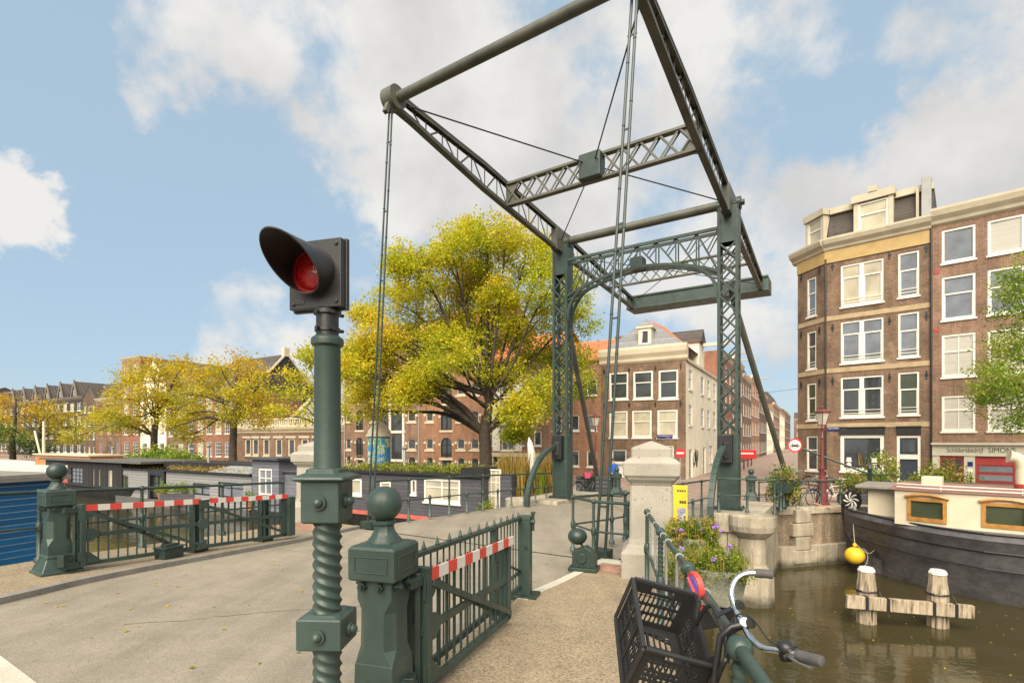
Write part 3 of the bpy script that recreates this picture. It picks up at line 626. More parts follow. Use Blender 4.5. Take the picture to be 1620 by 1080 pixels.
P_ = [V3((x, y, zxy(x, y)+1.02))-rr.location for x, y in ((.80, 1.80), (1.10, 3.2), (1.45, 5.0), (1.86, 7.05))]
clampband(P_[1], P_[2], (.22, .62, .85)); clampband(P_[2], P_[3], (.3, .8)); clampband(P_[0], P_[1], (.55,))
b = MB(); b.path([p+V3((.045, 0, -.05)) for p in P_], .008, 6); b.build('cable', M['steel'], rr)
b = MB()
for a, c in ((P_[1], P_[2]), (P_[2], P_[3])):
    for t in (.3, .7): p = a.lerp(c, t); b.path([p, p+V3((.03, .1, -.98))], .012, 6)
b.build('stay_bar', M['steel'], rr)
railing('short green railing loop around the right hanger rods beside the stone pillar', [up_(8.0, 2.9), up_(8.0, 3.5), up_(8.55, 4.15), up_(9.7, 3.85), up_(10.3, 3.8)], 1.0, fine=True)
railing('green railing around the pier head right of the right lattice tower', [up_(16.7, 3.15, .12), up_(16.7, 2.35, .13), up_(16.75, 1.62, .13), up_(18.6, 1.62, .1), up_(20.6, 1.7, .1), up_(21.6, 1.9, .08)], 1.0)
a, b = V3((9.6, 19.9, -2.58)), V3((13.3, 20.75, -2.58))
railing('green railing along the brick quay in front of the maroon lamp post', [a.lerp(b, i/4) for i in range(5)], .98)
railing('green railing on quay behind the cream houseboat', [V3((16.2, 20.6, -2.6))+V3((.74, -.67, 0))*i*1.7 for i in range(5)], .98)

# ================================================================= STONE PILLARS
def pillar(u, v, label):
    r = empty('stone_pillar', label, 'stone pillar', Wp(u, v, zu(u)), R(-15), 'stone pillars of the bridge head')
    b = MB(); b.sections([(.43, .43, .02, -.05), (.43, .43, .02, .38), (.38, .38, .02, .43), (.33, .33, .03, .50), (.315, .315, .03, .58), (.305, .305, .035, 1.36)]); b.build('shaft', M['granite'], r, bevel=.012)
    b = MB(); b.sections([(.34, .34, .03, 1.36), (.36, .36, .03, 1.40), (.42, .42, .04, 1.46), (.44, .44, .04, 1.50), (.47, .47, .02, 1.53), (.48, .48, .02, 1.74), (.40, .40, .02, 1.80), (.34, .34, .03, 1.82), (.34, .34, .03, 1.98), (.30, .30, .04, 2.0), (.02, .02, .005, 2.10)]); b.v = [(x*.85, y*.85, 1.36+(z-1.36)*.88) for x, y, z in b.v]; b.build('cap', M['granite'], r, bevel=.012)
    return r
pillar(7.66, 2.41, 'pitted granite pillar with stepped cap behind the flower troughs')
pillar(8.3, 11.35, 'pitted granite pillar behind the signal post beside the grey houseboats')
# ================================================================= GATES, GATE POSTS, SIGNAL
def gate_post(label, loc, rz, group='ball topped gate posts'):
    r = empty('gate_post', label, 'gate post', loc, rz, group)
    b = MB(); b.sections([(.23, .23, .01, -.1), (.23, .23, .01, .035), (.21, .21, .01, .045), (.15, .15, .01, .20), (.15, .15, .01, .235), (.135, .135, .004, .25),
                          (.132, .132, .004, .38), (.130, .130, .006, .385), (.128, .128, .058, .47), (.124, .124, .055, .70), (.122, .122, .006, .78), (.122, .122, .004, .905)]); b.build('shaft', M['green'], r, bevel=.004)
    b = MB(); b.sections([(.150, .150, .006, .90), (.162, .162, .006, .912), (.162, .162, .006, 1.095), (.150, .150, .006, 1.112), (.115, .115, .012, 1.125)])
    for a in range(4):
        Mr = Matrix.Rotation(a*math.pi/2, 3, 'Z')
        for x0, x1, z0, z1 in ((-.115, .115, .955, .963), (-.115, .115, 1.05, 1.058), (-.115, -.107, .963, 1.05), (.107, .115, .963, 1.05)): b.box(Mr @ V3(((x0+x1)/2, -.163, (z0+z1)/2)), (x1-x0, .008, z1-z0), Mr)
    b.build('head_block', M['green'], r, bevel=.004)
    b = MB(); b.lathe([(.115, 1.122), (.112, 1.135), (.085, 1.165), (.066, 1.20), (.061, 1.235), (.074, 1.24), (.074, 1.256), (.060, 1.262)], 8); b.lathe([(.06, 1.23), (.072, 1.238), (.072, 1.256), (.05, 1.265)], 24); b.ball((0, 0, 1.365), .112, 24); b.build('ball_finial', M['green'], r, smooth=40)
    for a in range(4):
        Mr = Matrix.Rotation(a*math.pi/2, 3, 'Z')
        for x in (-.075, .045):
            b = MB(); p = Mr @ V3((x, -.122, .865)); q = Mr @ V3((x, -.15, .865)); b.path([p, q], .028, 6); b.path([q, Mr @ V3((x, -.17, .865))], .016, 10); b.build('bolt', M['green_d'], r)
    return r
gp = Wp(2.32, 2.46); PN = V3((gp.x, gp.y, zu(2.32)+.0)); gate_post('nearest green iron gate post with ball finial beside the signal', PN, R(-16.5))
PL = V3((-6.17, 6.94, zu(2.51))); gate_post('green iron gate post with ball finial in front of the blue boat', PL, RZB)
STR = [M['white'], M['red']]
def gate(label, A, B, bays, dbl, oct_):
    A, B = V3(A), V3(B); d = V3((B.x-A.x, B.y-A.y, 0)); Lg = d.length; d /= Lg; sl = (B.z-A.z)/Lg
    r = empty('barrier_gate', label, 'barrier gate', A, 0, 'red and white striped gates'); nn = V3((d.y, -d.x, 0))
    def p(x, z, y=0): return d*x+nn*y+Z3*(z+sl*x)
    zb, zm, zt = .10, .49, .86
    f = MB(); f.bar(p(.05, zb-.03), p(.05, zt+.06), .06, .10, nn); f.bar(p(Lg-.05, zb-.02), p(Lg-.05, zt), .10, .05, nn)
    f.bar(p(0, zb), p(Lg, zb), .05, .055); f.bar(p(0, zm), p(Lg, zm), .03, .06); f.bar(p(0, zt), p(Lg, zt), .05, .05)
    for z, s in ((zb, 1), (zm, 0), (zt, -1)):
        if s: f.slab([(.0, z), (.28, z), (.24, z+.05*s), (.12, z+.16*s), (0, z+.16*s)], (d, Z3, nn, p(0, 0, .02)), .02)
        else: f.slab([(.08, z-.09), (.16, z-.09), (.24, z-.03), (.24, z+.03), (.16, z+.09), (.08, z+.09)], (d, Z3, nn, p(0, 0, .02)), .02)
    xs = [0.1]+[Lg*(i+1)/bays for i in range(bays)]
    for i, (a, b) in enumerate(zip(xs, xs[1:])):
        f.bar(p(a, zt-.05, .045), p(b-.06, zb+.05, .045), .05, .012, nn); 
        if i == 0: f.bar(p(a+.1, zt-.05, -.04), p(b-.45*bays/2, zb+.08, -.04), .05, .03, nn)
        if oct_ and i < bays-1:
            f.bar(p(b, zb), p(b, zt), .06, .05, nn); f.slab([(b+.1*math.cos(a_), zm+.1*math.sin(a_)) for a_ in (math.pi/8+math.pi/4*k for k in range(8))], (d, Z3, nn, p(0, 0, .03)+Z3*(sl*b)), .02)
            f.slab([(b-.12, zb-.03), (b+.06, zb-.03), (b+.06, zb+.12), (b-.02, zb+.12)], (d, Z3, nn, p(0, 0, .03)+Z3*(sl*b)), .02); f.slab([(b-.1, zt+.03), (b+.12, zt+.03), (b+.06, zt-.12), (b-.06, zt-.12)], (d, Z3, nn, p(0, 0, .03)+Z3*(sl*b)), .02)
    f.build('frame', M['green'], r, bevel=.003)
    f = MB(); n = int(Lg/.125)
    for i in range(1, n):
        x = Lg*i/n; f.tube(p(x, zb), p(x, zt), .0085, n=6)
        if dbl: f.tube(p(x+.035, zb, -.07), p(x+.035, zt+.02, -.07), .0085, n=6)
    f.build('infill_bars', M['green'], r)
    f = MB(); k = int(Lg/.155); 
    for i in range(k):
        f.mat = (i+1) % 2; a, b = Lg*.02+(Lg*.98)*i/k, Lg*.02+Lg*.98*(i+1)/k
        f.slab([(a, zt-.035+sl*a), (b-.0005, zt-.035+sl*b), (b-.0005, zt+.05+sl*b), (a, zt+.05+sl*a)], (d, Z3, nn, nn*.034), .014)
    f.build('striped_board', STR, r)
    f = MB(); f.bar(p(-.16, zt-.02), p(.05, zt-.02), .06, .06); f.bar(p(-.16, zb+.0), p(.05, zb+.0), .08, .09); f.bar(p(-.16, zb), p(-.16, zb+.16), .09, .09); f.bar(p(-.03, zb-.1), p(-.03, zt+.03), .035, .035); f.build('hinge', M['green_d'], r, bevel=.004)
    e = MB()
    if oct_:
        e.bar(p(Lg+.06, zb-.02), p(Lg+.06, zt), .16, .20, nn)
        e.build('end_box', M['green'], r, bevel=.01)
    else:
        e.bar(p(Lg-.06, zb-.02, -.02), p(Lg-.06, zt+.02, -.02), .13, .05, nn)
        for z in (.2, .3, .7, .78): e.path([p(Lg-.05, z, .0), p(Lg-.05, z, .03)], .014, 6)
        e.build('end_plate', M['green'], r, bevel=.004)
    return r
G0 = V3((PL.x+.26, PL.y+.02, zu(2.65))); gate('long open gate with red and white board beside the left kerb', G0, V3((-4.52, 10.25, zu(6.2))), 2, True, True)
GN = V3((PN.x+.20, PN.y+.16, zu(2.5))); GE = V3((-.03, 5.22, zu(4.4))); gate('short open gate with red and white board beside the right pavement', GN, GE, 1, True, False)
# fixed posts behind the left gate
def stop_post(label, P, rz, h):
    r = empty('gate_stop', label, 'gate stop', P, rz, 'gate stops'); b = MB(); b.bx(-.055, .055, -.09, .09, .0, h); b.bx(-.12, .12, -.14, .14, 0, .05); b.build('post', M['green_d'], r, bevel=.006)
    for z in (h*.35, h*.6, h*.85):
        b = MB(); [b.path([V3((x, -.09, z)), V3((x, -.105, z))], .013, 6) for x in (-.03, .03)]; b.build('bolt_pair', M['green'], r)
    return r
stop_post('dark green iron stop behind middle of the long striped gate', V3((-5.38, 8.72, zu(4.3))), R(-16), .88)
stop_post('dark green iron stop behind far end of the long striped gate', V3((-4.86, 10.0, zu(5.9))), R(-16), .9)
r = empty('gate_lock_box', 'low green iron lock box on the pavement under the long gate', 'lock box', V3((-5.42, 8.1, zu(3.9))), R(-16)); b = MB(); b.bx(-.10, .10, -.17, .17, 0, .17); b.build('body', M['green_d'], r, bevel=.01)
b = MB(); b.bx(-.12, .12, -.19, .19, .17, .19); b.bx(-.06, .06, -.1, .1, .19, .23); b.build('lid', M['green'], r, bevel=.004)
# spiked fence behind the near gate, running on to the latch post
FA, FB = V3((PN.x+.16, PN.y+.24, zu(2.5))), V3((.17, 6.40, zu(5.45)))
d = V3((FB.x-FA.x, FB.y-FA.y, 0)); Lf = d.length; d /= Lf; sl = (FB.z-FA.z)/Lf; nn = V3((d.y, -d.x, 0))
r = empty('spiked_fence', 'low green fence with spiked top bar behind the near striped gate', 'fence', FA)
def fp(x, z, y=-.06): return d*x+nn*y+Z3*(z+sl*x)
f = MB(); f.bar(fp(0, .97), fp(Lf, .97), .06, .035); f.bar(fp(0, .12), fp(Lf, .12), .04, .05); f.bar(fp(1.95, .62), fp(Lf, .30), .05, .02); f.bar(fp(1.9, .30), fp(Lf, .30), .03, .03)
for x in (.02, 1.9): f.bar(fp(x, 0), fp(x, .97), .05, .06, nn)
f.build('frame', M['green'], r, bevel=.003)
f = MB(); n = 25
for i in range(n+1):
    x = Lf*i/n; f.tube(fp(x, .12), fp(x, .97), .008, n=6); 
    if i % 2 == 0: f.lathe([(.013, .985), (.018, 1.0), (.012, 1.02), (.003, 1.055)], 6, fp(x, 0))
f.build('infill_bars', M['green'], r)
r = empty('latch_post', 'square green iron latch post at far end of the spiked fence', 'latch post', FB, R(-15)); b = MB(); b.bx(-.07, .07, -.07, .07, 0, .99); b.bx(-.075, .075, -.075, .075, .95, 1.0); b.build('shaft', M['green'], r, bevel=.005)
b = MB(); b.bx(-.16, .16, -.15, .15, -.02, .03); b.build('base_plate', M['green_d'], r, bevel=.004)
b = MB(); b.path([V3((.06, -.02, .93)), V3((.12, -.02, .93))], .03, 10); b.path([V3((.1, -.02, .82)), V3((.1, -.02, 1.04))], .018, 8); b.box((.1, -.02, 1.04), (.05, .05, .025)); b.path([V3((.02, -.07, .62)), V3((.02, -.09, .62))], .02, 8); b.build('latch', M['green_d'], r, smooth=40)
# ----------------------------------------------------------------- red signal on its twisted column
SP = V3((-.937, 2.60, -1.72)); r = empty('bridge_signal', 'red bridge signal lamp with black hood on a twisted green column', 'signal light', SP, R(-3))
zc = lambda y: (697-y)/311.5+1.72
b = MB(); twist(b, (0, 0, 0), -.05, zc(1017), .060, .013, .054, 3, 40, .004, .9); twist(b, (0, 0, 0), zc(972), zc(822), .060, .013, .054, 3, 40, .004, .9); b.build('twisted_column', M['green'], r, smooth=70)
for y0, y1, w, nm in ((1017, 968, .112, 'lower_block'), (824, 757, .096, 'upper_block')):
    b = MB(); z0, z1 = zc(y0), zc(y1); b.sections([(w-.01, w-.01, .004, z0), (w, w, .004, z0+.008), (w, w, .004, z1-.008), (w-.008, w-.008, .004, z1)])
    if nm == 'upper_block': b.sections([(w+.004, w+.004, .004, z1-.012), (w+.036, w+.036, .004, z1+.004), (w+.032, w+.032, .01, z1+.016), (.085, .085, .02, z1+.034), (.083, .083, .022, z1+.05), (.07, .07, .028, z1+.056)])
    else: b.sections([(w, w, .004, z1-.01), (w-.03, w-.03, .02, z1+.012)])
    k = b.build(nm, M['green'], r, bevel=.003)
    for a in range(4):
        g = MB(); Mr = Matrix.Rotation(a*math.pi/2, 3, 'Z'); zz_ = (z0+z1)/2-.002
        p, q = Mr @ V3((0, -w, zz_)), Mr @ V3((0, -w-.016, zz_)); g.path([p, q], .036, 18)
        Mx = Mr @ Matrix.Rotation(math.pi/2, 3, 'X'); g.lathe([(.026, .0), (.025, .008), (.018, .02), (.008, .026), (.001, .028)], 14, q, Mx); g.build('bolt', M['green'], k, smooth=50)
b = MB(); zt = zc(752); b.lathe([(.082, zt), (.082, zt+.008), (.070, zt+.014), (.066, zt+.03), (.064, zc(548)), (.066, zc(546))], 32)
b.lathe([(.066, zc(549)), (.078, zc(546)), (.080, zc(541)), (.078, zc(536)), (.066, zc(533)), (.062, zc(532))], 32); b.build('upper_pipe', M['green'], r, smooth=40)
b = MB(); b.lathe([(.055, zc(534)), (.055, zc(526)), (.062, zc(525)), (.062, zc(519)), (.055, zc(518)), (.055, zc(500)), (.068, zc(498)), (.068, zc(492)), (.05, zc(488))], 28)
for z in (zc(522), zc(497)):
    for a in (-1.9, -.9, .6, 2.4): q = V3((math.cos(a)*.06, math.sin(a)*.06, z)); b.path([q, q*1.0+V3((math.cos(a), math.sin(a), 0))*.02], .009, 8)
b.build('neck', M['black'], r, smooth=40)
LZ = zc(438)
Hd = Matrix.Translation((-.045, -.02, LZ)) @ Matrix.Rotation(R(-13), 4, 'Z')
b = MB(); b.bx(-.150, .150, -.02, .055, -.168, .172); b.bx(-.158, .158, .02, .045, -.176, .18); b.bx(-.16, -.148, .0, .03, -.07, -.03)
for x in (-.125, .125):
    for z in (-.14, .145): b.path([V3((x, -.02, z)), V3((x, -.028, z))], .011, 10)
b.bx(-.12, -.06, -.024, -.018, -.145, -.12); hd = b.build('lamp_housing', M['plastic'], r, bevel=.012, M=Hd)
b = MB(); c0 = V3((0, -.02, .012)); b.path([c0, c0+V3((0, -.02, 0))], .115, 36); b.lathe([(.10, 0), (.095, .012), (.075, .026), (.045, .036), (.002, .041)], 32, c0+V3((0, -.012, 0)), Matrix.Rotation(math.pi/2, 3, 'X')); b.build('lens', M['lens'], hd, smooth=60)
b = MB(); rings = []; n = 40
for th, rr_ in ((0, .118), (1, .112)):
    ring0 = []; ring1 = []
    for j in range(n):
        a = 2*math.pi*j/n; up = (math.sin(a)+1)/2; dep = .05+.27*up**1.15
        fl = 1.0+.05*up
        ring0.append(c0+V3((rr_*math.cos(a), -.0, rr_*math.sin(a)))); ring1.append(c0+V3((rr_*math.cos(a)*fl, -dep, rr_*math.sin(a)*fl-.07*dep)))
    rings.append((ring0, ring1))
(o0, o1), (i0, i1) = rings
mid_o = [a.lerp(b_, .5) for a, b_ in zip(o0, o1)]; mid_i = [a.lerp(b_, .5) for a, b_ in zip(i0, i1)]
b.loft([o0, mid_o, o1, i1, mid_i, i0], caps=False); b.build('hood', M['plastic'], hd, smooth=45)
# ----------------------------------------------------------------- winch with ball counterweight
P = V3((1.12, 7.95, zu(7.2))); r = empty('barrier_winch', 'small green iron winch with ball counterweight beside the deck edge', 'winch', P, R(-20))
b = MB(); b.bx(-.22, .22, -.16, .16, 0, .06)
for i in range(5): b.lathe([(.018, .06), (.018, .085)], 6, (-.19+.095*i, -.12, 0))
b.build('base', M['green_d'], r, bevel=.006)
b = MB(); b.slab([(-.17, .06), (.19, .06), (.19, .22), (.13, .32), (.03, .38), (-.05, .34), (-.17, .30)], (V3((1, 0, 0)), Z3, V3((0, 1, 0)), V3((0, -.1, 0))), .2); b.path([V3((-.02, -.13, .2)), V3((-.02, .13, .2))], .08, 14); b.build('housing', M['green_d'], r, bevel=.008)
b = MB(); b.path([V3((.02, 0, .3)), V3((-.12, -.02, .52)), V3((-.16, -.02, .78))], [.02, .018, .014], 8); b.ball((-.10, -.02, .52), .15, 16, .85); b.build('ball_lever', M['green_d'], r, smooth=40)

# ================================================================= BICYCLE AND CRATE
RC = Matrix(((.968, .107, .227), (.003, .900, -.437), (-.250, .424, .870))); TC = V3((.448, 2.032, -.985))
a_, b_, c_ = .28, .38, .24
MC = Matrix.Translation(TC) @ RC.to_4x4()
cr_ = empty('plastic_crate', 'black slotted plastic crate on bicycle carrier beside the railing', 'crate'); cr_.matrix_world = MC
def slotted(mb, o, ax, up, w, h, t, nrm, cols, rows, handle=None, m=.035):
    """a plate with rounded slots: bars between openings, all in one plane; o = lower left corner"""
    ax, up, nrm = V3(ax), V3(up), V3(nrm)
    def rect(x0, x1, z0, z1, t_=t, off=0): mb.slab([(x0, z0), (x1, z0), (x1, z1), (x0, z1)], (ax, up, nrm, V3(o)+nrm*off), t_)
    top = h-(handle or .045); bot = .03; iw = (w-2*m)/cols; ih = (top-bot)/rows; gap = .010
    rect(0, m, 0, h); rect(w-m, w, 0, h); rect(m, w-m, 0, bot)
    if handle:
        hx0, hx1 = w/2-.055, w/2+.055; hz0, hz1 = h-.040, h-.016
        rect(m, hx0, top, h); rect(hx1, w-m, top, h); rect(hx0, hx1, hz1, h); rect(hx0, hx1, top, hz0)
        for x in (hx0, hx1): rect(x-.003, x+.003, hz0-.004, hz1+.004, t*1.6)
    else: rect(m, w-m, top, h)
    for j in range(rows):
        z0 = bot+ih*j; rect(m, w-m, z0+ih-gap, z0+ih) if j < rows-1 else None
        for i in range(cols):
            x0 = m+iw*i; sk = iw*.16
            mb.slab([(x0+iw*.68, z0), (x0+iw, z0), (x0+iw+sk*0, z0+ih), (x0+iw*.68, z0+ih)], (ax, up, nrm, V3(o)+nrm*.0006), t-.0012)
            for zz_, s in ((z0, 1), (z0+ih-gap, -1)):   # rounded slot ends
                mb.slab([(x0, zz_), (x0+iw*.68, zz_), (x0+iw*.68, zz_+s*.008), (x0+iw*.5, zz_+s*.003), (x0+iw*.34, zz_+s*.002), (x0+iw*.18, zz_+s*.003), (x0, zz_+s*.008)][::s], (ax, up, nrm, V3(o)+nrm*.0009), t-.0018)
X3, Y3 = V3((1, 0, 0)), V3((0, 1, 0)); tk = .0045
b = MB(); slotted(b, (0, 0, 0), X3, Z3, a_, c_, tk, Y3, 10, 3, .055); b.build('end_panel', M['plastic'], cr_)
b = MB(); slotted(b, (0, b_-tk, 0), X3, Z3, a_, c_, tk, Y3, 10, 3, .055); b.build('end_panel', M['plastic'], cr_)
b = MB(); slotted(b, (0, 0, 0), Y3, Z3, b_, c_, tk, X3, 16, 3); [b.bx(-.006, 0, b_*k-.006, b_*k+.006, 0, c_) for k in (.06, .36, .64, .94)]; b.build('side_panel', M['plastic'], cr_)
b = MB(); slotted(b, (a_-tk, 0, 0), Y3, Z3, b_, c_-.05, tk, X3, 16, 3); [b.bx(a_, a_+.006, b_*k-.006, b_*k+.006, 0, c_-.05) for k in (.06, .36, .64, .94)]
b.slab([(0, c_-.05), (.07, c_-.05), (.04, c_), (0, c_)], (Y3, Z3, X3, V3((a_-tk, 0, 0))), tk); b.slab([(b_-.07, c_-.05), (b_, c_-.05), (b_, c_), (b_-.04, c_)], (Y3, Z3, X3, V3((a_-tk, 0, 0))), tk); b.build('side_panel', M['plastic'], cr_)
b = MB(); slotted(b, (0, 0, 0), X3, Y3, a_, b_, tk, Z3, 8, 4); b.build('floor_panel', M['plastic'], cr_)
b = MB(); e = .008
for p, q in (((-e, 0, c_), (-e, b_, c_)), ((0, -e, c_), (a_, -e, c_)), ((0, b_+e, c_), (a_, b_+e, c_)), ((a_+e, .04, c_-.0), (a_+e, .0, c_)), ((a_+e, .07, c_-.05), (a_+e, b_-.07, c_-.05)), ((a_+e, .04, c_), (a_+e, .07, c_-.05)), ((a_+e, b_, c_), (a_+e, b_-.04, c_)), ((a_+e, b_-.04, c_), (a_+e, b_-.07, c_-.05)), ((-e, 0, .0), (-e, b_, .0)), ((0, -e, 0), (a_, -e, 0)), ((-e, -e, 0), (-e, -e, c_)), ((a_+e, -e, 0), (a_+e, -e, c_)), ((-e, b_+e, 0), (-e, b_+e, c_)), ((a_+e, b_+e, 0), (a_+e, b_+e, c_))): b.bar(p, q, .016, .016, (0.01, .02, 1))
b.build('rim', M['plastic'], cr_, bevel=.003)
# bicycle: handlebars reach over the railing, frame stands along it towards the camera
bk = empty('city_bicycle', 'black city bicycle with chrome swept handlebars leaning on the near railing', 'bicycle', (0, 0, 0))
def pz(px, py, Y): return at(px, py, Y)
def smooth_path(pts, k=6):
    P = [V3(p) for p in pts]; out = []
    for i in range(len(P)-1):
        p0, p1, p2, p3 = P[max(i-1, 0)], P[i], P[i+1], P[min(i+2, len(P)-1)]
        for j in range(k):
            t = j/k; out.append(.5*((2*p1)+(p2-p0)*t+(2*p0-5*p1+4*p2-p3)*t*t+(3*p1-p0-3*p2+p3)*t**3))
    return out+[P[-1]]
hb = smooth_path([pz(1196, 906, 1.99), pz(1180, 907, 2.0), pz(1164, 917, 2.0), pz(1157, 938, 1.98), pz(1165, 965, 1.93), pz(1176, 988, 1.87), pz(1189, 1010, 1.81), pz(1206, 1024, 1.75), pz(1232, 1029, 1.69), pz(1252, 1033, 1.63), pz(1264, 1036, 1.60)])
b = MB(); b.path(hb, .0115, 14); b.build('handlebar', M['chrome'], bk, smooth=60)
for p, q in ((pz(1194, 906, 1.99), pz(1223, 908, 1.975)), (pz(1261, 1035, 1.605), pz(1302, 1046, 1.53))):
    b = MB(); d = q-p; pts = [p+d*t for t in (0, .03, .1, .3, .6, .85, .96, 1.0)]; b.path(pts, [.0155, .017, .0165, .0175, .0165, .0178, .017, .010], 14); b.build('grip', M['grip'], bk, smooth=50)
c = pz(1178, 986, 1.868)
b = MB(); b.path([c-V3((.006, .014, -.012)), c+V3((.007, .015, -.014))], .0165, 14); b.build('stem_clamp', M['steel'], bk, smooth=50)
b = MB(); b.path([c, c+V3((-.05, .0, -.012)), c+V3((-.085, .01, -.05)), c+V3((-.10, .02, -.2)), c+V3((-.12, .03, -.35))], [.015, .012, .012, .012, .012], 12); b.path([c+V3((.01, -.005, .004)), c+V3((.028, -.016, .004))], .008, 8); b.build('stem', M['black'], bk, smooth=50)
bl = pz(1243, 1023, 1.655); b = MB(); b.lathe([(.002, .02), (.014, .019), (.022, .012), (.026, .002), (.026, -.004), (.02, -.012), (.012, -.02), (.01, -.035)], 20, bl, Matrix.Rotation(R(20), 3, 'X')); b.path([bl+V3((.02, 0, .0)), bl+V3((.034, -.012, .008))], .004, 6); b.path([bl+V3((-.014, 0, -.03)), bl+V3((.014, 0, -.03))], .016, 12); b.build('bell', M['black'], bk, smooth=50)
for p, q in ((pz(1170, 956, 1.93), pz(1135, 972, 1.99)), (pz(1187, 985, 1.85), pz(1150, 1001, 1.90))):
    b = MB(); b.bar(p, q, .02, .004, V3((0, -.6, .8))); b.path([p+V3((-.002, -.012, 0)), p+V3((.002, .014, 0))], .0165, 14); b.build('carrier_strap', M['black'], bk)
    g = MB(); m_ = p.lerp(q, .35); g.ball(m_+V3((0, -.006, .006)), .005, 6); g.build('rivet', M['chrome'], bk)
car = smooth_path([MC @ V3((a_+.02, b_*.80, c_*.1)), pz(1112, 968, 2.12), pz(1122, 958, 2.08), pz(1130, 962, 2.04), pz(1142, 995, 1.95), pz(1149, 1022, 1.87), pz(1150, 1038, 1.83), pz(1143, 1052, 1.82), MC @ V3((a_+.04, .02, .02)), MC @ V3((a_*.6, .02, -.02)), MC @ V3((.03, .03, -.02)), MC @ V3((.03, b_-.03, -.02)), MC @ V3((a_, b_*.85, -.02))])
b = MB(); b.path(car, .009, 10)
for k in (.3, .5, .7): b.path([MC @ V3((.03, b_*k, -.016)), MC @ V3((a_+.02, b_*k, -.016))], .006, 8)
b.path([MC @ V3((a_*.5, .03, -.016)), MC @ V3((a_*.5, b_-.03, -.016))], .006, 8); b.build('front_carrier', M['black'], bk, smooth=60)
hu = c+V3((-.12, .03, -.35)); gz = lambda p: zxy(p.x, p.y)
ax_f = V3((hu.x-.10, hu.y+.12, gz(hu)+.34)); ax_r = V3((hu.x-.16, hu.y-1.02, gz(hu)+.34)); bb = V3((hu.x-.11, hu.y-.52, gz(hu)+.30)); st = V3((hu.x-.12, hu.y-.72, gz(hu)+.82))
b = MB(); b.path([hu, hu+V3((0, .01, -.12)), ax_f+V3((.05, 0, .1)), ax_f+V3((.05, 0, 0))], .013, 8); b.path([hu+V3((0, .01, -.14)), ax_f+V3((-.05, 0, .1)), ax_f+V3((-.05, 0, 0))], .011, 8)
for p, q in ((hu, bb), (hu+V3((0, 0, -.12)), bb+V3((0, .02, 0))), (bb, st), (bb, ax_r), (st+V3((0, .06, -.22)), ax_r)): b.path([p, q], .015, 8)
b.build('frame', M['black'], bk, smooth=50)
def wheel(parent, ax, dr, r=.34, n=36):
    dr = V3(dr).normalized(); t = MB(); pts = [ax+dr*(r*math.cos(2*math.pi*i/n))+Z3*(r*math.sin(2*math.pi*i/n)) for i in range(n+1)]
    t.path(pts, .019, 6); w = t.build('tyre', M['black'], parent)
    t = MB(); sd = dr.cross(Z3)
    for i in range(0, 18): a = 2*math.pi*i/18; t.tube(ax+sd*.02*(-1)**i, ax+dr*((r-.03)*math.cos(a))+Z3*((r-.03)*math.sin(a)), .0025, n=3)
    t.path([p.lerp(ax, .07) for p in pts], .009, 5); t.path([ax-sd*.05, ax+sd*.05], .018, 8); t.build('rim', M['steel'], w)
wheel(bk, ax_f, (.1, 1, 0)); wheel(bk, ax_r, (.05, 1, 0))
b = MB(); b.loft([[st+V3((x*w, y, z+.03)) for x, z in ((-1, 0), (-.6, .05), (.6, .05), (1, 0), (.5, -.03), (-.5, -.03))] for y, w in ((-.14, .10), (0, .09), (.1, .03), (.14, .02))]); b.build('saddle', M['black'], bk, smooth=60)
# round red and blue no-parking plate clamped to the railing
P = pz(1101, 926, 2.55); r = empty('no_parking_plate', 'small round red and blue plate fixed edge-on to the near railing', 'sign', P)
Mr = Matrix.Rotation(R(-86), 3, 'Z') @ Matrix.Rotation(R(8), 3, 'X')
def disc(mb, rad, y0, y1, n=28): mb.path([Mr @ V3((0, y0, 0)), Mr @ V3((0, y1, 0))], rad, n)
b = MB(); disc(b, .07, -.014, .014); b.build('disc', M['red'], r, bevel=.003); b = MB(); disc(b, .052, -.017, .017); b.build('face', mat('sign_blue_face', (.10, .13, .55), .35, .3, 30), r)
b = MB(); b.bar(Mr @ V3((-.037, -.019, .037)), Mr @ V3((.037, -.019, -.037)), .004, .016, Mr @ V3((0, 1, 0))); b.path([Mr @ V3((0, .0, -.085)), Mr @ V3((.0, .02, -.13))], .012, 8); b.build('slash', M['red'], r)

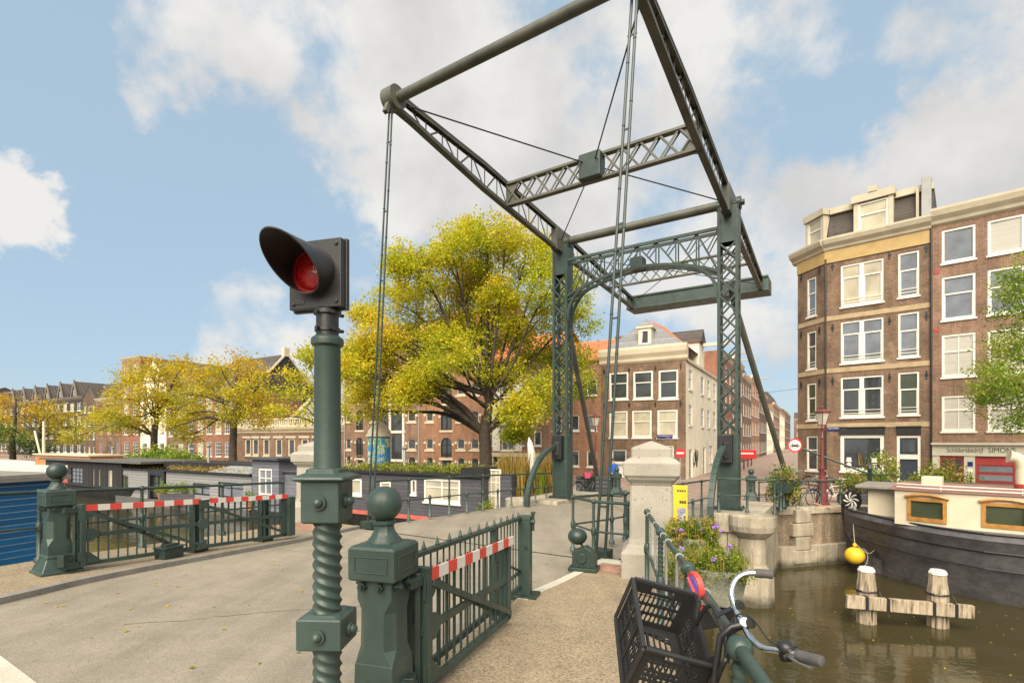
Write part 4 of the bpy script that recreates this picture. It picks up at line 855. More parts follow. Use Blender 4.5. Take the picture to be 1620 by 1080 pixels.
# ================================================================= FLOWER TROUGHS
def leaves(name, mt, centers, spread, per, size, parent=None, up=.25, aspect=.55, var=None, flat=1.0, seed=1, offset=None):
    """a cloud of pointed leaf faces round given centres, one mesh"""
    g = np.random.default_rng(seed); C = np.repeat(np.asarray(centers, float), per, 0); n = len(C)
    base = np.repeat(g.random(len(centers)) if var is None else np.asarray(var), per)
    P = C+g.normal(size=(n, 3))*np.array([spread, spread, spread*flat])
    nrm = g.normal(size=(n, 3)); nrm[:, 2] = np.abs(nrm[:, 2])*.8+up; nrm /= np.linalg.norm(nrm, axis=1)[:, None]
    t = g.normal(size=(n, 3)); t -= nrm*(t*nrm).sum(1)[:, None]; t /= np.linalg.norm(t, axis=1)[:, None]; s = np.cross(nrm, t)
    sz = size*(.6+.8*g.random(n))[:, None]; bend = nrm*sz*.12
    V = np.stack([P-t*sz*.5, P+s*sz*.5*aspect+bend, P+t*sz*.5, P-s*sz*.5*aspect+bend], 1).reshape(-1, 3)
    me = bpy.data.meshes.new(name); me.vertices.add(4*n); me.vertices.foreach_set('co', V.ravel()); me.loops.add(4*n); me.loops.foreach_set('vertex_index', np.arange(4*n, dtype=np.int32))
    me.polygons.add(n); me.polygons.foreach_set('loop_start', np.arange(0, 4*n, 4, dtype=np.int32)); me.polygons.foreach_set('loop_total', np.full(n, 4, np.int32)); me.update(); me.validate()
    at_ = me.attributes.new('leafvar', 'FLOAT', 'POINT'); at_.data.foreach_set('value', np.repeat(np.clip(base+g.normal(size=n)*.10, 0, 1), 4).astype(np.float32))
    me.materials.append(mt); o = bpy.data.objects.new(name, me); COL.objects.link(o)
    if parent is not None: o.parent = parent
    return o
def blades(name, mt, centers, h, n, parent=None, lean=.35, w=.012, seed=1):
    g = random.Random(seed); mb = MB(); var = []
    for c in centers:
        for i in range(n):
            a = g.uniform(0, 6.28); l = g.uniform(.1, lean); hh = h*g.uniform(.6, 1.1); p = V3(c)+V3((g.uniform(-.1, .1), g.uniform(-.1, .1), 0)); d = V3((math.cos(a), math.sin(a), 0)); s = V3((-d.y, d.x, 0))*w
            k = len(mb.v); mb.add([p-s, p+s, p+d*hh*l*.35+Z3*hh*.55+s, p+d*hh*l*.35+Z3*hh*.55-s, p+d*hh*l+Z3*hh], [(0, 1, 2, 3), (3, 2, 4)]); var += [g.random()]*5
    o = mb.build(name, mt, parent); at_ = o.data.attributes.new('leafvar', 'FLOAT', 'POINT'); at_.data.foreach_set('value', var); return o
def trough(label, P, rz, w, d, h, seed, flowers):
    r = empty('flower_trough', label, 'flower trough', P, rz, 'concrete flower troughs by the bridge'); g = random.Random(seed)
    b = MB(); b.sections([(w*.40, d*.36, .12, 0), (w*.44, d*.42, .14, h*.3), (w*.485, d*.48, .14, h*.8), (w*.5, d*.5, .14, h*.86), (w*.5, d*.5, .14, h), (w*.43, d*.41, .12, h), (w*.42, d*.40, .12, h*.9)]); b.build('bowl', M['trough'], r, smooth=40)
    b = MB(); b.sections([(w*.42, d*.40, .12, h*.8), (w*.42, d*.40, .12, h*.93)]); b.build('soil', M['soil'], r)
    cs = [(g.uniform(-w*.46, w*.46), g.uniform(-d*.46, d*.46), h+.02+abs(g.gauss(0, .08))) for _ in range(90)]
    cs += [(g.uniform(-w*.56, w*.56), g.uniform(-d*.58, -d*.4), h-.05+g.uniform(-.06, .08)) for _ in range(26)]
    leaves('plants', M['leaf_plant'], cs, .035, 42, .034, r, seed=seed, aspect=.5)
    blades('stems', M['leaf_plant'], [(c[0], c[1], h) for c in cs[:40]], .26, 4, r, seed=seed, w=.004)
    for i in range(flowers):
        c = (g.uniform(-w*.5, w*.6), g.uniform(-d*.5, d*.5), h+g.uniform(.02, .24)); f = MB()
        for k in range(12):
            o = V3(c)+V3((g.gauss(0, .014), g.gauss(0, .014), g.gauss(0, .012))); f.lathe([(.002, -.004), (.013, 0), (.009, .006)], 5, o, Matrix.Rotation(g.uniform(0, 2), 3, 'X'))
        f.tube(V3(c), V3((c[0]*.8, c[1]*.8, h)), .003, n=4); f.build('flower', M['purple'], r)
    return r
trough('nearest concrete flower trough beside the railing with purple flowers', V3((2.36, 6.22, -1.93)), R(-22), .92, .62, .42, 3, 6)
trough('concrete flower trough right behind the granite pillar foot, second from the railing', V3((2.47, 7.0, -1.93)), R(-20), .62, .48, .62, 5, 9)
# ================================================================= BUILDINGS
def facade(mb, w, h, ops, T=None, reveal=.16, z0=0):
    """front wall in the local x-z plane with real openings; T maps local points"""
    T = T or (lambda p: p); xs = sorted({0, w, *[o[0] for o in ops], *[o[1] for o in ops]}); zs = sorted({z0, h, *[o[2] for o in ops], *[o[3] for o in ops]})
    xs = [x for x in xs if 0 <= x <= w]; zs = [z for z in zs if z0 <= z <= h]
    for a, b in zip(xs, xs[1:]):
        for c, d in zip(zs, zs[1:]):
            m_ = ((a+b)/2, (c+d)/2)
            if any(o[0] < m_[0] < o[1] and o[2] < m_[1] < o[3] for o in ops): continue
            mb.add([T(V3(p)) for p in ((a, 0, c), (b, 0, c), (b, 0, d), (a, 0, d))], [(0, 1, 2, 3)])
    for o in ops:
        a, b, c, d = o[:4]
        for q in (((a, 0, c), (a, 0, d), (a, reveal, d), (a, reveal, c)), ((b, 0, d), (b, 0, c), (b, reveal, c), (b, reveal, d)), ((a, 0, d), (b, 0, d), (b, reveal, d), (a, reveal, d)), ((b, 0, c), (a, 0, c), (a, reveal, c), (b, reveal, c))):
            mb.add([T(V3(p)) for p in q], [(0, 1, 2, 3)])
        if len(o) > 4 and o[4] == 'arch':
            r_ = (b-a)/2; xm = (a+b)/2; arc = [(xm-r_*math.cos(t), d-r_+r_*math.sin(t)) for t in (math.pi*i/12 for i in range(13))]
            for k, (p, q) in enumerate(zip(arc, arc[1:])):
                cx = a if k < 6 else b
                for y in (0, .10): mb.add([T(V3((cx, y, d))), T(V3((p[0], y, p[1]))), T(V3((q[0], y, q[1])))], [(0, 1, 2)])
                mb.add([T(V3((p[0], 0, p[1]))), T(V3((q[0], 0, q[1]))), T(V3((q[0], .10, q[1]))), T(V3((p[0], .10, p[1])))], [(0, 1, 2, 3)])
GL = [M['glass'], M['glass'], M['glassb'], M['glassg'], M['glassc']]
def win(parent, x0, x1, z0, z1, style='sash', fm=None, pm=None, T=None, fw=.085, y=.05, sill=True, name='window', rail=False, arch=False):
    fm = fm or M['white']; pm = pm or random.choice(GL); b = MB(); w, h = x1-x0, z1-z0
    def bx(a, c, y0, y1, d, e): b.bx(a, c, y0, y1, d, e)
    bx(x0, x0+fw, y, y+.09, z0, z1); bx(x1-fw, x1, y, y+.09, z0, z1); bx(x0+fw, x1-fw, y, y+.09, z0, z0+fw*1.2); bx(x0+fw, x1-fw, y, y+.09, z1-fw, z1)
    ix0, ix1, iz0, iz1 = x0+fw, x1-fw, z0+fw*1.2, z1-fw
    if style == 'sash': t = iz0+(iz1-iz0)*.60; bx(ix0, ix1, y+.01, y+.08, t-.035, t+.035); [bx(c, c+.035, y+.025, y+.075, iz0, t-.036) for c in (ix0, ix1-.035)]
    elif style == 'double':
        m_ = (x0+x1)/2; bx(m_-.10, m_+.10, y-.005, y+.085, iz0, iz1)
        for a, c in ((ix0, m_-.10), (m_+.10, ix1)):
            t = iz0+(iz1-iz0)*.70; bx(a, c, y+.01, y+.08, t-.035, t+.035); bx(a, a+.05, y+.02, y+.07, iz0, t-.036); bx(c-.05, c, y+.02, y+.07, iz0, t-.036); bx(a+.05, c-.05, y+.02, y+.07, iz0, iz0+.05)
    elif style == 'grid':
        t = iz0+(iz1-iz0)*.60; m_ = (x0+x1)/2; bx(ix0, ix1, y+.01, y+.08, t-.035, t+.035); bx(m_-.016, m_+.016, y+.03, y+.07, iz0, t-.036); bx(m_-.016, m_+.016, y+.03, y+.07, t+.036, iz1)
    elif style == 'panes':
        for k in (1, 2): bx(x0+w*k/3-.02, x0+w*k/3+.02, y+.02, y+.07, iz0, iz1)
        for k in (1, 2, 3): bx(ix0, ix1, y+.025, y+.065, z0+h*k/4-.02, z0+h*k/4+.02)
    elif style == 'halves': m_ = (x0+x1)/2; bx(m_-.04, m_+.04, y+.01, y+.08, iz0, iz1); t = iz0+(iz1-iz0)*.66; bx(ix0, m_-.041, y+.02, y+.07, t-.025, t+.025); bx(m_+.041, ix1, y+.02, y+.07, t-.025, t+.025)
    if arch: 
        r_ = w/2; xm = (x0+x1)/2; b.path([V3((xm-(r_-.03)*math.cos(t), y+.06, z1-r_+(r_-.03)*math.sin(t))) for t in (math.pi*i/10 for i in range(11))], .045, 4)
    if sill: bx(x0-.06, x1+.06, -.07, y-.005, z0-.09, z0-.002)
    if rail:
        for k in (.16, .30): bx(x0+.02, x1-.02, -.06, -.035, z0+h*k*.55, z0+h*k*.55+.03)
        bx(x0+.02, x0+.05, -.061, y, z0+.05, z0+.08); bx(x1-.05, x1-.02, -.061, y, z0+.05, z0+.08)
    if T: b.v = [tuple(T(V3(p))) for p in b.v]
    o = b.build(name, fm, parent)
    g = MB(); tl = random.uniform(-.012, .012); tz = random.uniform(-.01, .01)
    q = [V3((ix0-.02, y+.055+tl, iz0-.02)), V3((ix1+.02, y+.055-tl, iz0-.02)), V3((ix1+.02, y+.055-tl+tz, iz1+.02)), V3((ix0-.02, y+.055+tl+tz, iz1+.02))]
    g.add([T(p) if T else p for p in q], [(0, 1, 2, 3)])
    if pm in (M['glassc'],) and style in ('sash', 'grid', 'fixed') : pass
    g.build('pane', pm, o); return o
def body(mb, w, d, h, back=True, side=True, top=True, z0=-.3):
    """sides, back and flat top behind the front wall"""
    if side: mb.add([(0, .0, z0), (0, 0, h), (0, d, h), (0, d, z0)], [(0, 1, 2, 3)]); mb.add([(w, 0, z0), (w, d, z0), (w, d, h), (w, 0, h)], [(0, 1, 2, 3)])
    mb.add([(0, d, z0), (0, d, h), (w, d, h), (w, d, z0)], [(0, 1, 2, 3)])
    if top: mb.add([(0, 0, h), (w, 0, h), (w, d, h), (0, d, h)], [(0, 1, 2, 3)])
def anchors(parent, pts, T=None):
    for x, z in pts:
        b = MB(); b.bx(x-.03, x+.03, -.04, .0, z-.22, z+.22); b.bx(x-.07, x+.07, -.045, -.005, z-.05, z+.05)
        if T: b.v = [tuple(T(V3(p))) for p in b.v]
        b.build('wall_anchor', M['black'], parent)
def gable(w, d, z0, z1, along=True, over=.2, t=.12):
    """pitched roof; along: ridge runs parallel to the front"""
    b = MB()
    if along: b.loft([[V3(p) for p in ((x, -over, z0), (x, d/2, z1), (x, d+over, z0), (x, d+over, z0-t), (x, d/2, z1-t*1.3), (x, -over, z0-t))] for x in (-.05, w+.05)])
    else: b.loft([[V3(p) for p in ((-over, y, z0), (w/2, y, z1), (w+over, y, z0), (w+over, y, z0-t), (w/2, y, z1-t*1.3), (-over, y, z0-t))] for y in (-.05, d)])
    return b
def cornice(w, z0, z1, prof=((.0, 0), (.12, .12), (.16, .3), (.34, .55), (.42, .85), (.42, 1.0)), x0=0, left=0):
    b = MB(); h = z1-z0; pr = [(o, z0+h*k) for o, k in prof]
    b.loft([[V3((x, -o-.01, z)) for o, z in pr]+[V3((x, .15, z1)), V3((x, .15, z0))] for x in (x0-left, w)]); return b
# ------------------------------------------------ brown corner building, right of the bridge
FX, FY = V3((.74, -.67, 0)).normalized(), V3((.67, .74, 0)).normalized(); RZF = math.atan2(FX.y, FX.x)
C0 = V3((18.13, 29.69, LAND)); Wm = 4.80
cb = empty('corner_building', 'tall brown brick corner building with ochre frieze and slate mansard roof', 'apartment building', C0, RZF)
wo_ = []; M['course'] = mat('tan_stone_course', (.36, .27, .16), .8, .2, 2, .2, 30)
for (z0, z1) in ((10.3, 12.65), (7.1, 9.45), (4.05, 6.3)): wo_ += [(.80, 2.78, z0, z1, 'd'), (3.42, 4.30, z0+.05, z1+.05, 's')]
go_ = [(.78, 2.80, 1.0, 3.05, 'shop'), (3.36, 4.36, -.1, 3.0, 'door')]
chl = 2.07; chd = V3((-.208, .978, 0)); ca = chd.x*FX.x+chd.y*FX.y; cbv = chd.x*FY.x+chd.y*FY.y   # chamfer direction in local axes
# chamfer runs from its far-left end to the main corner: local x of that wall points from left to the corner
def Tch(p): return V3((ca*(chl-p.x)+(-cbv)*-1*0, 0, 0))+V3((0, cbv*(chl-p.x), p.z))+V3((cbv, -ca, 0))*p.y
cw = [(.75, 1.45, z0+.05, z1+.05) for z0, z1 in ((10.1, 12.4), (6.95, 9.2), (3.9, 6.1))]; cg = [(.7, 1.55, .95, 3.0)]
b = MB(); facade(b, Wm, 13.1, [o[:4] for o in wo_+go_], z0=-.3); facade(b, chl, 13.1, cw+cg, Tch, z0=-.3)
b.add([(Wm, 0, -.3), (Wm, 9, -.3), (Wm, 9, 14.3), (Wm, 0, 14.3)], [(0, 1, 2, 3)]); P = Tch(V3((0, 0, 0))); b.add([(P.x, P.y, -.3), (P.x, P.y, 14.3), (P.x+1.5, 10, 14.3), (P.x+1.5, 10, -.3)], [(0, 1, 2, 3)])
b.add([(0, 0, 13.1), (Wm, 0, 13.1), (Wm, 9, 13.1), (P.x+1.5, 10, 13.1), (P.x, P.y, 13.1)], [(0, 1, 2, 3, 4)]); b.build('wall', M['brownbrick'], cb)
for o in wo_: win(cb, *o[:4], 'double' if o[4] == 'd' else 'sash', rail=True, pm=M['glassc'] if o[2] > 10 and o[4] == 'd' else M['glassb'] if o[2] > 7 else None, sill=True, y=.02)
for o in cw: win(cb, *o[:4], 'sash', T=Tch, rail=True, y=.02)
win(cb, *cg[0][:4], 'sash', T=Tch, y=.03)
sw = win(cb, *go_[0][:4], 'fixed', fw=.17, pm=M['glass'], y=.03, name='shop_window')
b = MB(); 
for x in (1.18, 2.36): b.lathe([(.10, 1.22), (.13, 1.3), (.12, 1.45), (.05, 1.5), (.05, 1.52), (.15, 1.54), (.11, 1.78)], 12, (x, .02, 0))
b.build('table_lamp', M['white'], sw, smooth=50)
blades('dried_palm', M['reed'], [(1.78, .02, 1.35)], 1.0, 9, sw, lean=.6, w=.03, seed=5)
d_ = win(cb, 3.36, 4.36, 0, 3.0, 'none', fw=.12, pm=M['door'], y=.03, name='door', sill=False); b = MB(); b.bx(3.48, 4.24, .0, .10, 1.75, 1.95); b.bx(3.48, 4.24, .02, .1, 1.96, 2.0); b.bx(4.08, 4.14, .0, .03, 1.0, 1.12); b.build('door_rail', M['white'], d_)
b = MB(); b.bx(3.60, 4.12, .04, .07, 2.1, 2.78); b.build('fanlight', M['glass'], d_)
for (a, c, z) in ((.74, 2.84, 3.06), (3.34, 4.38, 3.06)): b = MB(); b.bx(a, c, -.06, .02, z, z+.38); b.bx(a-.02, c+.02, -.1, .03, z+.38, z+.44); b.build('awning_box', M['awning'], cb)
for z in (9.62, 6.62, 3.46):
    b = MB(); b.bx(0, Wm, -.035, 0, z, z+.26); k = len(b.v); t_ = MB(); t_.bx(0, chl-.0, -.035, 0, z, z+.26); b.add([Tch(V3(p)) for p in t_.v], t_.f); b.build('string_course', M['course'], cb)
b = MB(); b.bx(0, Wm, -.06, 0, 12.95, 13.62); t_ = MB(); t_.bx(0, chl, -.06, 0, 12.95, 13.62); b.add([Tch(V3(p)) for p in t_.v], t_.f); b.build('frieze', M['ochre'], cb)
b = cornice(Wm, 13.6, 14.3); t_ = cornice(chl+.1, 13.6, 14.3, left=.3); b.add([Tch(V3(p)) for p in t_.v], t_.f); b.build('cornice', M['trim'], cb)
b = MB(); P2 = Tch(V3((0, .45, 0)))    # mansard
lo = [V3((.10, .30, 14.28)), V3((Wm, .30, 14.28)), V3((Wm, 8, 14.28)), V3((1.5, 9.5, 14.28)), V3((P2.x+.1, P2.y-.2, 14.28))]; hi = [p+V3((.08, .35, 1.8)) for p in lo[:2]]+[p+V3((0, -.3, 1.8)) for p in lo[2:4]]+[lo[4]+V3((.35, .1, 1.8))]
b.loft([lo, hi]); rf = b.build('roof', M['darkslate'], cb)
b = MB(); 
for (p, q) in ((hi[0], hi[1]), (hi[4], hi[0])): b.bar(p+V3((0, -.05, .0)), q+V3((0, -.05, .0)), .35, .34)
b.build('parapet', M['trim'], cb); b = MB(); b.bx(Wm-.42, Wm-.02, .1, 1.2, 14.2, 16.55); b.build('chimney', M['lead'], cb, bevel=.02)
b = MB(); b.bx(1.40, 1.62, .08, .6, 14.28, 16.2); b.bx(2.98, 3.2, .08, .6, 14.28, 16.2); b.bx(1.30, 3.30, -.02, .7, 16.02, 16.42); b.bx(2.1, 2.5, -.06, .1, 16.42, 16.72); b.bx(4.15, 4.27, .25, .5, 14.3, 16.1); b.build('dormer', M['trim'], cb)
win(cb, 1.62, 2.98, 14.3, 15.95, 'sash', pm=M['glassc'], y=.12, name='dormer_window')
T2 = lambda p: Tch(V3((p.x, p.y, p.z))); b = MB(); t_ = MB(); t_.bx(.45, .62, .15, .8, 14.28, 16.1); t_.bx(1.65, 1.82, .15, .8, 14.28, 16.1); t_.bx(.35, 1.9, .05, .9, 15.95, 16.32); b.add([T2(V3(p)) for p in t_.v], t_.f); b.build('dormer', M['trim'], cb); win(cb, .62, 1.65, 14.3, 15.9, 'sash', T=T2, y=.2, pm=M['glassc'], name='dormer_window')
anchors(cb, [(x, z) for x in (.4, 3.05, 4.6) for z in (12.75, 9.2, 6.15)]); anchors(cb, [(x, z) for x in (.3, 1.7) for z in (12.7, 9.2, 6.15)], Tch)
b = MB(); b.path([V3((.06, -.06, -.2)), V3((.06, -.06, 13.2))], .05, 8); b.build('drainpipe', M['black'], cb)
def text(s, size, mt, parent, loc, rot, ext=.004, align='LEFT', name='lettering', width=None):
    c = bpy.data.curves.new(name, 'FONT'); c.body = s; c.size = size; c.extrude = ext; c.align_x = align; o = bpy.data.objects.new(name, c); COL.objects.link(o); o.data.materials.append(mt)
    bpy.context.view_layer.update(); me = bpy.data.meshes.new_from_object(o.evaluated_get(bpy.context.evaluated_depsgraph_get())); bpy.data.objects.remove(o)
    if width: xs_ = [v.co.x for v in me.vertices]; me.transform(Matrix.Diagonal((width/(max(xs_)-min(xs_)), 1, 1, 1)))
    o = bpy.data.objects.new(name, me); COL.objects.link(o); o.parent = parent; o.location = loc; o.rotation_euler = rot
    if not me.materials: me.materials.append(mt)
    return o
# street name plate
pl_ = empty('street_name_plate', 'dark blue street name plate on the brown corner building', 'street sign', C0+FX*.05-FY*.045+Z3*3.30, RZF); b = MB(); b.bx(.1, 1.05, -.012, .0, -.0, .21); b.build('plate', M['signblue'], pl_)
text('BROUWERSGRACHT', .10, M['white'], pl_, (.14, -.014, .10), (R(90), 0, 0), .001, width=.84); text('CENTRUM', .055, M['white'], pl_, (.74, -.014, .03), (R(90), 0, 0), .001)
hn = empty('house_number', 'small white house number plate beside the dark blue door', 'number plate', C0+FX*3.05-FY*.02+Z3*1.75, RZF); b = MB(); b.bx(-.1, .1, -.012, 0, -.06, .06); b.build('plate', M['white'], hn, bevel=.004)
# ------------------------------------------------ neighbour with the painter's shop front
D0 = V3((21.68, 26.48, LAND))+FX*.002; Wn = 11.0
nb = empty('shop_house', 'red brown brick house with cream cornice above the painter workshop front', 'apartment building', D0, RZF)
ops = []
for k in range(6):
    x0 = .42+1.72*k
    for i, (z0, z1) in enumerate(((11.75, 13.45), (8.85, 11.05), (5.95, 8.1), (3.2, 5.0))): ops.append((x0, x0+1.28, z0, z1))
sh = [(.35, 1.25, -.1, 1.95), (1.70, 4.6, -.1, 1.95), (5.2, 8.6, -.1, 1.95)]
b = MB(); facade(b, Wn, 13.75, ops+sh, z0=-.3); body(b, Wn, 9, 13.75); b.build('wall', M['redbrown'], nb)
pms = {0: [M['glassb'], M['blind']], 1: [M['glassb'], M['glassb']], 2: [M['blind'], M['glassc']], 3: [M['blind'], M['blind']]}
for i, o in enumerate(ops): win(nb, *o, ('fixed', 'sash', 'grid', 'grid')[i % 4], pm=pms[i % 4][(i//4) % 2], fw=.10, y=.02)
b = cornice(Wn, 13.72, 14.55); b.build('cornice', M['trim'], nb); b = MB(); b.bx(0, Wn, .1, 9, 14.5, 14.6); b.build('roof', M['lead'], nb)
b = MB(); b.bx(0, Wn, -.10, -.0, 1.97, 2.52); b.bx(0, Wn, -.26, -.0, 2.52, 2.62)
for x0, x1 in ((.02, .34), (1.27, 1.68), (4.62, 5.18), (8.62, 8.9)): b.bx(x0, x1, -.06, -.001, -.3, 1.97)
b.build('shop_front', mat('grey_green_shop_paint', (.46, .44, .34), .55, .08, 2), nb)
text('Schildersbedrijf', .34, M['black'], nb, (.60, -.103, 2.14), (R(90), 0, 0), .002, width=1.38); text('SIMONS', .36, M['black'], nb, (2.15, -.103, 2.14), (R(90), 0, 0), .002, width=.95)
g = MB(); g.bx(1.70, 4.6, .02, .1, -.1, 1.95)
for z in (.28, .72, 1.16, 1.55): g.bx(1.75, 3.1, -.01, .02, z-.02, z+.02); g.bx(3.2, 4.55, -.01, .02, z-.02, z+.02)
for x in (1.75, 3.08, 3.2, 4.53): g.bx(x-.03, x+.03, -.015, .02, -.1, 1.95)
gd = g.build('garage_door', M['darkred'], nb); g = MB()
for x0, x1 in ((1.82, 3.02), (3.26, 4.48)):
    for z in (.78, 1.2): g.bx(x0, x1, -.004, .03, z, z+.27)
g.build('pane', M['glassb'], gd); g = MB(); g.bx(3.75, 4.2, -.02, -.006, .76, 1.0); g.build('notice', M['yellow'], gd)
g = MB(); g.bx(.35, 1.25, .02, .1, -.1, 1.95); gd = g.build('door', M['darkred'], nb); g = MB()
for k in range(3): g.bx(.42+.27*k, .63+.27*k, 0, .05, 1.2, 1.8)
g.build('pane', M['glass'], gd); g = MB(); g.bx(.35, 1.25, -.01, .02, 1.0, 1.08); g.build('door_rail', M['cream'], gd)
g = MB(); g.bx(5.2, 8.6, .02, .1, -.1, 1.95); g.build('garage_door', M['darkred'], nb)
g = MB(); g.bx(1.40, 1.60, -.075, -.061, 1.45, 1.68); bs = g.build('blue_badge', M['signblue'], nb); g = MB(); g.bx(1.40, 1.60, -.075, -.061, 1.15, 1.32); g.build('number_plate', M['white'], nb)
b = MB(); b.path([V3((-.0, -.09, -.2)), V3((-.0, -.09, 13.8))], .05, 8); b.build('drainpipe', M['black'], nb)
b = MB()
for k in range(2): b.bx(.10, .32, -.02, .0, 11.3-3*k, 11.5-3*k)
b.build('vent_brick', M['darkred'], nb)
# ------------------------------------------------ far quay: corner house and its side street
NQ = 37.2
def qx(px, n=NQ): return -s_at(px, n)
def qz(px, py, n=NQ): return (697-py)/810*Q(n, s_at(px, n)).y-LAND
def qop(pxl, pxr, yt, yb, X0, n=NQ): m_ = (pxl+pxr)/2; return (qx(pxl, n)-X0, qx(pxr, n)-X0, qz(m_, yb, n), qz(m_, yt, n))
X0 = qx(951); Wc = qx(1085)-X0
ch = empty('corner_house', 'brown brick corner house with cream cornice and plastered cream side wall', 'house', Q(NQ, -X0, LAND), RZQ)
fo = [qop(*k, X0) for k in ((1042, 1073, 585, 631), (1002, 1033, 587, 631), (964, 994, 589, 632), (1040, 1072, 648, 692), (1000, 1031, 649, 692), (964, 993, 650, 692))]
gf = [qop(968, 991, 711, 732, X0), (qx(968)-X0, qx(991)-X0, -.1, qz(980, 734)), (qx(1020)-X0, qx(1066)-X0, .6, 2.4)]
hc = qz(1040, 572); ht = qz(1040, 547)
def Tside(p): return V3((Wc-p.y, p.x, p.z))
def sx(px): r = (px-810)/810; return (36.0*r-12.2)/(.506-.863*r)
so_ = []
for a, c in ((1089, 1096), (1108.5, 1113.5), (1118.5, 1124), (1128, 1133)):
    so_ += [(sx(a), min(sx(c), sx(a)+1.3), hc-2.0, hc-.55), (sx(a), min(sx(c), sx(a)+1.3), hc-4.6, hc-3.1)]
sg = [(1.1, 2.3, -.1, 2.1), (6.6, 7.7, -.1, 2.2), (9.5, 11.2, .8, 2.3)]
b = MB(); facade(b, Wc, hc, fo+gf, z0=-.3); body(b, Wc, 15, hc, side=False); b.add([(0, 0, -.3), (0, 0, hc), (0, 15, hc), (0, 15, -.3)], [(0, 1, 2, 3)]); b.build('wall', M['brownbrick'], ch)
b = MB(); facade(b, 15, hc-.1, so_+sg, Tside, z0=-.3); b.add([(Wc-.004, 0, hc-.1), (Wc-.004, 15, hc-.1), (Wc-.004, 15, hc), (Wc-.004, 0, hc)], [(0, 1, 2, 3)]); b.build('side_wall', M['creamwall'], ch)
for i, o in enumerate(fo): win(ch, *o, 'sash', pm=M['glass'] if i < 3 else M['glassc'], fw=.12, y=.02)
win(ch, *gf[0], 'fixed', pm=M['glass']); win(ch, *gf[1], 'none', pm=M['white'], name='door', sill=False); win(ch, *gf[2], 'halves')
for o in so_: win(ch, *o, 'sash', T=Tside, y=.03, pm=M['glassc'] if random.random() < .4 else M['glassb'])
for o in sg[:2]: win(ch, *o, 'none', T=Tside, pm=M['clap'], name='door', sill=False)
win(ch, *sg[2], 'halves', T=Tside)
b = cornice(Wc+.15, hc, ht, left=.1); b.build('cornice', M['cream'], ch)
b = MB(); b.add([(Wc+.12, -.1, hc-.08), (Wc+.12, 15, hc-.08), (Wc+.12, 15, hc+.12), (Wc+.12, -.1, hc+.12), (Wc-.05, -.1, hc+.12), (Wc-.05, 15, hc+.12)], [(0, 1, 2, 3), (3, 2, 5, 4)]); b.build('gutter', M['cream'], ch)
b = MB(); b.add([(.1, .1, ht), (Wc-.1, .1, ht), (Wc-.1, 8, ht), (.1, 8, ht), (Wc/2-.2, 2.0, ht+2.5), (Wc/2+.2, 6, ht+2.6)], [(0, 1, 4), (3, 0, 4, 5), (2, 3, 5)]); rf = b.build('roof', M['slate'], ch)
b = MB(); b.add([(Wc-.1, .1, ht), (Wc-.1, 8, ht), (Wc/2+.2, 6, ht+2.6), (Wc/2-.2, 2.0, ht+2.5)], [(0, 1, 2, 3)]); b.build('tiled_roof_side', M['tile'], ch)
b = MB(); x_ = qx(1018)-X0; b.bx(x_-.48, x_+.48, .3, 1.8, ht, ht+1.5); b.bx(x_-.62, x_+.62, .2, 1.9, ht+1.45, ht+1.6); b.build('dormer', M['cream'], ch); win(ch, x_-.34, x_+.34, ht+.25, ht+1.3, 'fixed', y=.24, pm=M['glass'], name='dormer_window', sill=False)
b = MB(); b.bx(Wc-1.6, Wc-.05, 5.2, 7.4, hc, hc+2.2); b.build('dormer', M['creamwall'], ch); b = MB(); b.add([(Wc+.1, 5.0, hc+2.1), (Wc+.1, 7.6, hc+2.1), (Wc+.1, 6.3, hc+3.3), (Wc-3, 6.3, hc+3.3), (Wc-3, 5.0, hc+2.1), (Wc-3, 7.6, hc+2.1)], [(0, 2, 3, 4), (1, 5, 3, 2), (0, 1, 2)]); b.build('dormer_roof', M['darkslate'], ch); b = MB(); b.bx(Wc, Wc+2.0, 6.2, 6.4, hc+1.9, hc+2.15); b.build('hoist_beam', M['cream'], ch)
b = MB(); b.bx(.1, .95, 3.0, 4.2, ht-.2, ht+1.5); b.bx(.05, 1.0, 2.95, 4.25, ht+1.5, ht+1.62); b.build('chimney', M['brownbrick'], ch)
anchors(ch, [(x, z) for x in (.25, Wc*.35, Wc*.66, Wc-.35) for z in (hc-.45, hc-3.05)])
pl_ = empty('street_name_plate', 'dark blue street name plate on the brown corner house near the no entry sign', 'street sign', Q(NQ-.06, -(qx(1052)), 0)+Z3*(697-690)/810*36.5, RZQ); b = MB(); b.bx(-.55, .55, -.012, 0, -.16, .12); b.build('plate', M['signblue'], pl_); text('BROUWERSGRACHT', .11, M['white'], pl_, (-.5, -.014, .0), (R(90), 0, 0), .001, width=1.0); text('CENTRUM', .06, M['white'], pl_, (.1, -.014, -.12), (R(90), 0, 0), .001)
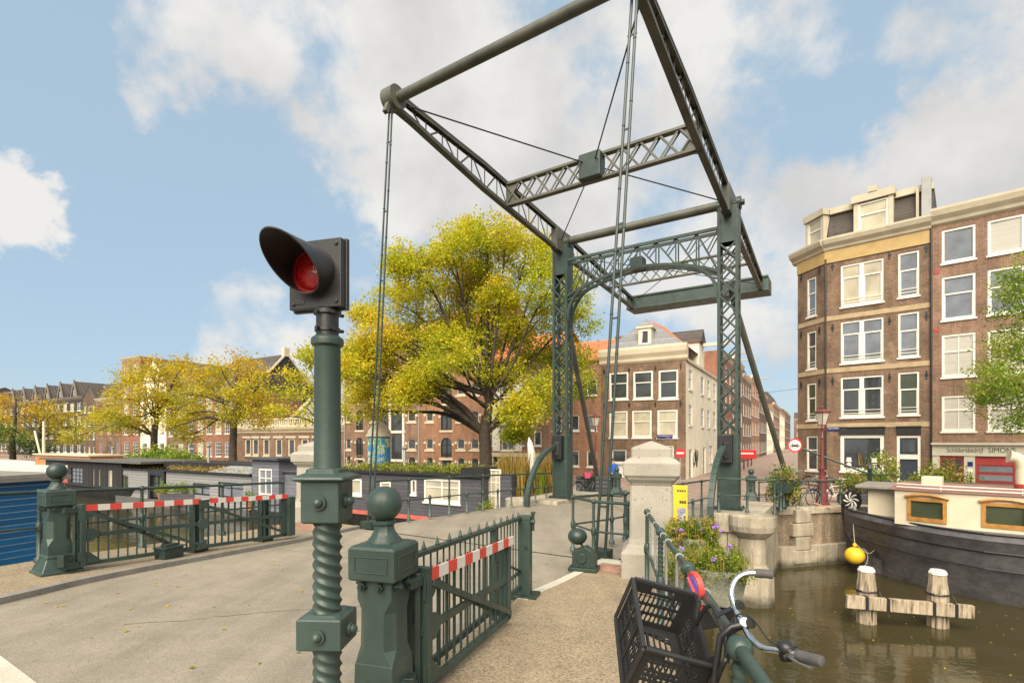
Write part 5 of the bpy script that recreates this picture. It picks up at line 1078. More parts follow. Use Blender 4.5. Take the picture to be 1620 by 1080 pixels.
# generic town house ------------------------------------------------
def town(name, label, P, rz, w, d, h, wm, cols, rows, roof='flat', rm=None, rh=2.5, style='sash', ww=1.0, wh=1.6, z1=1.0, fm=None, gfh=None, cor=True, group=None, arch=False, cm=None, pms=None, cat='house', doorx=None, sillz=None, xs=None):
    r = empty(name, label, cat, P, rz, group); ops = []
    fl = (h-.7)/rows
    xs = xs or [w*(i+.5)/cols for i in range(cols)]
    for j in range(rows):
        for i, x in enumerate(xs):
            zb = j*fl+(.75 if j else .7); hh = min(wh, fl-.95)
            if j == 0 and doorx == i: ops.append((x-ww*.5, x+ww*.5, -.1, 2.3, 'door'))
            else: ops.append((x-ww/2, x+ww/2, zb, zb+hh, 'arch' if arch else ''))
    b = MB(); facade(b, w, h, ops, z0=-.3); body(b, w, d, h)
    if roof == 'gable':
        for x in (0, w): b.add([(x, 0, h), (x, d/2, h+rh), (x, d, h)], [(0, 1, 2)])
    if roof == 'front': b.add([(0, 0, h), (w, 0, h), (w/2, 0, h+rh)], [(0, 1, 2)])
    b.build('wall', wm, r)
    for o in ops:
        if o[4] == 'door': win(r, *o[:4], 'none', fm=fm, pm=M['door'], name='door', sill=False)
        else: win(r, *o[:4], style, fm=fm, arch=arch, pm=random.choice(pms) if pms else None)
    if cor: cornice(w, h-.35, h+.12, ((0, 0), (.1, .3), (.22, .6), (.3, 1))).build('cornice', cm or M['cream'], r)
    if roof == 'gable': gable(w, d, h+.05, h+rh).build('roof', rm or M['tile'], r)
    elif roof == 'front': gable(w, d, h+.02, h+rh, False, .12).build('roof', rm or M['darkslate'], r)
    elif roof == 'mansard':
        b = MB(); b.loft([[V3(p) for p in ((0, .15, h+.1), (w, .15, h+.1), (w, d, h+.1), (0, d, h+.1))], [V3(p) for p in ((.1, 1.2, h+rh), (w-.1, 1.2, h+rh), (w-.1, d-1, h+rh), (.1, d-1, h+rh))]]); b.build('roof', rm or M['darkslate'], r)
    return r
L2 = V3((.506, .863, 0)); RZL = math.atan2(.863, .506); CC = Q(NQ, s_at(1085, NQ), LAND)
sd = [(15.1, 24, 11.4, 'redbrick', 'flat', 'red brick house beside the cream side wall, with hoist beam'), (24, 34, 12.0, 'redbrown', 'flat', 'red brown side street house with the red shop sign'), (34, 45, 11.2, 'brownbrick', 'mansard', 'brown side street house with dark mansard behind the red shop sign house'), (45, 58, 12.2, 'orangebrick', 'flat', 'orange brick house halfway down the narrow side street'),
      (58, 74, 11.0, 'darkbrick', 'mansard', 'dark brick house with mansard halfway down the side street'), (74, 94, 9.5, 'creamwall', 'gable', 'cream plastered house with orange tile roof in the side street'), (94, 120, 11.4, 'redbrown', 'mansard', 'distant red brown house near the bend of the side street'), (120, 150, 10.5, 'creamwall', 'gable', 'distant pale gabled house near the end of the side street'), (150, 200, 12.5, 'brownbrick', 'gable', 'last distant brown house at the end of the side street')]
for i, (a, c, h, wm, rf, lb) in enumerate(sd):
    n_ = max(2, int((c-a)/2.4)); r = town('side_street_house', lb, CC+L2*a+V3((-.863, .506, 0))*(.004*(i % 2)), RZL, c-a-.01, 9, h, M[wm], n_, 3+(i % 3 != 1), rf, M['tile'] if wm == 'creamwall' else M['darkslate'], 2.6, ww=1.15, wh=1.9, group='houses along the narrow side street')
    if i in (0, 1, 3): b = MB(); b.bx((c-a)*.5-.1, (c-a)*.5+.1, -2.2, .2, h+.15, h+.4); b.build('hoist_beam', M['lead'], r)
for k, (x0, x1, h, lb) in enumerate(((215, 250, 12, 'distant brown gabled house closing the side street on its right'), (252, 300, 11, 'farthest pale house at the end of the side street'))):
    P = CC+L2*x0+V3((.863, -.506, 0))*(4+6*k); town('side_street_house', lb, P+V3((-.3, 0, 0))*12, RZQ, 16, 9, h, M['brownbrick'] if k == 0 else M['creamwall'], 5, 3, 'gable', M['darkslate'], 3)
# ------------------------------------------------ row of fronts along the left quay
def qhouse(pxl, pxr, top, **k):
    a, c = qx(pxl), qx(pxr); k.setdefault('h', qz((pxl+pxr)/2, top)); return dict(P=Q(k.get('n', NQ), -a, LAND), rz=RZQ, w=c-a-.01, **{q: v for q, v in k.items() if q not in ('n',)})
town('brick_house', 'red brick quay house with orange tile roof beside the brown corner house', d=9, wm=M['orangebrick'], cols=3, rows=3, roof='gable', rm=M['tile'], rh=2.4, ww=.85, wh=1.25, style='fixed', cor=False, **qhouse(868, 951, 572))
# warehouse with shutters
k = qhouse(768, 868, 578); w = k['w']; X0 = qx(768)
r = empty('shutter_warehouse', 'brick warehouse with white shuttered hatches above a dark gateway behind the elm', 'warehouse', k['P'], RZQ); h = k['h']+.5
o = []
zf = [qz(800, y) for y in (714, 672, 630, 600)]
xm = qx(803)-X0
for z in zf[:3]: o.append((xm-.62, xm+.62, z+.08, z+2.0))
for x in (1.0, w-2.6, w-1.0):
    for z in zf[:3]: o.append((x-.35, x+.35, z+.5, z+1.7))
gt = (xm-1.3, xm+1.5, -.1, qz(800, 722)-.1)
b = MB(); facade(b, w, h, o+[gt], z0=-.3); body(b, w, 10, h); b.build('wall', M['redbrown'], r)
for q in o: win(r, *q, 'halves' if q[1]-q[0] > 1 else 'fixed', pm=M['glass'])
for z in zf[:3]:
    for x in (xm-1.45, xm+.72): b = MB(); b.bx(x, x+.72, -.08, -.0, z+.05, z+2.05); b.bx(x+.1, x+.62, -.095, -.081, z+.2, z+.95); b.bx(x+.1, x+.62, -.095, -.081, z+1.1, z+1.9); b.build('shutter', M['white'], r)
b = MB(); b.bx(.3, w-.6, -.25, -.0, qz(800, 722), qz(800, 716)); 
for x in (gt[0]-.25, gt[1]+.02): b.bx(x, x+.22, -.2, 0, -.3, qz(800, 722)-.001)
for s_, x in ((1, gt[0]), (-1, gt[1])): b.bar(V3((x, -.1, gt[3]-.8)), V3((x+s_*.8, -.1, gt[3]-.02)), .16, .14)
b.build('gateway_beam', M['cream'], r); b = MB(); b.bx(gt[0], gt[1], .2, .3, -.1, gt[3]); b.build('gateway_door', M['black'], r); gable(w, 10, h+.05, h+3).build('roof', M['tile'], r)
def warehouse(label, pxl, pxr, top, wm, colspec, rowsy, n=NQ, roofm='tile', gap=None):
    """arched warehouse: colspec = [(px, half width m, tall?)], rowsy = [(ytop, ybottom)]"""
    a, c = qx(pxl), qx(pxr); w = c-a-.01; h = qz((pxl+pxr)/2, top); r = empty('arched_warehouse', label, 'warehouse', Q(n, -a, LAND), RZQ); o = []
    for px, hw, tall in colspec:
        x = qx(px)-a
        for yt, yb in rowsy:
            zt, zb = qz(px, yt), qz(px, yb); zb = zb if tall else zb+(zt-zb)*.42; zt_ = zt if tall else zt-(zt-zb)*.05
            o.append((x-hw, x+hw, zb, zt_, 'arch', tall))
        o.append((x-hw, x+hw, .25, 1.25, 'arch', False))
    b = MB(); facade(b, w, h, o, z0=-.3); body(b, w, 11, h); 
    for x in (0, w): b.add([(x, 0, h), (x, 5.5, h+3), (x, 11, h)], [(0, 1, 2)])
    b.build('wall', wm, r)
    for q in o:
        k_ = win(r, *q[:4], 'halves' if q[5] else 'fixed', fm=M['black'] if q[5] else M['cream'], pm=M['glass'], arch=True, sill=False); b = MB()
        b.bx(q[0]-.15, q[1]+.15, -.06, -.0, q[2]-.2, q[2]-.01)
        for x in (q[0]-.14, q[1]+.14): b.bx(x-.12, x+.12, -.03, -.0, q[3]-(q[1]-q[0])/2-.1, q[3]-(q[1]-q[0])/2+.12)
        b.build('stone_trim', M['cream'], k_)
    gable(w, 11, h+.05, h+3.2).build('roof', M[roofm], r); cornice(w, h-.3, h+.1, ((0, 0), (.1, .3), (.2, 1))).build('cornice', M['brownbrick'], r)
    b = MB(); [b.path([V3((x, -.07, 0)), V3((x, -.07, h))], .06, 6) for x in (.12,)]; b.build('drainpipe', M['lead'], r)
    return r
RY = [(692, 724), (648, 680), (605, 638), (562, 594)]
warehouse('orange brick warehouse with arched windows right of the advertising column', 662, 768, 520, M['orangebrick'], [(679.5, .42, False), (706, .62, True), (729, .42, False), (751, .42, False)], RY)
r = warehouse('brown brick warehouse with paired arched windows left of the advertising column', 545, 662, 542, M['redbrown'], [(551, .36, False), (569, .5, True), (591, .36, False), (608, .5, True), (651, .5, False)], RY[:3], roofm='darkslate')
a = qx(545); b = MB()
for px in (618, 639): x = qx(px)-a; b.bx(x-.12, x+.12, -.12, 0, qz(629, 730), qz(629, 600))
for y in (602, 640, 683, 728): z = qz(629, y); b.bx(qx(618)-a-.2, qx(639)-a+.2, -.16, .0, z-.12, z+.12)
b.build('hatch_frame', M['white'], r)
for yt, yb in ((645, 681), (688, 726), (606, 638)): b = MB(); b.bx(qx(618)-a+.13, qx(639)-a-.13, -.05, -.01, qz(629, yb), qz(629, yt)); b.build('hatch_pane', M['glass'], r)
b = MB(); x = qx(567)-a; b.bx(x-.5, x+.5, 4.8, 5.8, k['h']+1, qz(567, 530)+.9); b.build('chimney', M['redbrown'], r)
# low classical building
k = qhouse(368, 545, 678); w = k['w']; a = qx(368)
r = empty('classical_building', 'low brick building with tall white framed windows and white balustrade', 'public building', k['P'], RZQ); h = k['h']; o = []
for px in (392, 404, 421, 441, 461, 482, 503, 524): x = qx(px)-a; o.append((x-.62, x+.62, .9, h-1.05))
b = MB(); facade(b, w, h, o, z0=-.3); body(b, w, 12, h); b.build('wall', M['redbrown'], r)
for q in o: win(r, *q, 'fixed', fw=.22, pm=M['glass'], fm=M['cream'])
b = MB()
for q in o: b.bx(q[0]-.25, q[1]+.25, -.12, 0, q[3]+.0, q[3]+.22)
b.build('window_heads', M['cream'], r); cornice(w, h-.5, h+.3).build('cornice', M['cream'], r)
b = MB(); x0, x1 = qx(425)-a, qx(545)-a; b.bx(0, w, .4, .7, h+.3, h+.5); [b.bx(.4*i, .4*i+.16, .45, .65, h+.5, h+1.1) for i in range(int(w/.4))]; b.bx(0, w, .4, .7, h+1.1, h+1.25); b.build('balustrade', M['cream'], r)
b = MB(); b.loft([[V3(p) for p in ((x0, 2.2, h+.3), (x1, 2.2, h+.3), ((x0+x1)/2, 2.2, h+4.2))], [V3(p) for p in ((x0, 11, h+.3), (x1, 11, h+.3), ((x0+x1)/2, 11, h+4.2))]]); b.build('roof', M['lead'], r); b = MB(); b.bar(V3((x0, 2.1, h+.5)), V3(((x0+x1)/2, 2.1, h+4.4)), .3, .35); b.bar(V3((x1, 2.1, h+.5)), V3(((x0+x1)/2, 2.1, h+4.4)), .3, .35); b.build('pediment', M['cream'], r)
# black gabled house behind it
n_ = 47; a, c = -s_at(318, n_), -s_at(402, n_); r = town('gabled_house', 'tall house with dark pitched roof and black gable end behind the low classical building', Q(n_, -a, LAND), RZQ, c-a, 11, 10.6, M['blackbrick'], 3, 4, 'gable', M['darkslate'], 6.0, cor=False); b = MB(); 
b.bar(V3((c-a+.05, -.2, 10.6)), V3((c-a+.05, 5.5, 16.7)), .25, .25); b.bar(V3((c-a+.05, 11.2, 10.6)), V3((c-a+.05, 5.5, 16.7)), .25, .25); b.bx(c-a-.5, c-a+.2, 5, 6, 16.2, 17.6); b.build('gable_coping', M['cream'], r)
town('brick_house', 'brick house with white striped piers and tall white windows left of the classical building', d=10, wm=M['redbrick'], cols=4, rows=3, roof='mansard', ww=1.4, wh=2.2, style='panes', **qhouse(310, 368, 617))
town('bell_gable_house', 'brown house with curved white gable between the elms', d=10, wm=M['brownbrick'], cols=3, rows=4, roof='front', rm=M['darkslate'], rh=2.5, ww=1.3, wh=1.9, **qhouse(263, 310, 600))
town('white_house', 'narrow white fronted house with dark pointed roof', d=10, wm=M['creamwall'], cols=3, rows=4, roof='front', rm=M['darkslate'], rh=3.0, ww=1.3, wh=2, **qhouse(222, 263, 602))
town('brick_house', 'tall narrow deep red brick house left of the white house', d=10, wm=M['redbrick'], cols=2, rows=5, roof='flat', ww=1.5, wh=1.9, style='panes', **qhouse(193, 222, 566))
town('brick_house', 'brown house with orange wooden bays left of the tall red house', d=10, wm=M['brownbrick'], cols=3, rows=3, roof='mansard', rm=M['darkslate'], ww=1.6, wh=2.3, style='halves', fm=M['orangewood'], **qhouse(152, 193, 630))
town('brick_house', 'dark brick house with small windows beside the black gabled row', d=12, wm=M['darkbrick'], cols=3, rows=4, roof='front', rm=M['darkslate'], rh=2.5, ww=.7, wh=1.1, style='fixed', cor=False, **qhouse(131, 152, 632))
bl_ = ['nearest', 'second', 'third', 'fourth', 'fifth', 'farthest']
for i in range(6):
    s0 = -qx(131)+5.6*i; r = town('gabled_house', bl_[i]+' unit of the black gabled row with white dormer gables', Q(NQ, s0+5.6, LAND), RZQ, 5.58, 14, 10.0, M['blackbrick'], 2, 4, 'front', M['darkslate'], 2.7, ww=1.5, wh=1.9, style='halves', group='black gabled row houses', cm=M['kerb'])
    b = MB(); b.bar(V3((1.6, -.22, 9.9)), V3((2.8, -.22, 12.5)), .2, .22); b.bar(V3((4.0, -.22, 9.9)), V3((2.8, -.22, 12.5)), .2, .22); b.bx(2.4, 3.2, -.2, -.1, 10.2, 11.3); b.bx(2.65, 2.95, -.3, -.1, 12.2, 13.0); b.build('front_gable', M['kerb'], r)
for i in range(6):
    s0 = -qx(131)+34+11*i; town('brick_house', ('far brown', 'far red', 'far dark', 'far pale', 'far orange', 'farthest brown')[i]+' quay house beyond the black gabled row', Q(NQ, s0+11, LAND), RZQ, 10.9, 11, 10+(i % 3), M[('brownbrick', 'redbrick', 'darkbrick', 'creamwall', 'orangebrick', 'brownbrick')[i]], 5, 4, 'gable', M['darkslate'], 3, ww=1.2, wh=1.8)
# ================================================================= BOATS
def boat(name, label, cat, px0, px1, n0, n1, group=None): 
    x0 = qx(px0, n0); r = empty(name, label, cat, Q(n0, -x0, WATER), RZQ, group); return r, qx(px1, n0)-x0, n1-n0, (lambda px: qx(px, n0)-x0), (lambda px, py: (697-py)/810*Q(n0, s_at(px, n0)).y-WATER)
def hullshape(w, d, h, bow=1.5, flare=.3, k=10, both=True):
    b = MB(); rings = []
    for i in range(k+1):
        t = i/k; x = w*t; f = 1.0
        if x < bow: f = math.sin(math.pi/2*max(.03, x/bow))**.7
        if both and w-x < bow: f = min(f, math.sin(math.pi/2*max(.03, (w-x)/bow))**.7)
        hd = d/2*f; sh = h+.25*(abs(t-.5)*2)**2
        rings.append([V3((x, d/2-hd*y, z)) for y, z in ((1, sh), (.96, sh*.5), (.8, -.3), (-.8, -.3), (-.96, sh*.5), (-1, sh))])
    b.loft(rings); return b
# dark clapboard houseboat next to the bridge
r, w, d, fx, fz = boat('houseboat', 'long dark clapboard houseboat with white windows and red band beside the drawbridge', 'houseboat', 515, 800, 19.2, 23.4, 'houseboats along the left quay')
hullshape(w, d, 1.0, 2.2).build('hull', M['hullb'], r, smooth=40)
b = MB(); b.bx(.5, w-.4, -.03, .0, .95, 1.16); b.build('red_band', M['redband'], r)
we = fx(760); hr = fz(700, 753)
b = MB(); wo2 = [(fx(551), fx(571), hr-1.2, hr-.35), (fx(670), fx(727), hr-1.25, hr-.15), (fx(649), fx(657.5), hr-.95, hr-.2), (fx(600), fx(617), hr-1.1, hr-.4)]
facade(b, we-.6, hr, [(a-.6, c-.6, e, f) for a, c, e, f in wo2], lambda p: V3((p.x+.6, p.y+.05, p.z)), z0=1.0); b.bx(.6, .61, .05, d-.1, 1, hr); b.bx(we-.01, we, .05, d-.1, 1, hr); b.bx(.6, we, d-.12, d-.1, 1, hr); b.build('cabin', M['clapd'], r)
for i, o in enumerate(wo2): win(r, *o, 'halves' if i in (1,) else 'fixed', T=lambda p: V3((p.x, p.y+.05, p.z)), pm=M['glassc'] if i != 2 else M['glass'], fw=.10, y=.0)
b = MB(); b.bx(.4, we+.1, -.12, d+.1, hr, hr+.12); b.bx(fx(727), we+.1, .1, 1.8, hr+.12, hr+.42); b.build('roof', M['hullb'], r)
g = random.Random(5); leaves('roof_grass', M['leaf_plant'], [(g.uniform(.6, fx(725)), g.uniform(.1, d-.2), hr+.17+abs(g.gauss(0, .06))) for _ in range(420)], .1, 16, .10, r, seed=11)
xw = fx(757); win(r, xw, fx(780), 1.05, fz(770, 743), 'panes', T=lambda p: V3((p.x, p.y+.6, p.z)), fw=.07, pm=M['glassc'], name='door', sill=False)
b = MB(); b.bx(fx(780), fx(797), .6, 2.6, 1.0, fz(790, 753)); b.build('deck_box', M['clapd'], r)
b = MB(); b.loft([[V3((x, y*k+.35, 1.05+z*k)) for y, z in ((-.4, 0), (-.25, .35), (.1, .45), (.4, .3), (.5, 0))] for x, k in ((fx(768), .3), (fx(775), .9), (fx(785), 1.1), (fx(795), .9), (fx(799), .3))]); cv = tag(b.build('canoe_cover', M['red'], None, smooth=50), 'red cover draped over gear on the dark houseboat deck', 'boat cover'); cv.location = r.location; cv.rotation_euler = r.rotation_euler
# black vertical board houseboat
r, w, d, fx, fz = boat('houseboat', 'black houseboat of vertical boards with thin flat roof behind the ball topped post', 'houseboat', 68, 232, 19.0, 23.2, 'houseboats along the left quay')
hullshape(w, d, .95, 3.0).build('hull', M['hullb'], r, smooth=40); hr = fz(150, 730); hr0 = 1.05
wo2 = [(fx(p), fx(q), hr-1.95, hr-.6) for p, q in ((110, 128), (144, 147), (153, 156), (168, 175))]
b = MB(); facade(b, fx(190)-.3, hr, [(a-.3, c-.3, e, f) for a, c, e, f in wo2], lambda p: V3((p.x+.3, p.y+.1, p.z)), z0=.9); b.bx(.3, .32, .1, d-.2, .9, hr); b.bx(fx(190)-.02, fx(190), .1, d-.2, .9, hr); b.bx(.3, fx(190), d-.22, d-.2, .9, hr); b.build('cabin', M['blackboard'], r)
for i, o in enumerate(wo2): win(r, *o, 'panes' if i == 0 else 'fixed', T=lambda p: V3((p.x, p.y+.1, p.z)), fm=M['black'] if i < 1 else M['clap'], pm=M['glassc'] if i else M['glassb'], sill=False, fw=.05)
b = MB(); b.bx(.0, fx(230), -.3, d+.1, hr, hr+.16); b.build('roof', mat('dark_roof_felt', (.10, .095, .09), .8), r)
b = MB(); b.path([V3((0.2, -.03, 1.15)), V3((w*.5, -.08, 1.0)), V3((w-.3, -.02, 1.2))], .06, 6); b.build('rubbing_strake', M['hullb'], r)
# grey houseboat
r, w, d, fx, fz = boat('houseboat', 'grey clapboard houseboat with dark glazed entrance between black and blue grey boats', 'houseboat', 188, 398, 19.2, 23.5, 'houseboats along the left quay')
b = MB(); b.bx(-.2, w+.2, -.15, d, -.4, .5); b.build('hull', mat('concrete_hull', (.09, .085, .08), .9), r)
h1 = fz(215, 743); h2 = fz(320, 748)
b = MB(); wo2 = [(fx(194), fx(203), h1-1.75, h1-.45)]; facade(b, fx(236), h1, wo2, z0=.5); b.bx(0, .02, 0, d, .5, h1); b.bx(fx(236)-.02, fx(236), 0.001, d, .5, h1); b.build('cabin', M['clap'], r); win(r, *wo2[0], 'fixed', fm=M['steel'], pm=M['glassg'], sill=False)
b = MB(); wo3 = [(fx(305)-fx(263), fx(332)-fx(263), h2-1.5, h2-.7), (fx(345)-fx(263), fx(385)-fx(263), h2-1.5, h2-.5)]; facade(b, w-fx(263), h2, wo3, lambda p: V3((p.x+fx(263), p.y, p.z)), z0=.5); b.bx(w-.02, w, .001, d, .5, h2); b.build('cabin', M['clap'], r)
for o in wo3: win(r, *o, 'halves', fm=M['black'], pm=M['glassb'], T=lambda p: V3((p.x+fx(263), p.y, p.z)), sill=False)
b = MB(); b.bx(-.1, fx(236)+.05, -.12, d, h1, h1+.12); b.bx(fx(262), w+.1, -.2, d, h2, h2+.12); b.bx(fx(236), w*.96, 1.0, d, h2+.2, h2+.62); b.build('roof', M['hullb'], r)
b = MB(); b.bx(fx(236)+.01, fx(236)+.35, -.1, .5, .5, h1+.1); b.bx(fx(262)-.35, fx(262)-.01, -.1, .5, .5, h1+.1); b.bx(fx(236)+.36, fx(262)-.36, -.1, .5, h1-.3, h1+.1); b.build('entrance_frame', M['black'], r); win(r, fx(236)+.36, fx(262)-.36, .6, h1-.3, 'halves', fm=M['black'], pm=M['glassg'], name='door', sill=False)
g = random.Random(8); leaves('roof_sedum', M['reed'], [(g.uniform(0, fx(235)), g.uniform(0, d-.2), h1+.14+abs(g.gauss(0, .05))) for _ in range(120)]+[(g.uniform(fx(263), w), g.uniform(0, .9), h2+.14+abs(g.gauss(0, .05))) for _ in range(200)], .12, 12, .10, r, seed=13)
b = MB(); b.loft([[V3((fx(x), y, z)) for x, y, z in ((330, -.1, h2+.12), (395, -.1, h2+.12), (395, 2, h2+.12), (330, 2, h2+.12))], [V3((fx(x), y, z)) for x, y, z in ((345, .8, h2+.5), (380, .8, h2+.5), (380, 1.2, h2+.5), (345, 1.2, h2+.5))]]); b.build('roof_light', M['steel'], r)
pp = empty('deck_plants', 'green leafy pot plants on the grey houseboat deck beside the long gate', 'plants', Q(18.8, s_at(285, 18.8), WATER+1.5)); b = MB(); b.bx(-1.3, 1.2, -.2, .3, -.9, -.35); b.build('planter_box', M['clapd'], pp); leaves('foliage', M['leaf_green'], [(g.uniform(-1.2, 1.1), g.uniform(-.2, .3), g.gauss(0, .14)) for _ in range(60)], .12, 25, .10, pp, seed=3)
# small blue grey cabin boat
r, w, d, fx, fz = boat('houseboat', 'small blue grey cabin houseboat with white window left of the rear granite pillar', 'houseboat', 399, 462, 19.0, 23.0, 'houseboats along the left quay')
b = MB(); b.bx(-.1, w+.1, -.15, d, -.4, .6); b.build('hull', M['hullb'], r); h1 = fz(420, 727); x1 = fx(441); o = (fx(408), fx(430), h1-2.2, h1-.5)
b = MB(); facade(b, x1, h1, [o], z0=.55); b.bx(0, .02, .001, d, .55, h1); b.bx(x1-.02, x1, .001, d, .55, h1); b.bx(x1, w, .4, d, .55, h1-.7); b.build('cabin', boards('blue_grey_clapboard', (.15, .155, .185), (.07, .07, .08), .2, False, .14), r); win(r, *o, 'halves', fw=.14, sill=False, pm=M['glassb']); b = MB(); b.bx(-.25, x1+.3, -.3, d+.1, h1, h1+.12); b.bx(x1, w+.1, .2, d, h1-.7, h1-.6); b.build('roof', M['clapd'], r)
# white ship with red waterline and orange wheelhouse
r, w, d, fx, fz = boat('white_barge', 'white sailing barge with red waterline band and varnished orange deckhouse', 'barge', -75, 112, 18.5, 22.5)
hu_ = hullshape(w, d, fz(40, 736), 5.0); hu_.build('hull', M['white'], r, smooth=40); b = MB(); b.v, b.f, b.m = [], [], []
q = hullshape(w, d+.06, 1.5, 5.0); q.v = [(x, y-.03, min(z, 1.5)) for x, y, z in q.v]; q.build('red_band', mat('dull_red_boottop', (.36, .09, .08), .6), r, smooth=40)
x0, x1 = fx(38), fx(124); z0, z1 = fz(60, 732), fz(60, 720)
b = MB(); b.bx(x0, x1, .8, d-.8, z0-.4, z1); b.build('deckhouse', M['orangewood'], r); b = MB(); b.bx(x0-.15, x1+.1, .65, d-.65, z1, z1+.12); b.build('deckhouse_roof', M['cream'], r)
for p in (42, 48, 54): win(r, fx(p), fx(p+3.6), z0+.1, z1-.1, 'fixed', fm=M['orangewood'], pm=M['glass'], T=lambda p: V3((p.x, p.y+.74, p.z)), fw=.05, sill=False)
b = MB(); b.path([V3((fx(31), 1.8, 2)), V3((fx(31), 1.8, fz(31, 665)))], [.16, .11], 8); b.path([V3((fx(32), 1.6, 2.8)), V3((fx(21), 1.6, fz(21, 681)))], .09, 8); b.build('mast', M['cream'], r, smooth=40)
# blue board clad houseboat close by on the left
ob = V3((-12.9, 6.3, WATER)); rzb = math.atan2(.945, .327)
r = empty('blue_houseboat', 'blue board clad houseboat at the left edge beside the bridge', 'houseboat', ob, rzb); Lb = 6.35
b = MB(); b.bx(-.2, Lb+.1, .02, 4.2, -.5, .35); b.build('hull', M['hullb'], r); b = MB(); b.bx(-.1, Lb, .08, 4.1, .3, 3.88); b.build('cabin', M['blue'], r); b = MB(); b.bx(-.25, Lb+.15, -.1, 4.3, 3.88, 3.98); b.bx(-.2, Lb+.1, -.05, 4.25, 3.98, 4.03); b.build('roof', M['kerb'], r)
# ----------------------------------------------------------------- cream and black barge on the right
BA = V3((12.6, 19.2, WATER)); ba_x = V3((.72, -.69, 0)).normalized(); RZK = math.atan2(ba_x.y, ba_x.x)
r = empty('cream_barge', 'large barge houseboat with dark hull and cream cabin, wood framed windows', 'houseboat', BA, RZK)
def hw_(x): return 2.3*min(1, max(.0, x/3.6))**.52 if x < 3.6 else 2.3+.05*min(1, (x-3.6)/4)
def top_(x): return 2.12+.22*max(0, 1-x/4)**2
b = MB(); rings = []; xs_ = [0.02, .15, .4, .8, 1.3, 2, 2.8, 3.8, 5, 7, 10, 14, 17]
for x in xs_:
    t = top_(x); w_ = hw_(x); lo = max(0, w_-.95*max(0, 1-x/5)-.12); sx0 = -.12*max(0, 1-x/1.5)
    prof = [(w_, t), (w_+.05, t-.22), (w_+.02, t-.25), ((w_*.65+lo*.35), t*.62), (lo*.97, .55), (lo*.8, -.2), (lo*.3, -.7)]
    rings.append([V3((x+sx0*(1 if z > 1 else 0)+ (.25 if z < .6 and x < 1 else 0), -y, z)) for y, z in prof]+[V3((x+sx0*(1 if z > 1 else 0)+(.25 if z < .6 and x < 1 else 0), y, z)) for y, z in prof[::-1]])
b.loft(rings); b.build('hull', M['hull'], r, smooth=35)
b = MB()
for dz in (-.02, -.55, -1.05): b.path([V3((x-.1*(x < .5), -(hw_(x)+.04)*(1-.0*dz)+(.0 if dz > -.1 else (.35*max(0, 1-x/5)+.02)*(-dz)), top_(x)+dz)) for x in xs_], .028, 6)
b.build('rubbing_strake', M['hullb'], r)
b = MB(); st_ = [V3((-.12, 0, 2.45)), V3((-.10, 0, 2.0)), V3((.05, 0, 1.0)), V3((.30, 0, -.6))]; b.loft([[p+V3((a, c, 0)) for a, c in ((-.10, -.07), (.35, -.10), (.35, .10), (-.10, .07))] for p in st_]); b.build('stem', M['hullb'], r)
cx0, cx1, cy, cz0, cz1 = 1.62, 14.0, 1.93, 2.08, 3.20
wo2 = [(1.95+1.78*i-cx0, 2.95+1.78*i-cx0, 2.24, 2.98) for i in range(6)]
b = MB(); facade(b, cx1-cx0, cz1, wo2, lambda p: V3((p.x+cx0, -cy+p.y+max(0, 1-p.x/1.2)*.25, p.z)), z0=cz0, reveal=.1); 
b.add([(cx0, -cy+.25, cz0), (cx0, -cy+.25, cz1), (cx0, cy-.25, cz1), (cx0, cy-.25, cz0)], [(0, 1, 2, 3)]); b.add([(cx0, cy-.25, cz0), (cx0, cy-.25, cz1), (cx1, cy, cz1), (cx1, cy, cz0)], [(0, 1, 2, 3)]); b.add([(cx1, -cy, cz0), (cx1, cy, cz0), (cx1, cy, cz1), (cx1, -cy, cz1)], [(0, 1, 2, 3)]); b.build('cabin', M['cream'], r)
for o in wo2:
    Tw = lambda p: V3((p.x+cx0, -cy+p.y+max(0, 1-p.x/1.2)*.25, p.z)); k = win(r, *o, 'none', fm=M['honeywood'], pm=M['glassg'], T=Tw, fw=.10, y=-.03, sill=False)
    g = MB(); pts = [V3(((o[0]+o[1])/2+(o[1]-o[0]+.1)/2*t, -.035, o[3]+.02+.09*(1-t*t))) for t in (-1, -.6, -.2, .2, .6, 1)]; g.path([Tw(p) for p in pts], .05, 6); g.path([Tw(V3((o[0]+.08+.04*i, -.01, o[2]+.12))) for i in (0, 1)], .012, 5); g.build('head_trim', M['honeywood'], k)
b = MB(); b.loft([[V3((x, y, z)) for y, z in ((-cy-.06+e, cz1), (-cy-.06+e, cz1+.03), (-1, cz1+.12), (1, cz1+.12), (cy+.1-e, cz1+.06), (cy+.1-e, cz1))] for x, e in ((cx0-.1, .25), (cx0+1.2, 0), (cx1+.1, 0))]); b.build('roof', M['reddeck'], r)
b = MB()
for y0, z in ((-cy+.02, .10), (-cy+.02, .2)): b.path([V3((cx0+.05, y0+.25, cz1+z)), V3((cx0+1.2, y0, cz1+z)), V3((cx1, y0, cz1+z))], .02, 6)
for x in (2.8, 4.6, 6.4, 8.2, 10): b.path([V3((x, -cy+.05, cz1+.02)), V3((x, -cy+.05, cz1+.22))], .02, 6)
b.build('roof_rail', M['white'], r)
b = MB(); b.loft([[V3((x, y, z)) for y, z in ((-1.0, 2.05), (-1.0, 3.15), (.8, 3.15), (.8, 2.05))] for x in (.78, 1.6)]); b.build('fore_cabin', M['cream'], r); b = MB(); b.bx(.45, 2.6, -1.35, .9, 3.15, 3.27); b.build('grey_hatch', M['kerb'], r, bevel=.03)
b = MB(); b.bx(2.2, 2.75, -.6, .1, 3.27, 3.6); b.build('deck_locker', M['cream'], r, bevel=.03)
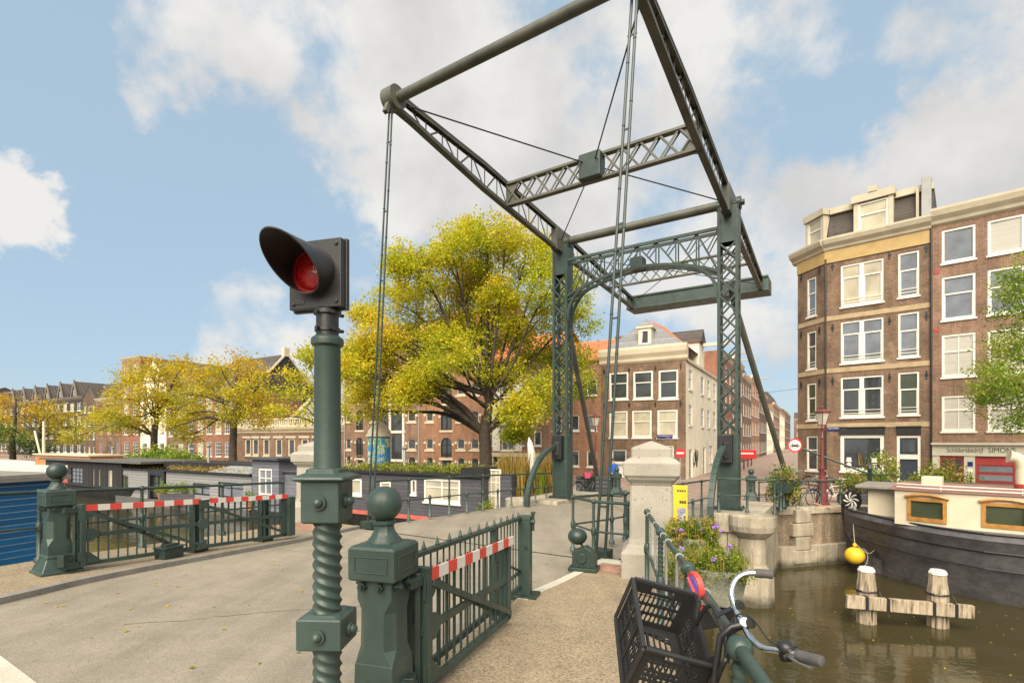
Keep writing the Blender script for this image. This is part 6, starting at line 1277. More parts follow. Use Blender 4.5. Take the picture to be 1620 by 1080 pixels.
b = MB(); pc = V3((4.62, -.75, cz1+.08)); b.path(smooth_path([pc, pc+V3((0, 0, .5)), pc+V3((0, 0, .75)), pc+V3((-.10, -.03, .98)), pc+V3((-.30, -.09, 1.05))], 4), [.16]*13+[.16, .17, .18, .2], 16); cw_ = b.build('cowl_vent', M['cream'], r, smooth=50); b = MB(); b.lathe([(.19, -.02), (.19, .2), (.175, .22)], 16, pc); b.build('collar', M['darkred'], cw_)
b = MB(); b.bx(6.0, 9.0, -1.3, 1.3, cz1+.2, cz1+1.5); b.build('wheelhouse', M['orangewood'], r); win(r, 6.2, 7.4, cz1+.6, cz1+1.35, 'halves', T=lambda p: V3((p.x, p.y-1.36, p.z)), fm=M['white'], sill=False)
b = MB(); wc_ = V3((.18, -.42, 2.62)); Mw = Matrix.Rotation(R(70), 3, 'Y') @ Matrix.Rotation(R(90), 3, 'Z'); 
fw_ = V3((-.5, -1, .05)).normalized(); e1 = fw_.cross(Z3).normalized(); e2 = e1.cross(fw_)
b.path([wc_, wc_-fw_*.05], .36, 24); wr_ = b.build('decorative_wheel', M['black'], r); b = MB()
for k in range(8):
    a = 2*math.pi*k/8; pts = [wc_+fw_*.02+e1*(rr_*math.cos(a+rr_*2.6))+e2*(rr_*math.sin(a+rr_*2.6)) for rr_ in (.06, .12, .18, .24, .29)]; b.path(pts, [.012, .022, .032, .034, .02], 5)
b.path([wc_, wc_+fw_*.05], .05, 10); b.build('white_blades', M['white'], wr_)
b = MB(); b.path([V3((.30, -.45, 2.1)), V3((.30, -.45, 2.45))], .09, 10); b.path([V3((.15, -.6, 2.36)), V3((.45, -.3, 2.36))], .05, 8); b.build('bollard', M['steel'], r, smooth=40)
r = empty('yellow_buoy', 'yellow fender buoy hanging by ropes at the barge bow', 'buoy', (12.33, 18.42, -4.12)); b = MB(); b.ball((0, 0, 0), .32, 20, .95); b.lathe([(.06, .33), (.07, .40), (.03, .45)], 10); b.build('float', M['yellow'], r, smooth=60); b = MB(); b.path([V3((0, 0, .42)), V3((.05, .15, 1.0)), V3((.2, .3, 2.0))], .014, 5); b.path(smooth_path([V3((.02, -.02, .42)), V3((.5, -.1, .1)), V3((1.0, -.15, .9)), V3((1.15, -.2, 1.75))], 4), .014, 5)
b.path([V3((.36*math.cos(a)*.6+.02, -.34, .36*math.sin(a)*.9)) for a in (i*.3 for i in range(-5, 6))], .01, 5); b.build('rope', M['rope'], r)
# mooring posts with cross timber
r = empty('mooring_dolphin', 'weathered timber mooring posts with white caps and cross beam in the water', 'mooring posts', (10.2, 13.45, WATER)); 
PA, PB = V3((9.38, 13.56, 0)), V3((11.04, 13.28, 0)); o = V3(r.location); o.z = 0
for p in (PA, PB):
    q = p-o; b = MB(); b.lathe([(.235, -1.0), (.235, .3), (.232, .9), (.20, 1.15), (.185, 1.36)], 9, q); k = b.build('post', M['timber'], r, smooth=30); b = MB(); b.lathe([(.20, 1.35), (.20, 1.39), (.16, 1.46), (.0, 1.47)], 9, q); b.build('white_cap', M['white'], k)
d = (PB-PA).normalized(); nn = V3((d.y, -d.x, 0)); a, c = PA-o-d*.62+nn*.30+Z3*.62, PB-o+d*.62+nn*.30+Z3*.50; b = MB(); b.bar(a, c, .14, .33); b.build('cross_beam', M['timber'], r, bevel=.015)
for t in (.16, .33, .69, .86): b = MB(); b.box(a.lerp(c, t), (.075, .165, .345), rz=math.atan2(d.y, d.x)); b.build('iron_strap', M['black'], r)
for p in (PA, PB): q = p-o; b = MB(); b.path([q+V3((.26*math.cos(t), .26*math.sin(t), .86)) for t in (i*.63 for i in range(11))], .022, 6); b.path([q+V3((.2, -.2, .86)), q+V3((.28, -.3, .6)), q+V3((.22, -.3, .35))], .016, 5); b.build('chain', M['black'], r)
# ================================================================= TREES AND SHRUBS
from mathutils import noise as mnoise
def tree(name, label, px, n, lobes, lm, seed, size=.2, trunk=.32, fork=3.0, clumps=46, per=30, spread=.34, group='autumn trees along the left quay', P=None, cat='tree', bright=.5, dens=1.0, gapk=.62, gapt=-.06):
    g = random.Random(seed); P = P or Q(n, s_at(px, n), LAND); Y = P.y; k = Y/810
    r = empty(name, label, cat, P, 0, group); F = V3((g.uniform(-.1, .1), g.uniform(-.1, .1), fork)); t = MB(); cs, var = [], []
    t.path([V3((0, 0, -.1)), V3((0, 0, .25)), V3((.03, 0, fork*.5)), F, F+V3((.1, 0, 1.2))], [trunk*1.5, trunk*1.15, trunk, trunk*.95, trunk*.75], 12)
    top = max((697-py) for _, py, _ in lobes)*k
    mid = F+V3((.25, .1, 3.2)); t.path([F, F.lerp(mid, .5)+V3((.12, 0, 0)), mid, mid+V3((.1, 0, 2.2))], [trunk*.8, trunk*.66, trunk*.5, trunk*.2], 9)
    for (lx, ly, lr) in lobes:
        Yd = Y+g.uniform(-1, 1)*min(4.2, Y*.1); c = at(lx, ly, Yd)-P; rad = lr*k
        side = abs(c.x) > 2.6 and c.z < fork+5; s_ = F if side else mid.lerp(F, g.uniform(0, .5)); v = c-s_
        m1 = s_+v*.35+V3((0, 0, -.06*v.length if not side else .10*v.length)); m2 = s_+v*.7+V3((g.uniform(-.3, .3), g.uniform(-.3, .3), .05*v.length)); rr_ = trunk*(.42 if side else .30)
        limb = smooth_path([s_, m1, m2, c], 5); kk = len(limb); t.path(limb, [rr_*(1-.82*i/(kk-1)) for i in range(kk)], 7)
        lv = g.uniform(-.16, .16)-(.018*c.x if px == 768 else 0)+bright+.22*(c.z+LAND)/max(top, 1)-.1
        for i in range(int(clumps*dens*(lr*k/2.0)**1.5)+6):
            while True:
                q = V3((g.uniform(-1, 1), g.uniform(-1, 1), g.uniform(-1, 1)))
                if .35 < q.length < 1: break
            q = V3((q.x*1.08, q.y*1.08, q.z*.82-.06*abs(q.x)))*rad*g.choice((.75, 1, 1, 1.12)); p = c+q
            if mnoise.noise((p+P)*gapk) < gapt: continue
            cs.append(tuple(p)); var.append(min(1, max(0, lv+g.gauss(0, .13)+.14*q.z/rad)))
            if i % 7 == 0:
                b_ = limb[g.randrange(kk//2, kk)]; t.path([b_, b_.lerp(p, .5)+V3((0, 0, .12)), p], [.028*trunk/.32, .016, .006], 4)
    t.build('trunk', M['bark'], r, smooth=60)
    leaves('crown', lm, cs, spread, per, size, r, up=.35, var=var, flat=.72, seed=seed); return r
ELM = [(770, 385, 48), (716, 398, 44), (664, 432, 48), (622, 478, 44), (596, 530, 40), (606, 590, 42), (575, 622, 26), (640, 628, 34), (600, 650, 26), (560, 550, 22), (665, 600, 34), (588, 560, 30), (738, 450, 40), (790, 470, 36), (700, 540, 34), (832, 402, 48), (880, 452, 46), (912, 508, 34), (902, 572, 40), (860, 618, 42), (825, 650, 34), (770, 448, 58), (704, 488, 55), (660, 540, 50), (768, 520, 52), (832, 500, 52), (845, 560, 46), (712, 566, 40), (790, 590, 38), (928, 610, 24), (745, 372, 30), (800, 366, 30), (690, 610, 28), (560, 585, 22), (862, 415, 30), (640, 410, 28), (815, 685, 18), (580, 500, 24)]
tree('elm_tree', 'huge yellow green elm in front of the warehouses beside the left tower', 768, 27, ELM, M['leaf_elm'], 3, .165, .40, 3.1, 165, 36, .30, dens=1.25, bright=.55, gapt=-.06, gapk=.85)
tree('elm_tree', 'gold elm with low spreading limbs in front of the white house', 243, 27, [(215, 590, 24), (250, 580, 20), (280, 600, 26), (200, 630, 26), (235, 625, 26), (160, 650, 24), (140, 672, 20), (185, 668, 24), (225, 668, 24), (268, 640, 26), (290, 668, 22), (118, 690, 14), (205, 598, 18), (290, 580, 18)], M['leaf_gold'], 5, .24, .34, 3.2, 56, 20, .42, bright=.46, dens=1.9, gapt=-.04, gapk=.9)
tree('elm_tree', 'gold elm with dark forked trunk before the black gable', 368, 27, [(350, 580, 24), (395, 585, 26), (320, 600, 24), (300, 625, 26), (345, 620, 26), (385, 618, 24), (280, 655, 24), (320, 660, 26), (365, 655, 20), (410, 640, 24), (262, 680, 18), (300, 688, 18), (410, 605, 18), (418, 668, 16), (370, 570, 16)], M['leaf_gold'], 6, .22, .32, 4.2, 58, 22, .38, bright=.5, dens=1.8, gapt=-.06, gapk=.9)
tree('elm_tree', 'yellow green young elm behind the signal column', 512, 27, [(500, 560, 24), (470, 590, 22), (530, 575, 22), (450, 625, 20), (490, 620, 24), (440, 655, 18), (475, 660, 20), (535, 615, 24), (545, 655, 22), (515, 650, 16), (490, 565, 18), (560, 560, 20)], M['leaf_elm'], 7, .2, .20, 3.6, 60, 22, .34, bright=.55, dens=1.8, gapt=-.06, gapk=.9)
tree('elm_tree', 'rust gold elm in front of the black gabled row at far left', 62, 27, [(20, 650, 26), (60, 645, 26), (100, 668, 22), (30, 680, 26), (75, 690, 24), (-10, 660, 28), (110, 690, 16), (0, 640, 20), (85, 655, 18)], M['leaf_rust'], 8, .28, .36, 3.0, 50, 20, .5, bright=.45)
tree('willow_tree', 'green willow hanging over the water at far left', 20, 23, [(10, 690, 26), (45, 702, 20), (-20, 690, 28), (70, 712, 12)], M['leaf_dark'], 9, .26, .3, 2.5, 50, 22, .45, group=None)
tree('elm_tree', 'rust coloured elm far left partly outside the frame', -40, 27, [(-40, 650, 30), (-10, 632, 18), (-80, 660, 30), (-40, 690, 26)], M['leaf_rust'], 10, .3, .36, 3.0, 40, 18, .5, bright=.55)
tree('street_tree', 'fresh green small tree at the right edge before the shop house', 1690, 0, [(1600, 470, 42), (1598, 560, 36), (1640, 520, 60), (1572, 618, 28), (1600, 640, 44), (1680, 600, 70), (1625, 430, 34), (1555, 588, 22), (1615, 665, 26), (1690, 470, 60), (1552, 630, 12), (1580, 600, 30)], M['leaf_green'], 12, .105, .13, 2.6, 60, 30, .20, group=None, P=V3((21.3, 19.6, LAND)), bright=.55, dens=3.2, gapk=1.2, gapt=-.15)
def shrub(name, label, P, w, d, h, n, lm, seed, size=.1, per=22, spread=.12, cat='shrub', group=None, pot=None):
    g = random.Random(seed); r = empty(name, label, cat, P, 0, group); cs = []
    for _ in range(n): a = g.uniform(0, 6.28); q = math.sqrt(g.random()); cs.append((w/2*q*math.cos(a), d/2*q*math.sin(a), (pot or 0)+h*(.15+.8*(1-q*q*.7)*g.random())))
    leaves('foliage', lm, cs, spread, per, size, r, seed=seed); b = MB()
    for _ in range(10): c = g.choice(cs); b.path([V3((c[0]*.15, c[1]*.15, 0)), V3((c[0]*.6, c[1]*.6, c[2]*.6)), V3(c)], [.025, .018, .008], 5)
    b.build('stems', M['bark'], r)
    if pot: b = MB(); b.bx(-w*.42, w*.42, -d*.42, d*.42, 0, pot); b.build('pot', M['clapd'], r, bevel=.02)
    return r
for i, (px, w, h, lb) in enumerate(((232, 5.5, 2.1, 'rounded light green bush on the quay left of the gold elm trunk'), (262, 5, 2.4, 'light green bush on the quay between two elm trunks'), (290, 4, 1.8, 'low light green bush right of the other quay bushes'))):
    shrub('quay_bush', lb, Q(24.8, s_at(px, 24.8), LAND), w, 2.5, h, 130, M['leaf_green'], 20+i, .2, 26, .26, group='bushes along the left quay')
shrub('quay_plants', 'yellow green bushy plants in front of the red doors behind the barge', V3((18.75, 22.3, LAND)), 2.5, 1.0, 1.35, 80, M['leaf_plant'], 31, .12, 28, .16, 'plants', pot=.5)
shrub('quay_plants', 'green pot plant left of the barge beside the shop window', V3((17.0, 23.6, LAND)), 1.5, 1.0, 1.8, 50, M['leaf_green'], 32, .11, 26, .14, 'plants', pot=.5)
shrub('quay_plants', 'orange flowering pot plant behind the quay railing beside the maroon lamp post', V3((14.9, 22.3, LAND)), 1.3, .8, 1.0, 40, M['leaf_plant'], 33, .10, 24, .12, 'plants', pot=.4)
shrub('railing_plants', 'yellow green plant spilling over the green trough on the quay railing', Wp(21.3, 1.75, zu(21.3)), 1.0, .7, 1.9, 60, M['leaf_plant'], 34, .10, 28, .13, 'plants', pot=None)
b = MB(); b.sections([(.5, .24, .02, .62), (.58, .3, .02, 1.0), (.55, .27, .02, 1.0), (.5, .22, .02, .9)]); k = tag(b.build('railing_trough', M['green']), 'green trough hung on the quay railing under a yellow plant', 'flower trough'); k.location = Wp(21.0, 1.70, zu(21.0)); k.rotation_euler = (0, 0, RZB+R(80))
for i, (px, n, h, lb) in enumerate(((812, 20.6, 2.5, 'tall dry orange reeds in a planter right of the white houseboat door'), (845, 20.9, 1.6, 'lower green and orange reeds behind the curved rack guide'), (868, 22.2, 2.4, 'tall orange reeds beside the left lattice tower'))):
    P = Q(n, s_at(px, n), LAND-.1); r = empty('reed_planter', lb, 'planter', P, RZQ, 'reed planters by the houseboat'); b = MB(); b.bx(-.7, .7, -.35, .35, -.6, .25); b.build('box', M['clapd'], r)
    g = random.Random(40+i); blades('reeds', M['reed'] if i != 1 else M['leaf_plant'], [(g.uniform(-.6, .6), g.uniform(-.3, .3), .2) for _ in range(36)], h*.85, 14, r, .3, .022, 40+i)
# floating terrace that carries the reed planters
b = MB(); p0, p1 = Q(19.3, s_at(800, 19.3), 0), Wp(19.5, 10.25, 0); q0, q1 = Q(23.6, s_at(800, 23.6), 0), Wp(22.8, 10.25, 0); b.prism([p0, p1, q1, q0], -4.9, LAND-.62); tag(b.build('houseboat_terrace', M['hullb']), 'low black floating terrace with reed planters between the houseboat and drawbridge', 'terrace')
# ================================================================= STREET FURNITURE, SIGNS, PEOPLE, BIKES
def lamp(label, P, h):
    r = empty('street_lamp', label, 'street lamp', P, R(20), 'maroon street lamps'); b = MB(); k = h-.95
    b.lathe([(.30, 0), (.30, .10), (.24, .14), (.22, .5), (.17, .56), (.16, .95), (.20, 1.0), (.20, 1.06), (.12, 1.12), (.10, 1.55), (.12, 1.58), (.075, 1.62), (.055, k-.4), (.08, k-.38), (.08, k-.34), (.05, k-.3), (.045, k)], 10); b.build('post', M['lampred'], r, smooth=35)
    b = MB()
    for a in range(4): t = a*math.pi/2+.785; b.path([V3((.02*math.cos(t), .02*math.sin(t), k-.1)), V3((.17*math.cos(t), .17*math.sin(t), k+.05)), V3((.13*math.cos(t), .13*math.sin(t), k+.2)), V3((.26*math.cos(t), .26*math.sin(t), k+.72))], .014, 5)
    b.sections([(.12, .12, .002, k+.17), (.12, .12, .002, k+.20)]); b.sections([(.23, .23, .004, k+.70), (.24, .24, .004, k+.74), (.15, .15, .03, k+.80), (.05, .05, .01, k+.86)]); b.ball((0, 0, k+.93), .055, 8); b.build('lantern_frame', M['lampred'], r)
    b = MB(); b.sections([(.095, .095, .002, k+.20), (.185, .185, .002, k+.70)]); b.build('lantern_glass', M['lampglass'], r); return r
M['lampglass'] = glass('pale_lantern_glass', (.50, .48, .40), .15, .5)
lamp('maroon street lamp on the quay in front of the brown corner building', V3((13.05, 21.55, LAND)), 4.15)
lamp('maroon street lamp beside the red brick house left of the hanger rods', at(942, 697, 30)+Z3*LAND, 4.35)
def sign_pole(name, label, P, h, r_=.3, face='noentry', cat='traffic sign'):
    r = empty(name, label, cat, P, RZQ*.4); b = MB(); b.path([V3((0, 0, 0)), V3((0, 0, h+.3))], .035, 8); b.build('pole', M['steel'], r)
    def dk(rad, y0, y1): m_ = MB(); m_.path([V3((0, y0, h)), V3((0, y1, h))], rad, 28); return m_
    dk(r_, -.05, -.03).build('disc', M['signred'], r)
    if face == 'noentry': b = MB(); b.bx(-r_*.72, r_*.72, -.058, -.051, h-.06, h+.06); b.build('white_bar', M['white'], r)
    else:
        dk(r_*.80, -.058, -.049).build('face', M['white'], r); b = MB(); s = r_*.62; b.bx(-s, s, -.066, -.059, h-s*.35, h+.02); b.bx(-s*.62, s*.62, -.066, -.059, h+.02, h+s*.38); b.bx(-s*.8, -s*.5, -.066, -.059, h-s*.55, h-s*.35); b.bx(s*.5, s*.8, -.066, -.059, h-s*.55, h-s*.35); b.build('car_symbol', M['black'], r)
        b = MB(); b.bx(-s*.46, s*.46, -.070, -.067, h+.03, h+s*.28); [b.bx(x-.03, x+.03, -.070, -.067, h-.09, h-.04) for x in (-s*.7, s*.7)]; b.build('car_windscreen', M['white'], r)
    return r
sign_pole('no_entry_sign', 'round red no entry sign beside the corner house', at(1076, 697, 31)+Z3*LAND, 1.98, .29)
sign_pole('no_cars_sign', 'round white sign with red rim and car symbol left of the corner building', at(1257, 697, 27)+Z3*LAND, 2.48, .36, 'car')
r = empty('shop_sign', 'red shop sign hanging in the narrow side street', 'sign', at(1181, 719, 47), RZQ); b = MB(); b.bx(-.8, .8, -.08, .08, -.35, .45); b.build('panel', M['signred'], r, bevel=.02); b = MB(); b.bx(-.6, .6, -.085, -.081, .05, .2); b.bx(-2.0, -.8, -.03, .03, .3, .36); b.build('white_strip', M['white'], r)
P = at(1073, 697, 11.5); r = empty('yellow_notice', 'yellow notice board behind the granite pillar with blue poster', 'notice board', V3((P.x, P.y, zxy(P.x, P.y))), R(-25)); b = MB(); b.bx(-.22, .20, -.03, .03, .12, 1.12); b.build('board', M['yellow'], r, bevel=.01); b = MB(); b.bx(-.02, .17, -.034, -.031, .2, .62); b.build('blue_poster', mat('poster_blue', (.08, .2, .5), .5, .5, 14, col2=(.6, .5, .4)), r)
b = MB(); [b.bx(-.02+.05*i, .015+.05*i, -.034, -.031, .98, 1.02) for i in range(4)]; [b.bx(.03+.05*i, .07+.05*i, -.034, -.031, .72, .78) for i in range(3)]; b.build('notice_lines', M['black'], r); b = MB(); b.bx(-.2, -.16, -.02, .02, 0, .12); b.bx(.12, .16, -.02, .02, 0, .12); b.build('legs', M['steel'], r)
def bollard(label, P): 
    r = empty('iron_bollard', label, 'bollard', P, RZB, 'green iron bollards beyond the bridge'); b = MB(); b.sections([(.30, .30, .01, 0), (.26, .26, .01, .08), (.17, .17, .02, .35), (.15, .15, .03, .4), (.145, .145, .03, .8), (.19, .19, .01, .83), (.19, .19, .01, 1.0), (.12, .12, .03, 1.06)]); b.lathe([(.08, 1.05), (.06, 1.12)], 12); b.ball((0, 0, 1.22), .12, 12); b.build('body', M['green'], r, smooth=30); b = MB(); [b.bx(-.05, .05, -.17+.0, -.146, .42+.2*i, .55+.2*i) for i in range(2)]; b.build('panels', M['green_d'], r); return r
bollard('green iron bollard with ball top right of the right lattice tower', V3((9.9, 21.2, -2.5))); bollard('green iron bollard with ball top in front of the person in blue', V3((4.95, 24.2, zxy(4.95, 24.2)+.0)))
# short street posts
for i in range(6): 
    p = CC+L2*(6+3.5*i)+V3((.863, -.506, 0))*2.0; b = MB(); b.lathe([(.09, 0), (.08, .1), (.06, .7), (.075, .72), (.075, .85), (.02, .9)], 8); o = tag(b.build('kerb_post', M['lampred'], None, smooth=40), ('nearest', 'second', 'third', 'fourth', 'fifth', 'farthest')[i]+' brown kerb post along the cream side wall', 'kerb post', 'kerb posts along the side street'); o.location = p
# advertising column
P = Q(26.2, s_at(600, 26.2), LAND); r = empty('advertising_column', 'round advertising column with colourful poster and pointed cap', 'advertising column', P); b = MB(); b.lathe([(.85, 0), (.85, .25), (.78, .3), (.78, 3.0)], 24)
def poster():
    m, t, p_ = newmat('column_poster'); o = tcoord(t); c = ramp(t, nz(t, o, 2.2, 5, .7, .6), [(.30, (.02, .10, .40)), (.44, (.03, .24, .60)), (.52, (.10, .28, .06)), (.60, (.70, .70, .62)), (.75, (.30, .04, .06))]); t.links.new(c, p_.inputs['Base Color']); return m
b.build('drum', poster(), r, smooth=30); b = MB(); b.lathe([(.80, 3.0), (.92, 3.02), (.92, 3.16), (.80, 3.2), (.78, 3.4), (.6, 3.65), (.3, 3.95), (.08, 4.1), (.07, 4.25), (.0, 4.35)], 24); b.build('cap', M['cream'], r, smooth=30)
b = MB()
for j in range(2):
    for i in range(7): a = -2.4+.22*i; p = V3((.795*math.cos(a), .795*math.sin(a), 1.75-.42*j)); e = V3((-math.sin(a), math.cos(a), 0)); b.path([p-e*.06, p+Z3*.24, p+e*.05+Z3*.02, p+e*.07+Z3*.22], .02, 4)
b.build('brush_letters', M['white'], r)
# white folded parasol / board behind the rack guide, flower basket bike, bins
P = Q(23.2, s_at(840, 23.2), LAND); r = empty('folded_parasol', 'white folded parasol on the terrace behind the curved rack guide', 'parasol', P); b = MB(); b.path([V3((0, 0, 0)), V3((0, 0, 1.2))], .03, 8); b.build('pole', M['steel'], r); b = MB(); b.path([V3((.15, 0, .9)), V3((.1, 0, 1.6)), V3((-.05, 0, 2.6)), V3((-.1, 0, 2.9))], [.22, .26, .14, .02], 10); b.build('canopy', M['white'], r, smooth=60)
for i, (px, Y, c, lb) in enumerate(((927, 25.5, 'clapd', 'grey planter box on the plaza right of the left lattice tower'), (944, 25.2, 'green', 'green planter box on the plaza left of the person in blue'), (958, 24.6, 'clapd', 'dark slatted box directly in front of the person in blue'))):
    p = at(px, 697, Y); p.z = zxy(p.x, p.y); b = MB(); b.bx(-.38, .38, -.3, .3, 0, .85); [b.bx(-.4, .4, -.32, -.301, .12+.2*k, .26+.2*k) for k in range(4)]; o = tag(b.build('plaza_box', M[c], None, bevel=.01), lb, 'planter', 'boxes on the plaza beyond the bridge'); o.location = p; o.rotation_euler = (0, 0, RZQ)
# ----------------------------------------------------------------- person in blue
P = at(970, 697, 27.3); P.z = zxy(P.x, P.y); r = empty('person', 'person in blue jacket seen from behind beyond the hanger rods', 'person', P, R(15))
def skin_body(name, verts, edges, radii, mt, parent, root=0):
    me = bpy.data.meshes.new(name); me.from_pydata(verts, edges, []); o = bpy.data.objects.new(name, me); COL.objects.link(o); o.parent = parent; me.materials.append(mt)
    o.modifiers.new('skin', 'SKIN'); sv = me.skin_vertices[0].data
    for v, q in zip(sv, radii): v.radius = (q, q) if not isinstance(q, tuple) else q
    sv[root].use_root = True; s_ = o.modifiers.new('sub', 'SUBSURF'); s_.levels = 1; s_.render_levels = 2; return o
VB = [(0, 0, .95), (0, .01, 1.15), (0, 0, 1.38), (0, -.01, 1.50), (0, -.02, 1.60), (0, -.03, 1.72), (-.17, 0, 1.42), (-.25, .0, 1.15), (-.24, -.12, .92), (-.25, -.16, .82), (.17, 0, 1.42), (.25, 0, 1.15), (.24, -.1, .90), (.25, -.14, .80), (-.09, 0, .88), (-.10, -.06, .48), (-.10, .06, .09), (-.10, -.10, .05), (.09, 0, .88), (.10, .10, .48), (.10, .18, .10), (.10, .05, .05)]
EB = [(0, 1), (1, 2), (2, 3), (3, 4), (4, 5), (2, 6), (6, 7), (7, 8), (8, 9), (2, 10), (10, 11), (11, 12), (12, 13), (0, 14), (14, 15), (15, 16), (16, 17), (0, 18), (18, 19), (19, 20), (20, 21)]
RB = [.14, .13, .15, .06, .085, .08, .075, .055, .04, .03, .075, .055, .04, .03, .095, .065, .045, .035, .095, .065, .045, .035]
skin_body('body', VB, EB, RB, M['skin'], r)
skin_body('jacket', [VB[i] for i in (0, 1, 2, 3, 6, 7, 8, 10, 11, 12)], [(0, 1), (1, 2), (2, 3), (2, 4), (4, 5), (5, 6), (2, 7), (7, 8), (8, 9)], [.18, .17, .185, .085, .10, .078, .06, .10, .078, .06], M['jacket'], r)
skin_body('trousers', [VB[i] for i in (0, 14, 15, 16, 18, 19, 20)], [(0, 1), (1, 2), (2, 3), (0, 4), (4, 5), (5, 6)], [.16, .115, .085, .07, .115, .085, .07], M['jeans'], r)
b = MB(); b.ball((0, .0, 1.70), .105, 12, 1.05); b.build('hair', M['hair'], r, smooth=60); b = MB(); 
for x, y in ((-.10, -.04), (.10, .12)): b.loft([[V3((x+a, y+e, z)) for a, e in ((-.045, -.14), (.045, -.14), (.05, .1), (-.05, .1))] for z in (0, .07)])
b.build('shoes', M['black'], r, bevel=.02)
# ----------------------------------------------------------------- parked bicycles on the right quay
def bike(label, P, rz, col, group='bicycles parked along the right quay'):
    r = empty('parked_bicycle', label, 'bicycle', P, rz, group); wheel(r, V3((-.53, 0, .34)), (1, 0, 0), n=24); wheel(r, V3((.53, 0, .34)), (1, 0, 0), n=24); b = MB()
    A, B_, C_, D_, E_, F_ = V3((-.53, 0, .34)), V3((-.06, 0, .30)), V3((-.20, 0, .86)), V3((.36, 0, .80)), V3((.53, 0, .34)), V3((.32, 0, 1.02))
    for p, q in ((A, B_), (A, C_.lerp(B_, .2)), (B_, C_), (B_, D_), (C_.lerp(B_, .25), D_), (D_, E_), (D_, F_)): b.path([p, q], .018, 6)
    b.path([F_+V3((-.18, -.28, .04)), F_+V3((0, -.2, .05)), F_+V3((.02, 0, 0)), F_+V3((0, .2, .05)), F_+V3((-.18, .28, .04))], .013, 6); b.build('frame', col, r, smooth=50)
    b = MB(); b.loft([[V3((x, y*w, .92+z)) for y, z in ((-1, 0), (-.5, .05), (.5, .05), (1, 0), (0, -.04))] for x, w in ((-.34, .09), (-.2, .08), (-.06, .02))]); b.path([V3((-.2, 0, .86)), V3((-.2, 0, .92))], .015, 6); b.build('saddle', M['black'], r)
    b = MB(); pts = [V3((-.53+.37*math.cos(a), 0, .34+.37*math.sin(a))) for a in (i*.3 for i in range(0, 11))]; b.path(pts, .03, 5); pts = [V3((.53+.37*math.cos(a), 0, .34+.37*math.sin(a))) for a in (i*.3 for i in range(0, 9))]; b.path(pts, .03, 5); b.bx(-.85, -.3, -.06, .06, .74, .765); b.build('mudguard', M['black'], r); return r
bike('black city bicycle parked behind the quay railing under the diagonal strut', V3((12.0, 21.2, LAND)), R(12), M['black'])
bike('brown bicycle parked beside the black one left of the maroon lamp post', V3((11.4, 21.9, LAND)), R(30), M['lampred'])
bike('white bicycle parked right of the maroon lamp post', V3((14.2, 22.4, LAND)), R(-20), M['white'])
bike('grey bicycle against the brown corner building left of the shop window', V3((17.2, 28.6, LAND)), R(-42), M['steel'])
bike('pale blue bicycle standing at the side street corner', V3((15.9, 28.6, LAND)), R(60), mat('pale_blue_enamel', (.25, .45, .5), .4))
bike('dark bicycle under the shop window of the brown corner building', V3((19.2, 27.6, LAND)), R(-42), M['black'])
bike('dark bicycle leaning behind the barge bow', V3((15.6, 21.7, LAND)), R(-40), M['clapd'])
bike('bicycle with pink basket on the plaza right of the left lattice tower', at(930, 697, 24.6)+Z3*-2.68, R(20), M['black'])
b = MB(); b.sections([(.13, .18, .03, 0), (.17, .24, .03, .25)]); o = tag(b.build('bicycle_basket', mat('pink_basket', (.55, .08, .18), .7, .3, 30), None), 'pink red basket on the plaza bicycle', 'basket'); o.location = at(929, 697, 24.55)+Z3*-1.78
# slatted rack panel on the railing at the right pier
r = empty('slatted_gate', 'low green slatted gate on the quay between the pier railing and trough', 'gate', Wp(20.7, 1.72, zu(20.7)), RZB+R(80)); b = MB(); [b.bx(-.6+.17*i, -.55+.17*i, -.015, .015, .05, .8) for i in range(8)]; b.build('slats', M['green'], r); b = MB(); b.bx(-.65, .7, -.025, .025, .8, .86); b.bx(-.65, .7, -.025, .025, .1, .15); b.build('rails', M['green'], r)
# stair railing at the barge gangway
r = empty('gangway_rail', 'dark sloping handrail of the barge gangway behind the bow', 'handrail', V3((14.6, 20.9, LAND))); b = MB(); b.lathe([(.10, 0), (.09, .3), (.07, 1.5), (.10, 1.55), (.10, 1.62), (.05, 1.7), (.0, 1.85)], 10); b.build('newel', M['green_d'], r, smooth=40); b = MB(); b.path([V3((0, 0, 1.35)), V3((-2.2, 1.0, 2.4))], .045, 6); b.path([V3((0, 0, 1.3)), V3((1.4, .5, 1.3))], .03, 6); b.build('bar', M['green_d'], r)
# mooring rope of the barge
b = MB(); b.path(smooth_path([V3((11.9, 20.2, -2.45)), V3((12.4, 19.9, -2.62)), V3((12.7, 19.6, -2.6)), V3((12.75, 19.2, -2.45))], 4), .025, 6); tag(b.build('mooring_rope', mat('orange_rope', (.5, .22, .12), .9, .3, 30)), 'orange mooring rope from the quay railing to the barge bow', 'rope')
# scattered fallen leaves on the road
g = random.Random(77); cs = []
for _ in range(70): u, v = g.uniform(1.5, 8), g.uniform(3.6, 8.2); p = Wp(u, v, zu(u)-.052); cs.append(tuple(p))
o = leaves('fallen_leaves', M['leaf_gold'], cs, .001, 1, .05, up=6, seed=9, flat=.2); tag(o, 'small yellow fallen leaves scattered over the road', 'fallen leaves', kind='stuff')
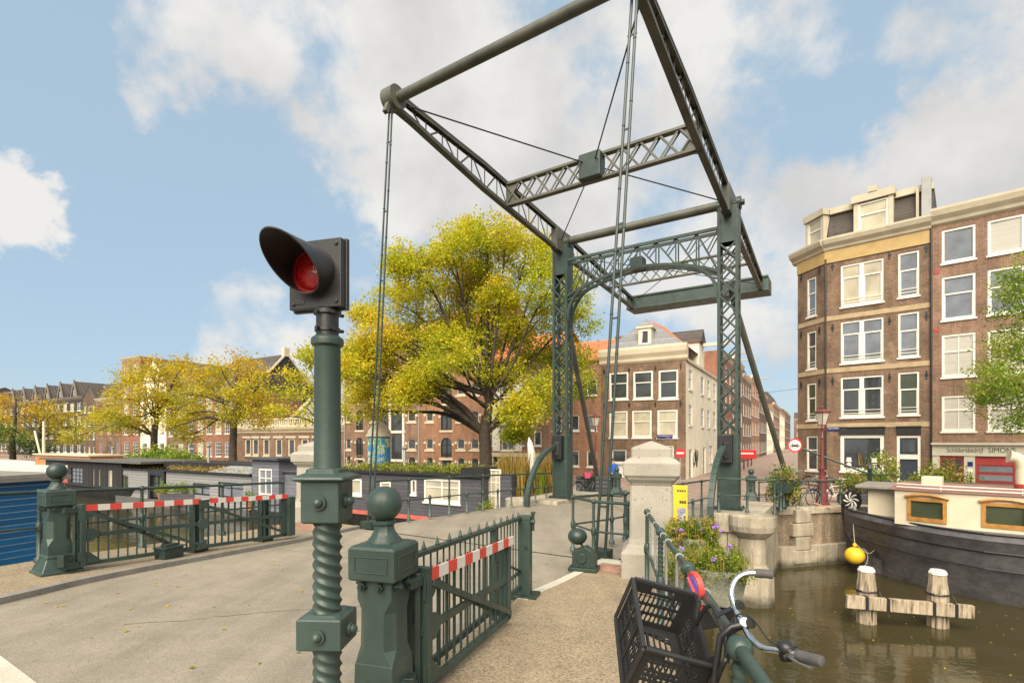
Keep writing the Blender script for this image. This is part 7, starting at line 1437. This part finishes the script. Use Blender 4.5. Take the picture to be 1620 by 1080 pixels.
# ================================================================= SMALL DETAIL
# brake cable and light wire on the near bicycle
b = MB(); b.path(smooth_path([pz(1240, 1024, 1.67), pz(1216, 1012, 1.74), pz(1190, 978, 1.84), pz(1166, 972, 1.90), pz(1150, 1000, 1.90), pz(1146, 1040, 1.86)], 6), .0028, 6); b.path(smooth_path([pz(1160, 950, 1.97), pz(1166, 982, 1.92), pz(1160, 1010, 1.88), pz(1152, 1050, 1.86)], 6), .0028, 6); b.build('brake_cable', M['black'], bk)
b = MB(); b.path([pz(1236, 1031, 1.672), pz(1262, 1046, 1.60), pz(1285, 1056, 1.55)], [.006, .005, .006], 8); b.build('brake_lever', M['chrome'], bk, smooth=50)
# flue pipes, vents and pots on the houseboat roofs
for i, (px, n, z, h, lb) in enumerate(((640, 21.0, -1.35, .9, 'steel flue pipe on the grassy roof of the dark clapboard houseboat'), (330, 21.0, -1.25, .8, 'steel flue pipe on the dark roof of the grey houseboat'), (178, 21.0, -1.5, .8, 'steel flue pipe on the black houseboat roof'))):
    P = Q(n, s_at(px, n), z); r = empty('flue_pipe', lb, 'flue pipe', P, 0, 'flue pipes on the houseboats'); b = MB(); b.path([V3((0, 0, -.6)), V3((0, 0, h))], .09, 12); b.build('pipe', M['steel'], r, smooth=50); b = MB(); b.lathe([(.10, h-.02), (.17, h+.04), (.17, h+.08), (.02, h+.2)], 12); b.build('cowl', M['kerb'], r, smooth=40)
g = random.Random(91)
for i, (px, n, z, lb) in enumerate(((770, 18.9, -3.7, 'clay plant pot on the deck before the white houseboat door'), (255, 18.9, -4.2, 'clay plant pot beside the glazed entrance of the grey houseboat'), (395, 18.8, -4.2, 'clay plant pot at the right end of the grey houseboat'))):
    r = empty('plant_pot', lb, 'plant pot', Q(n, s_at(px, n), z), 0, 'pots on the houseboats'); b = MB(); b.lathe([(.16, 0), (.22, .4), (.24, .4), (.24, .46), (.18, .46), (.17, .4)], 14); b.build('pot', mat('clay', (.36, .15, .08), .8), r, smooth=40); leaves('foliage', M['leaf_green'], [(g.gauss(0, .14), g.gauss(0, .14), .6+abs(g.gauss(0, .25))) for _ in range(26)], .08, 22, .09, r, seed=60+i)
for i, (a, c, lb) in enumerate(((Q(19.0, s_at(780, 19.0), -3.6), Wp(19.0, 10.15, -2.6), 'slack mooring rope from the dark houseboat to the bridge head'), (Q(19.2, s_at(80, 19.2), -3.6), Q(24.1, s_at(60, 24.1), -2.6), 'mooring rope at the far end of the black houseboat'))):
    m_ = a.lerp(c, .5)-Z3*.35; b = MB(); b.path(smooth_path([a, m_, c], 6), .025, 6); tag(b.build('mooring_rope', M['rope']), lb, 'rope', 'mooring ropes')
# graffiti scribble on the cream side wall and tags under the shop window
b = MB(); t_ = random.Random(4)
for k in range(3):
    pts = [Tside(V3((2.9+.55*k+t_.uniform(-.5, .5)*.8, -.012, 1.35+t_.uniform(-.75, .85)))) for _ in range(7)]; b.path(smooth_path(pts, 4), .03, 4, flat=1)
b.build('graffiti', M['black'], ch)
b = MB()
for k in range(5):
    pts = [V3((.9+.38*k+t_.uniform(-.2, .2), -.012, .45+t_.uniform(-.3, .3))) for _ in range(6)]; b.path(smooth_path(pts, 4), .022, 4)
b.build('graffiti', M['cream'], cb)
# overhead wire with hanging street lantern across the side street
r = empty('hanging_lamp', 'dark street lantern hanging on a wire across the narrow side street', 'street lamp', CC+L2*21+V3((.863, -.506, 0))*3.2+Z3*7.2); b = MB(); b.lathe([(.05, .35), (.1, .3), (.34, .02), (.36, -.05), (.3, -.05)], 16); b.build('shade', M['lampred'], r, smooth=40); b = MB(); b.ball((0, 0, -.08), .17, 10); b.build('globe', M['lampglass'], r, smooth=60)
b = MB(); b.path([V3((-.863, .506, 0))*3.2+Z3*.75, Z3*.4, V3((.863, -.506, 0))*4+Z3*.75], .015, 4); b.build('wire', M['black'], r)

cs = [(g.uniform(6, 14), g.uniform(9.5, 15), WATER+.012) for _ in range(60)]
o = leaves('floating_leaves', M['leaf_gold'], cs, .02, 1, .07, up=8, seed=19, flat=.01); tag(o, 'small yellow leaves floating on the brown canal water', 'floating leaves', kind='stuff')
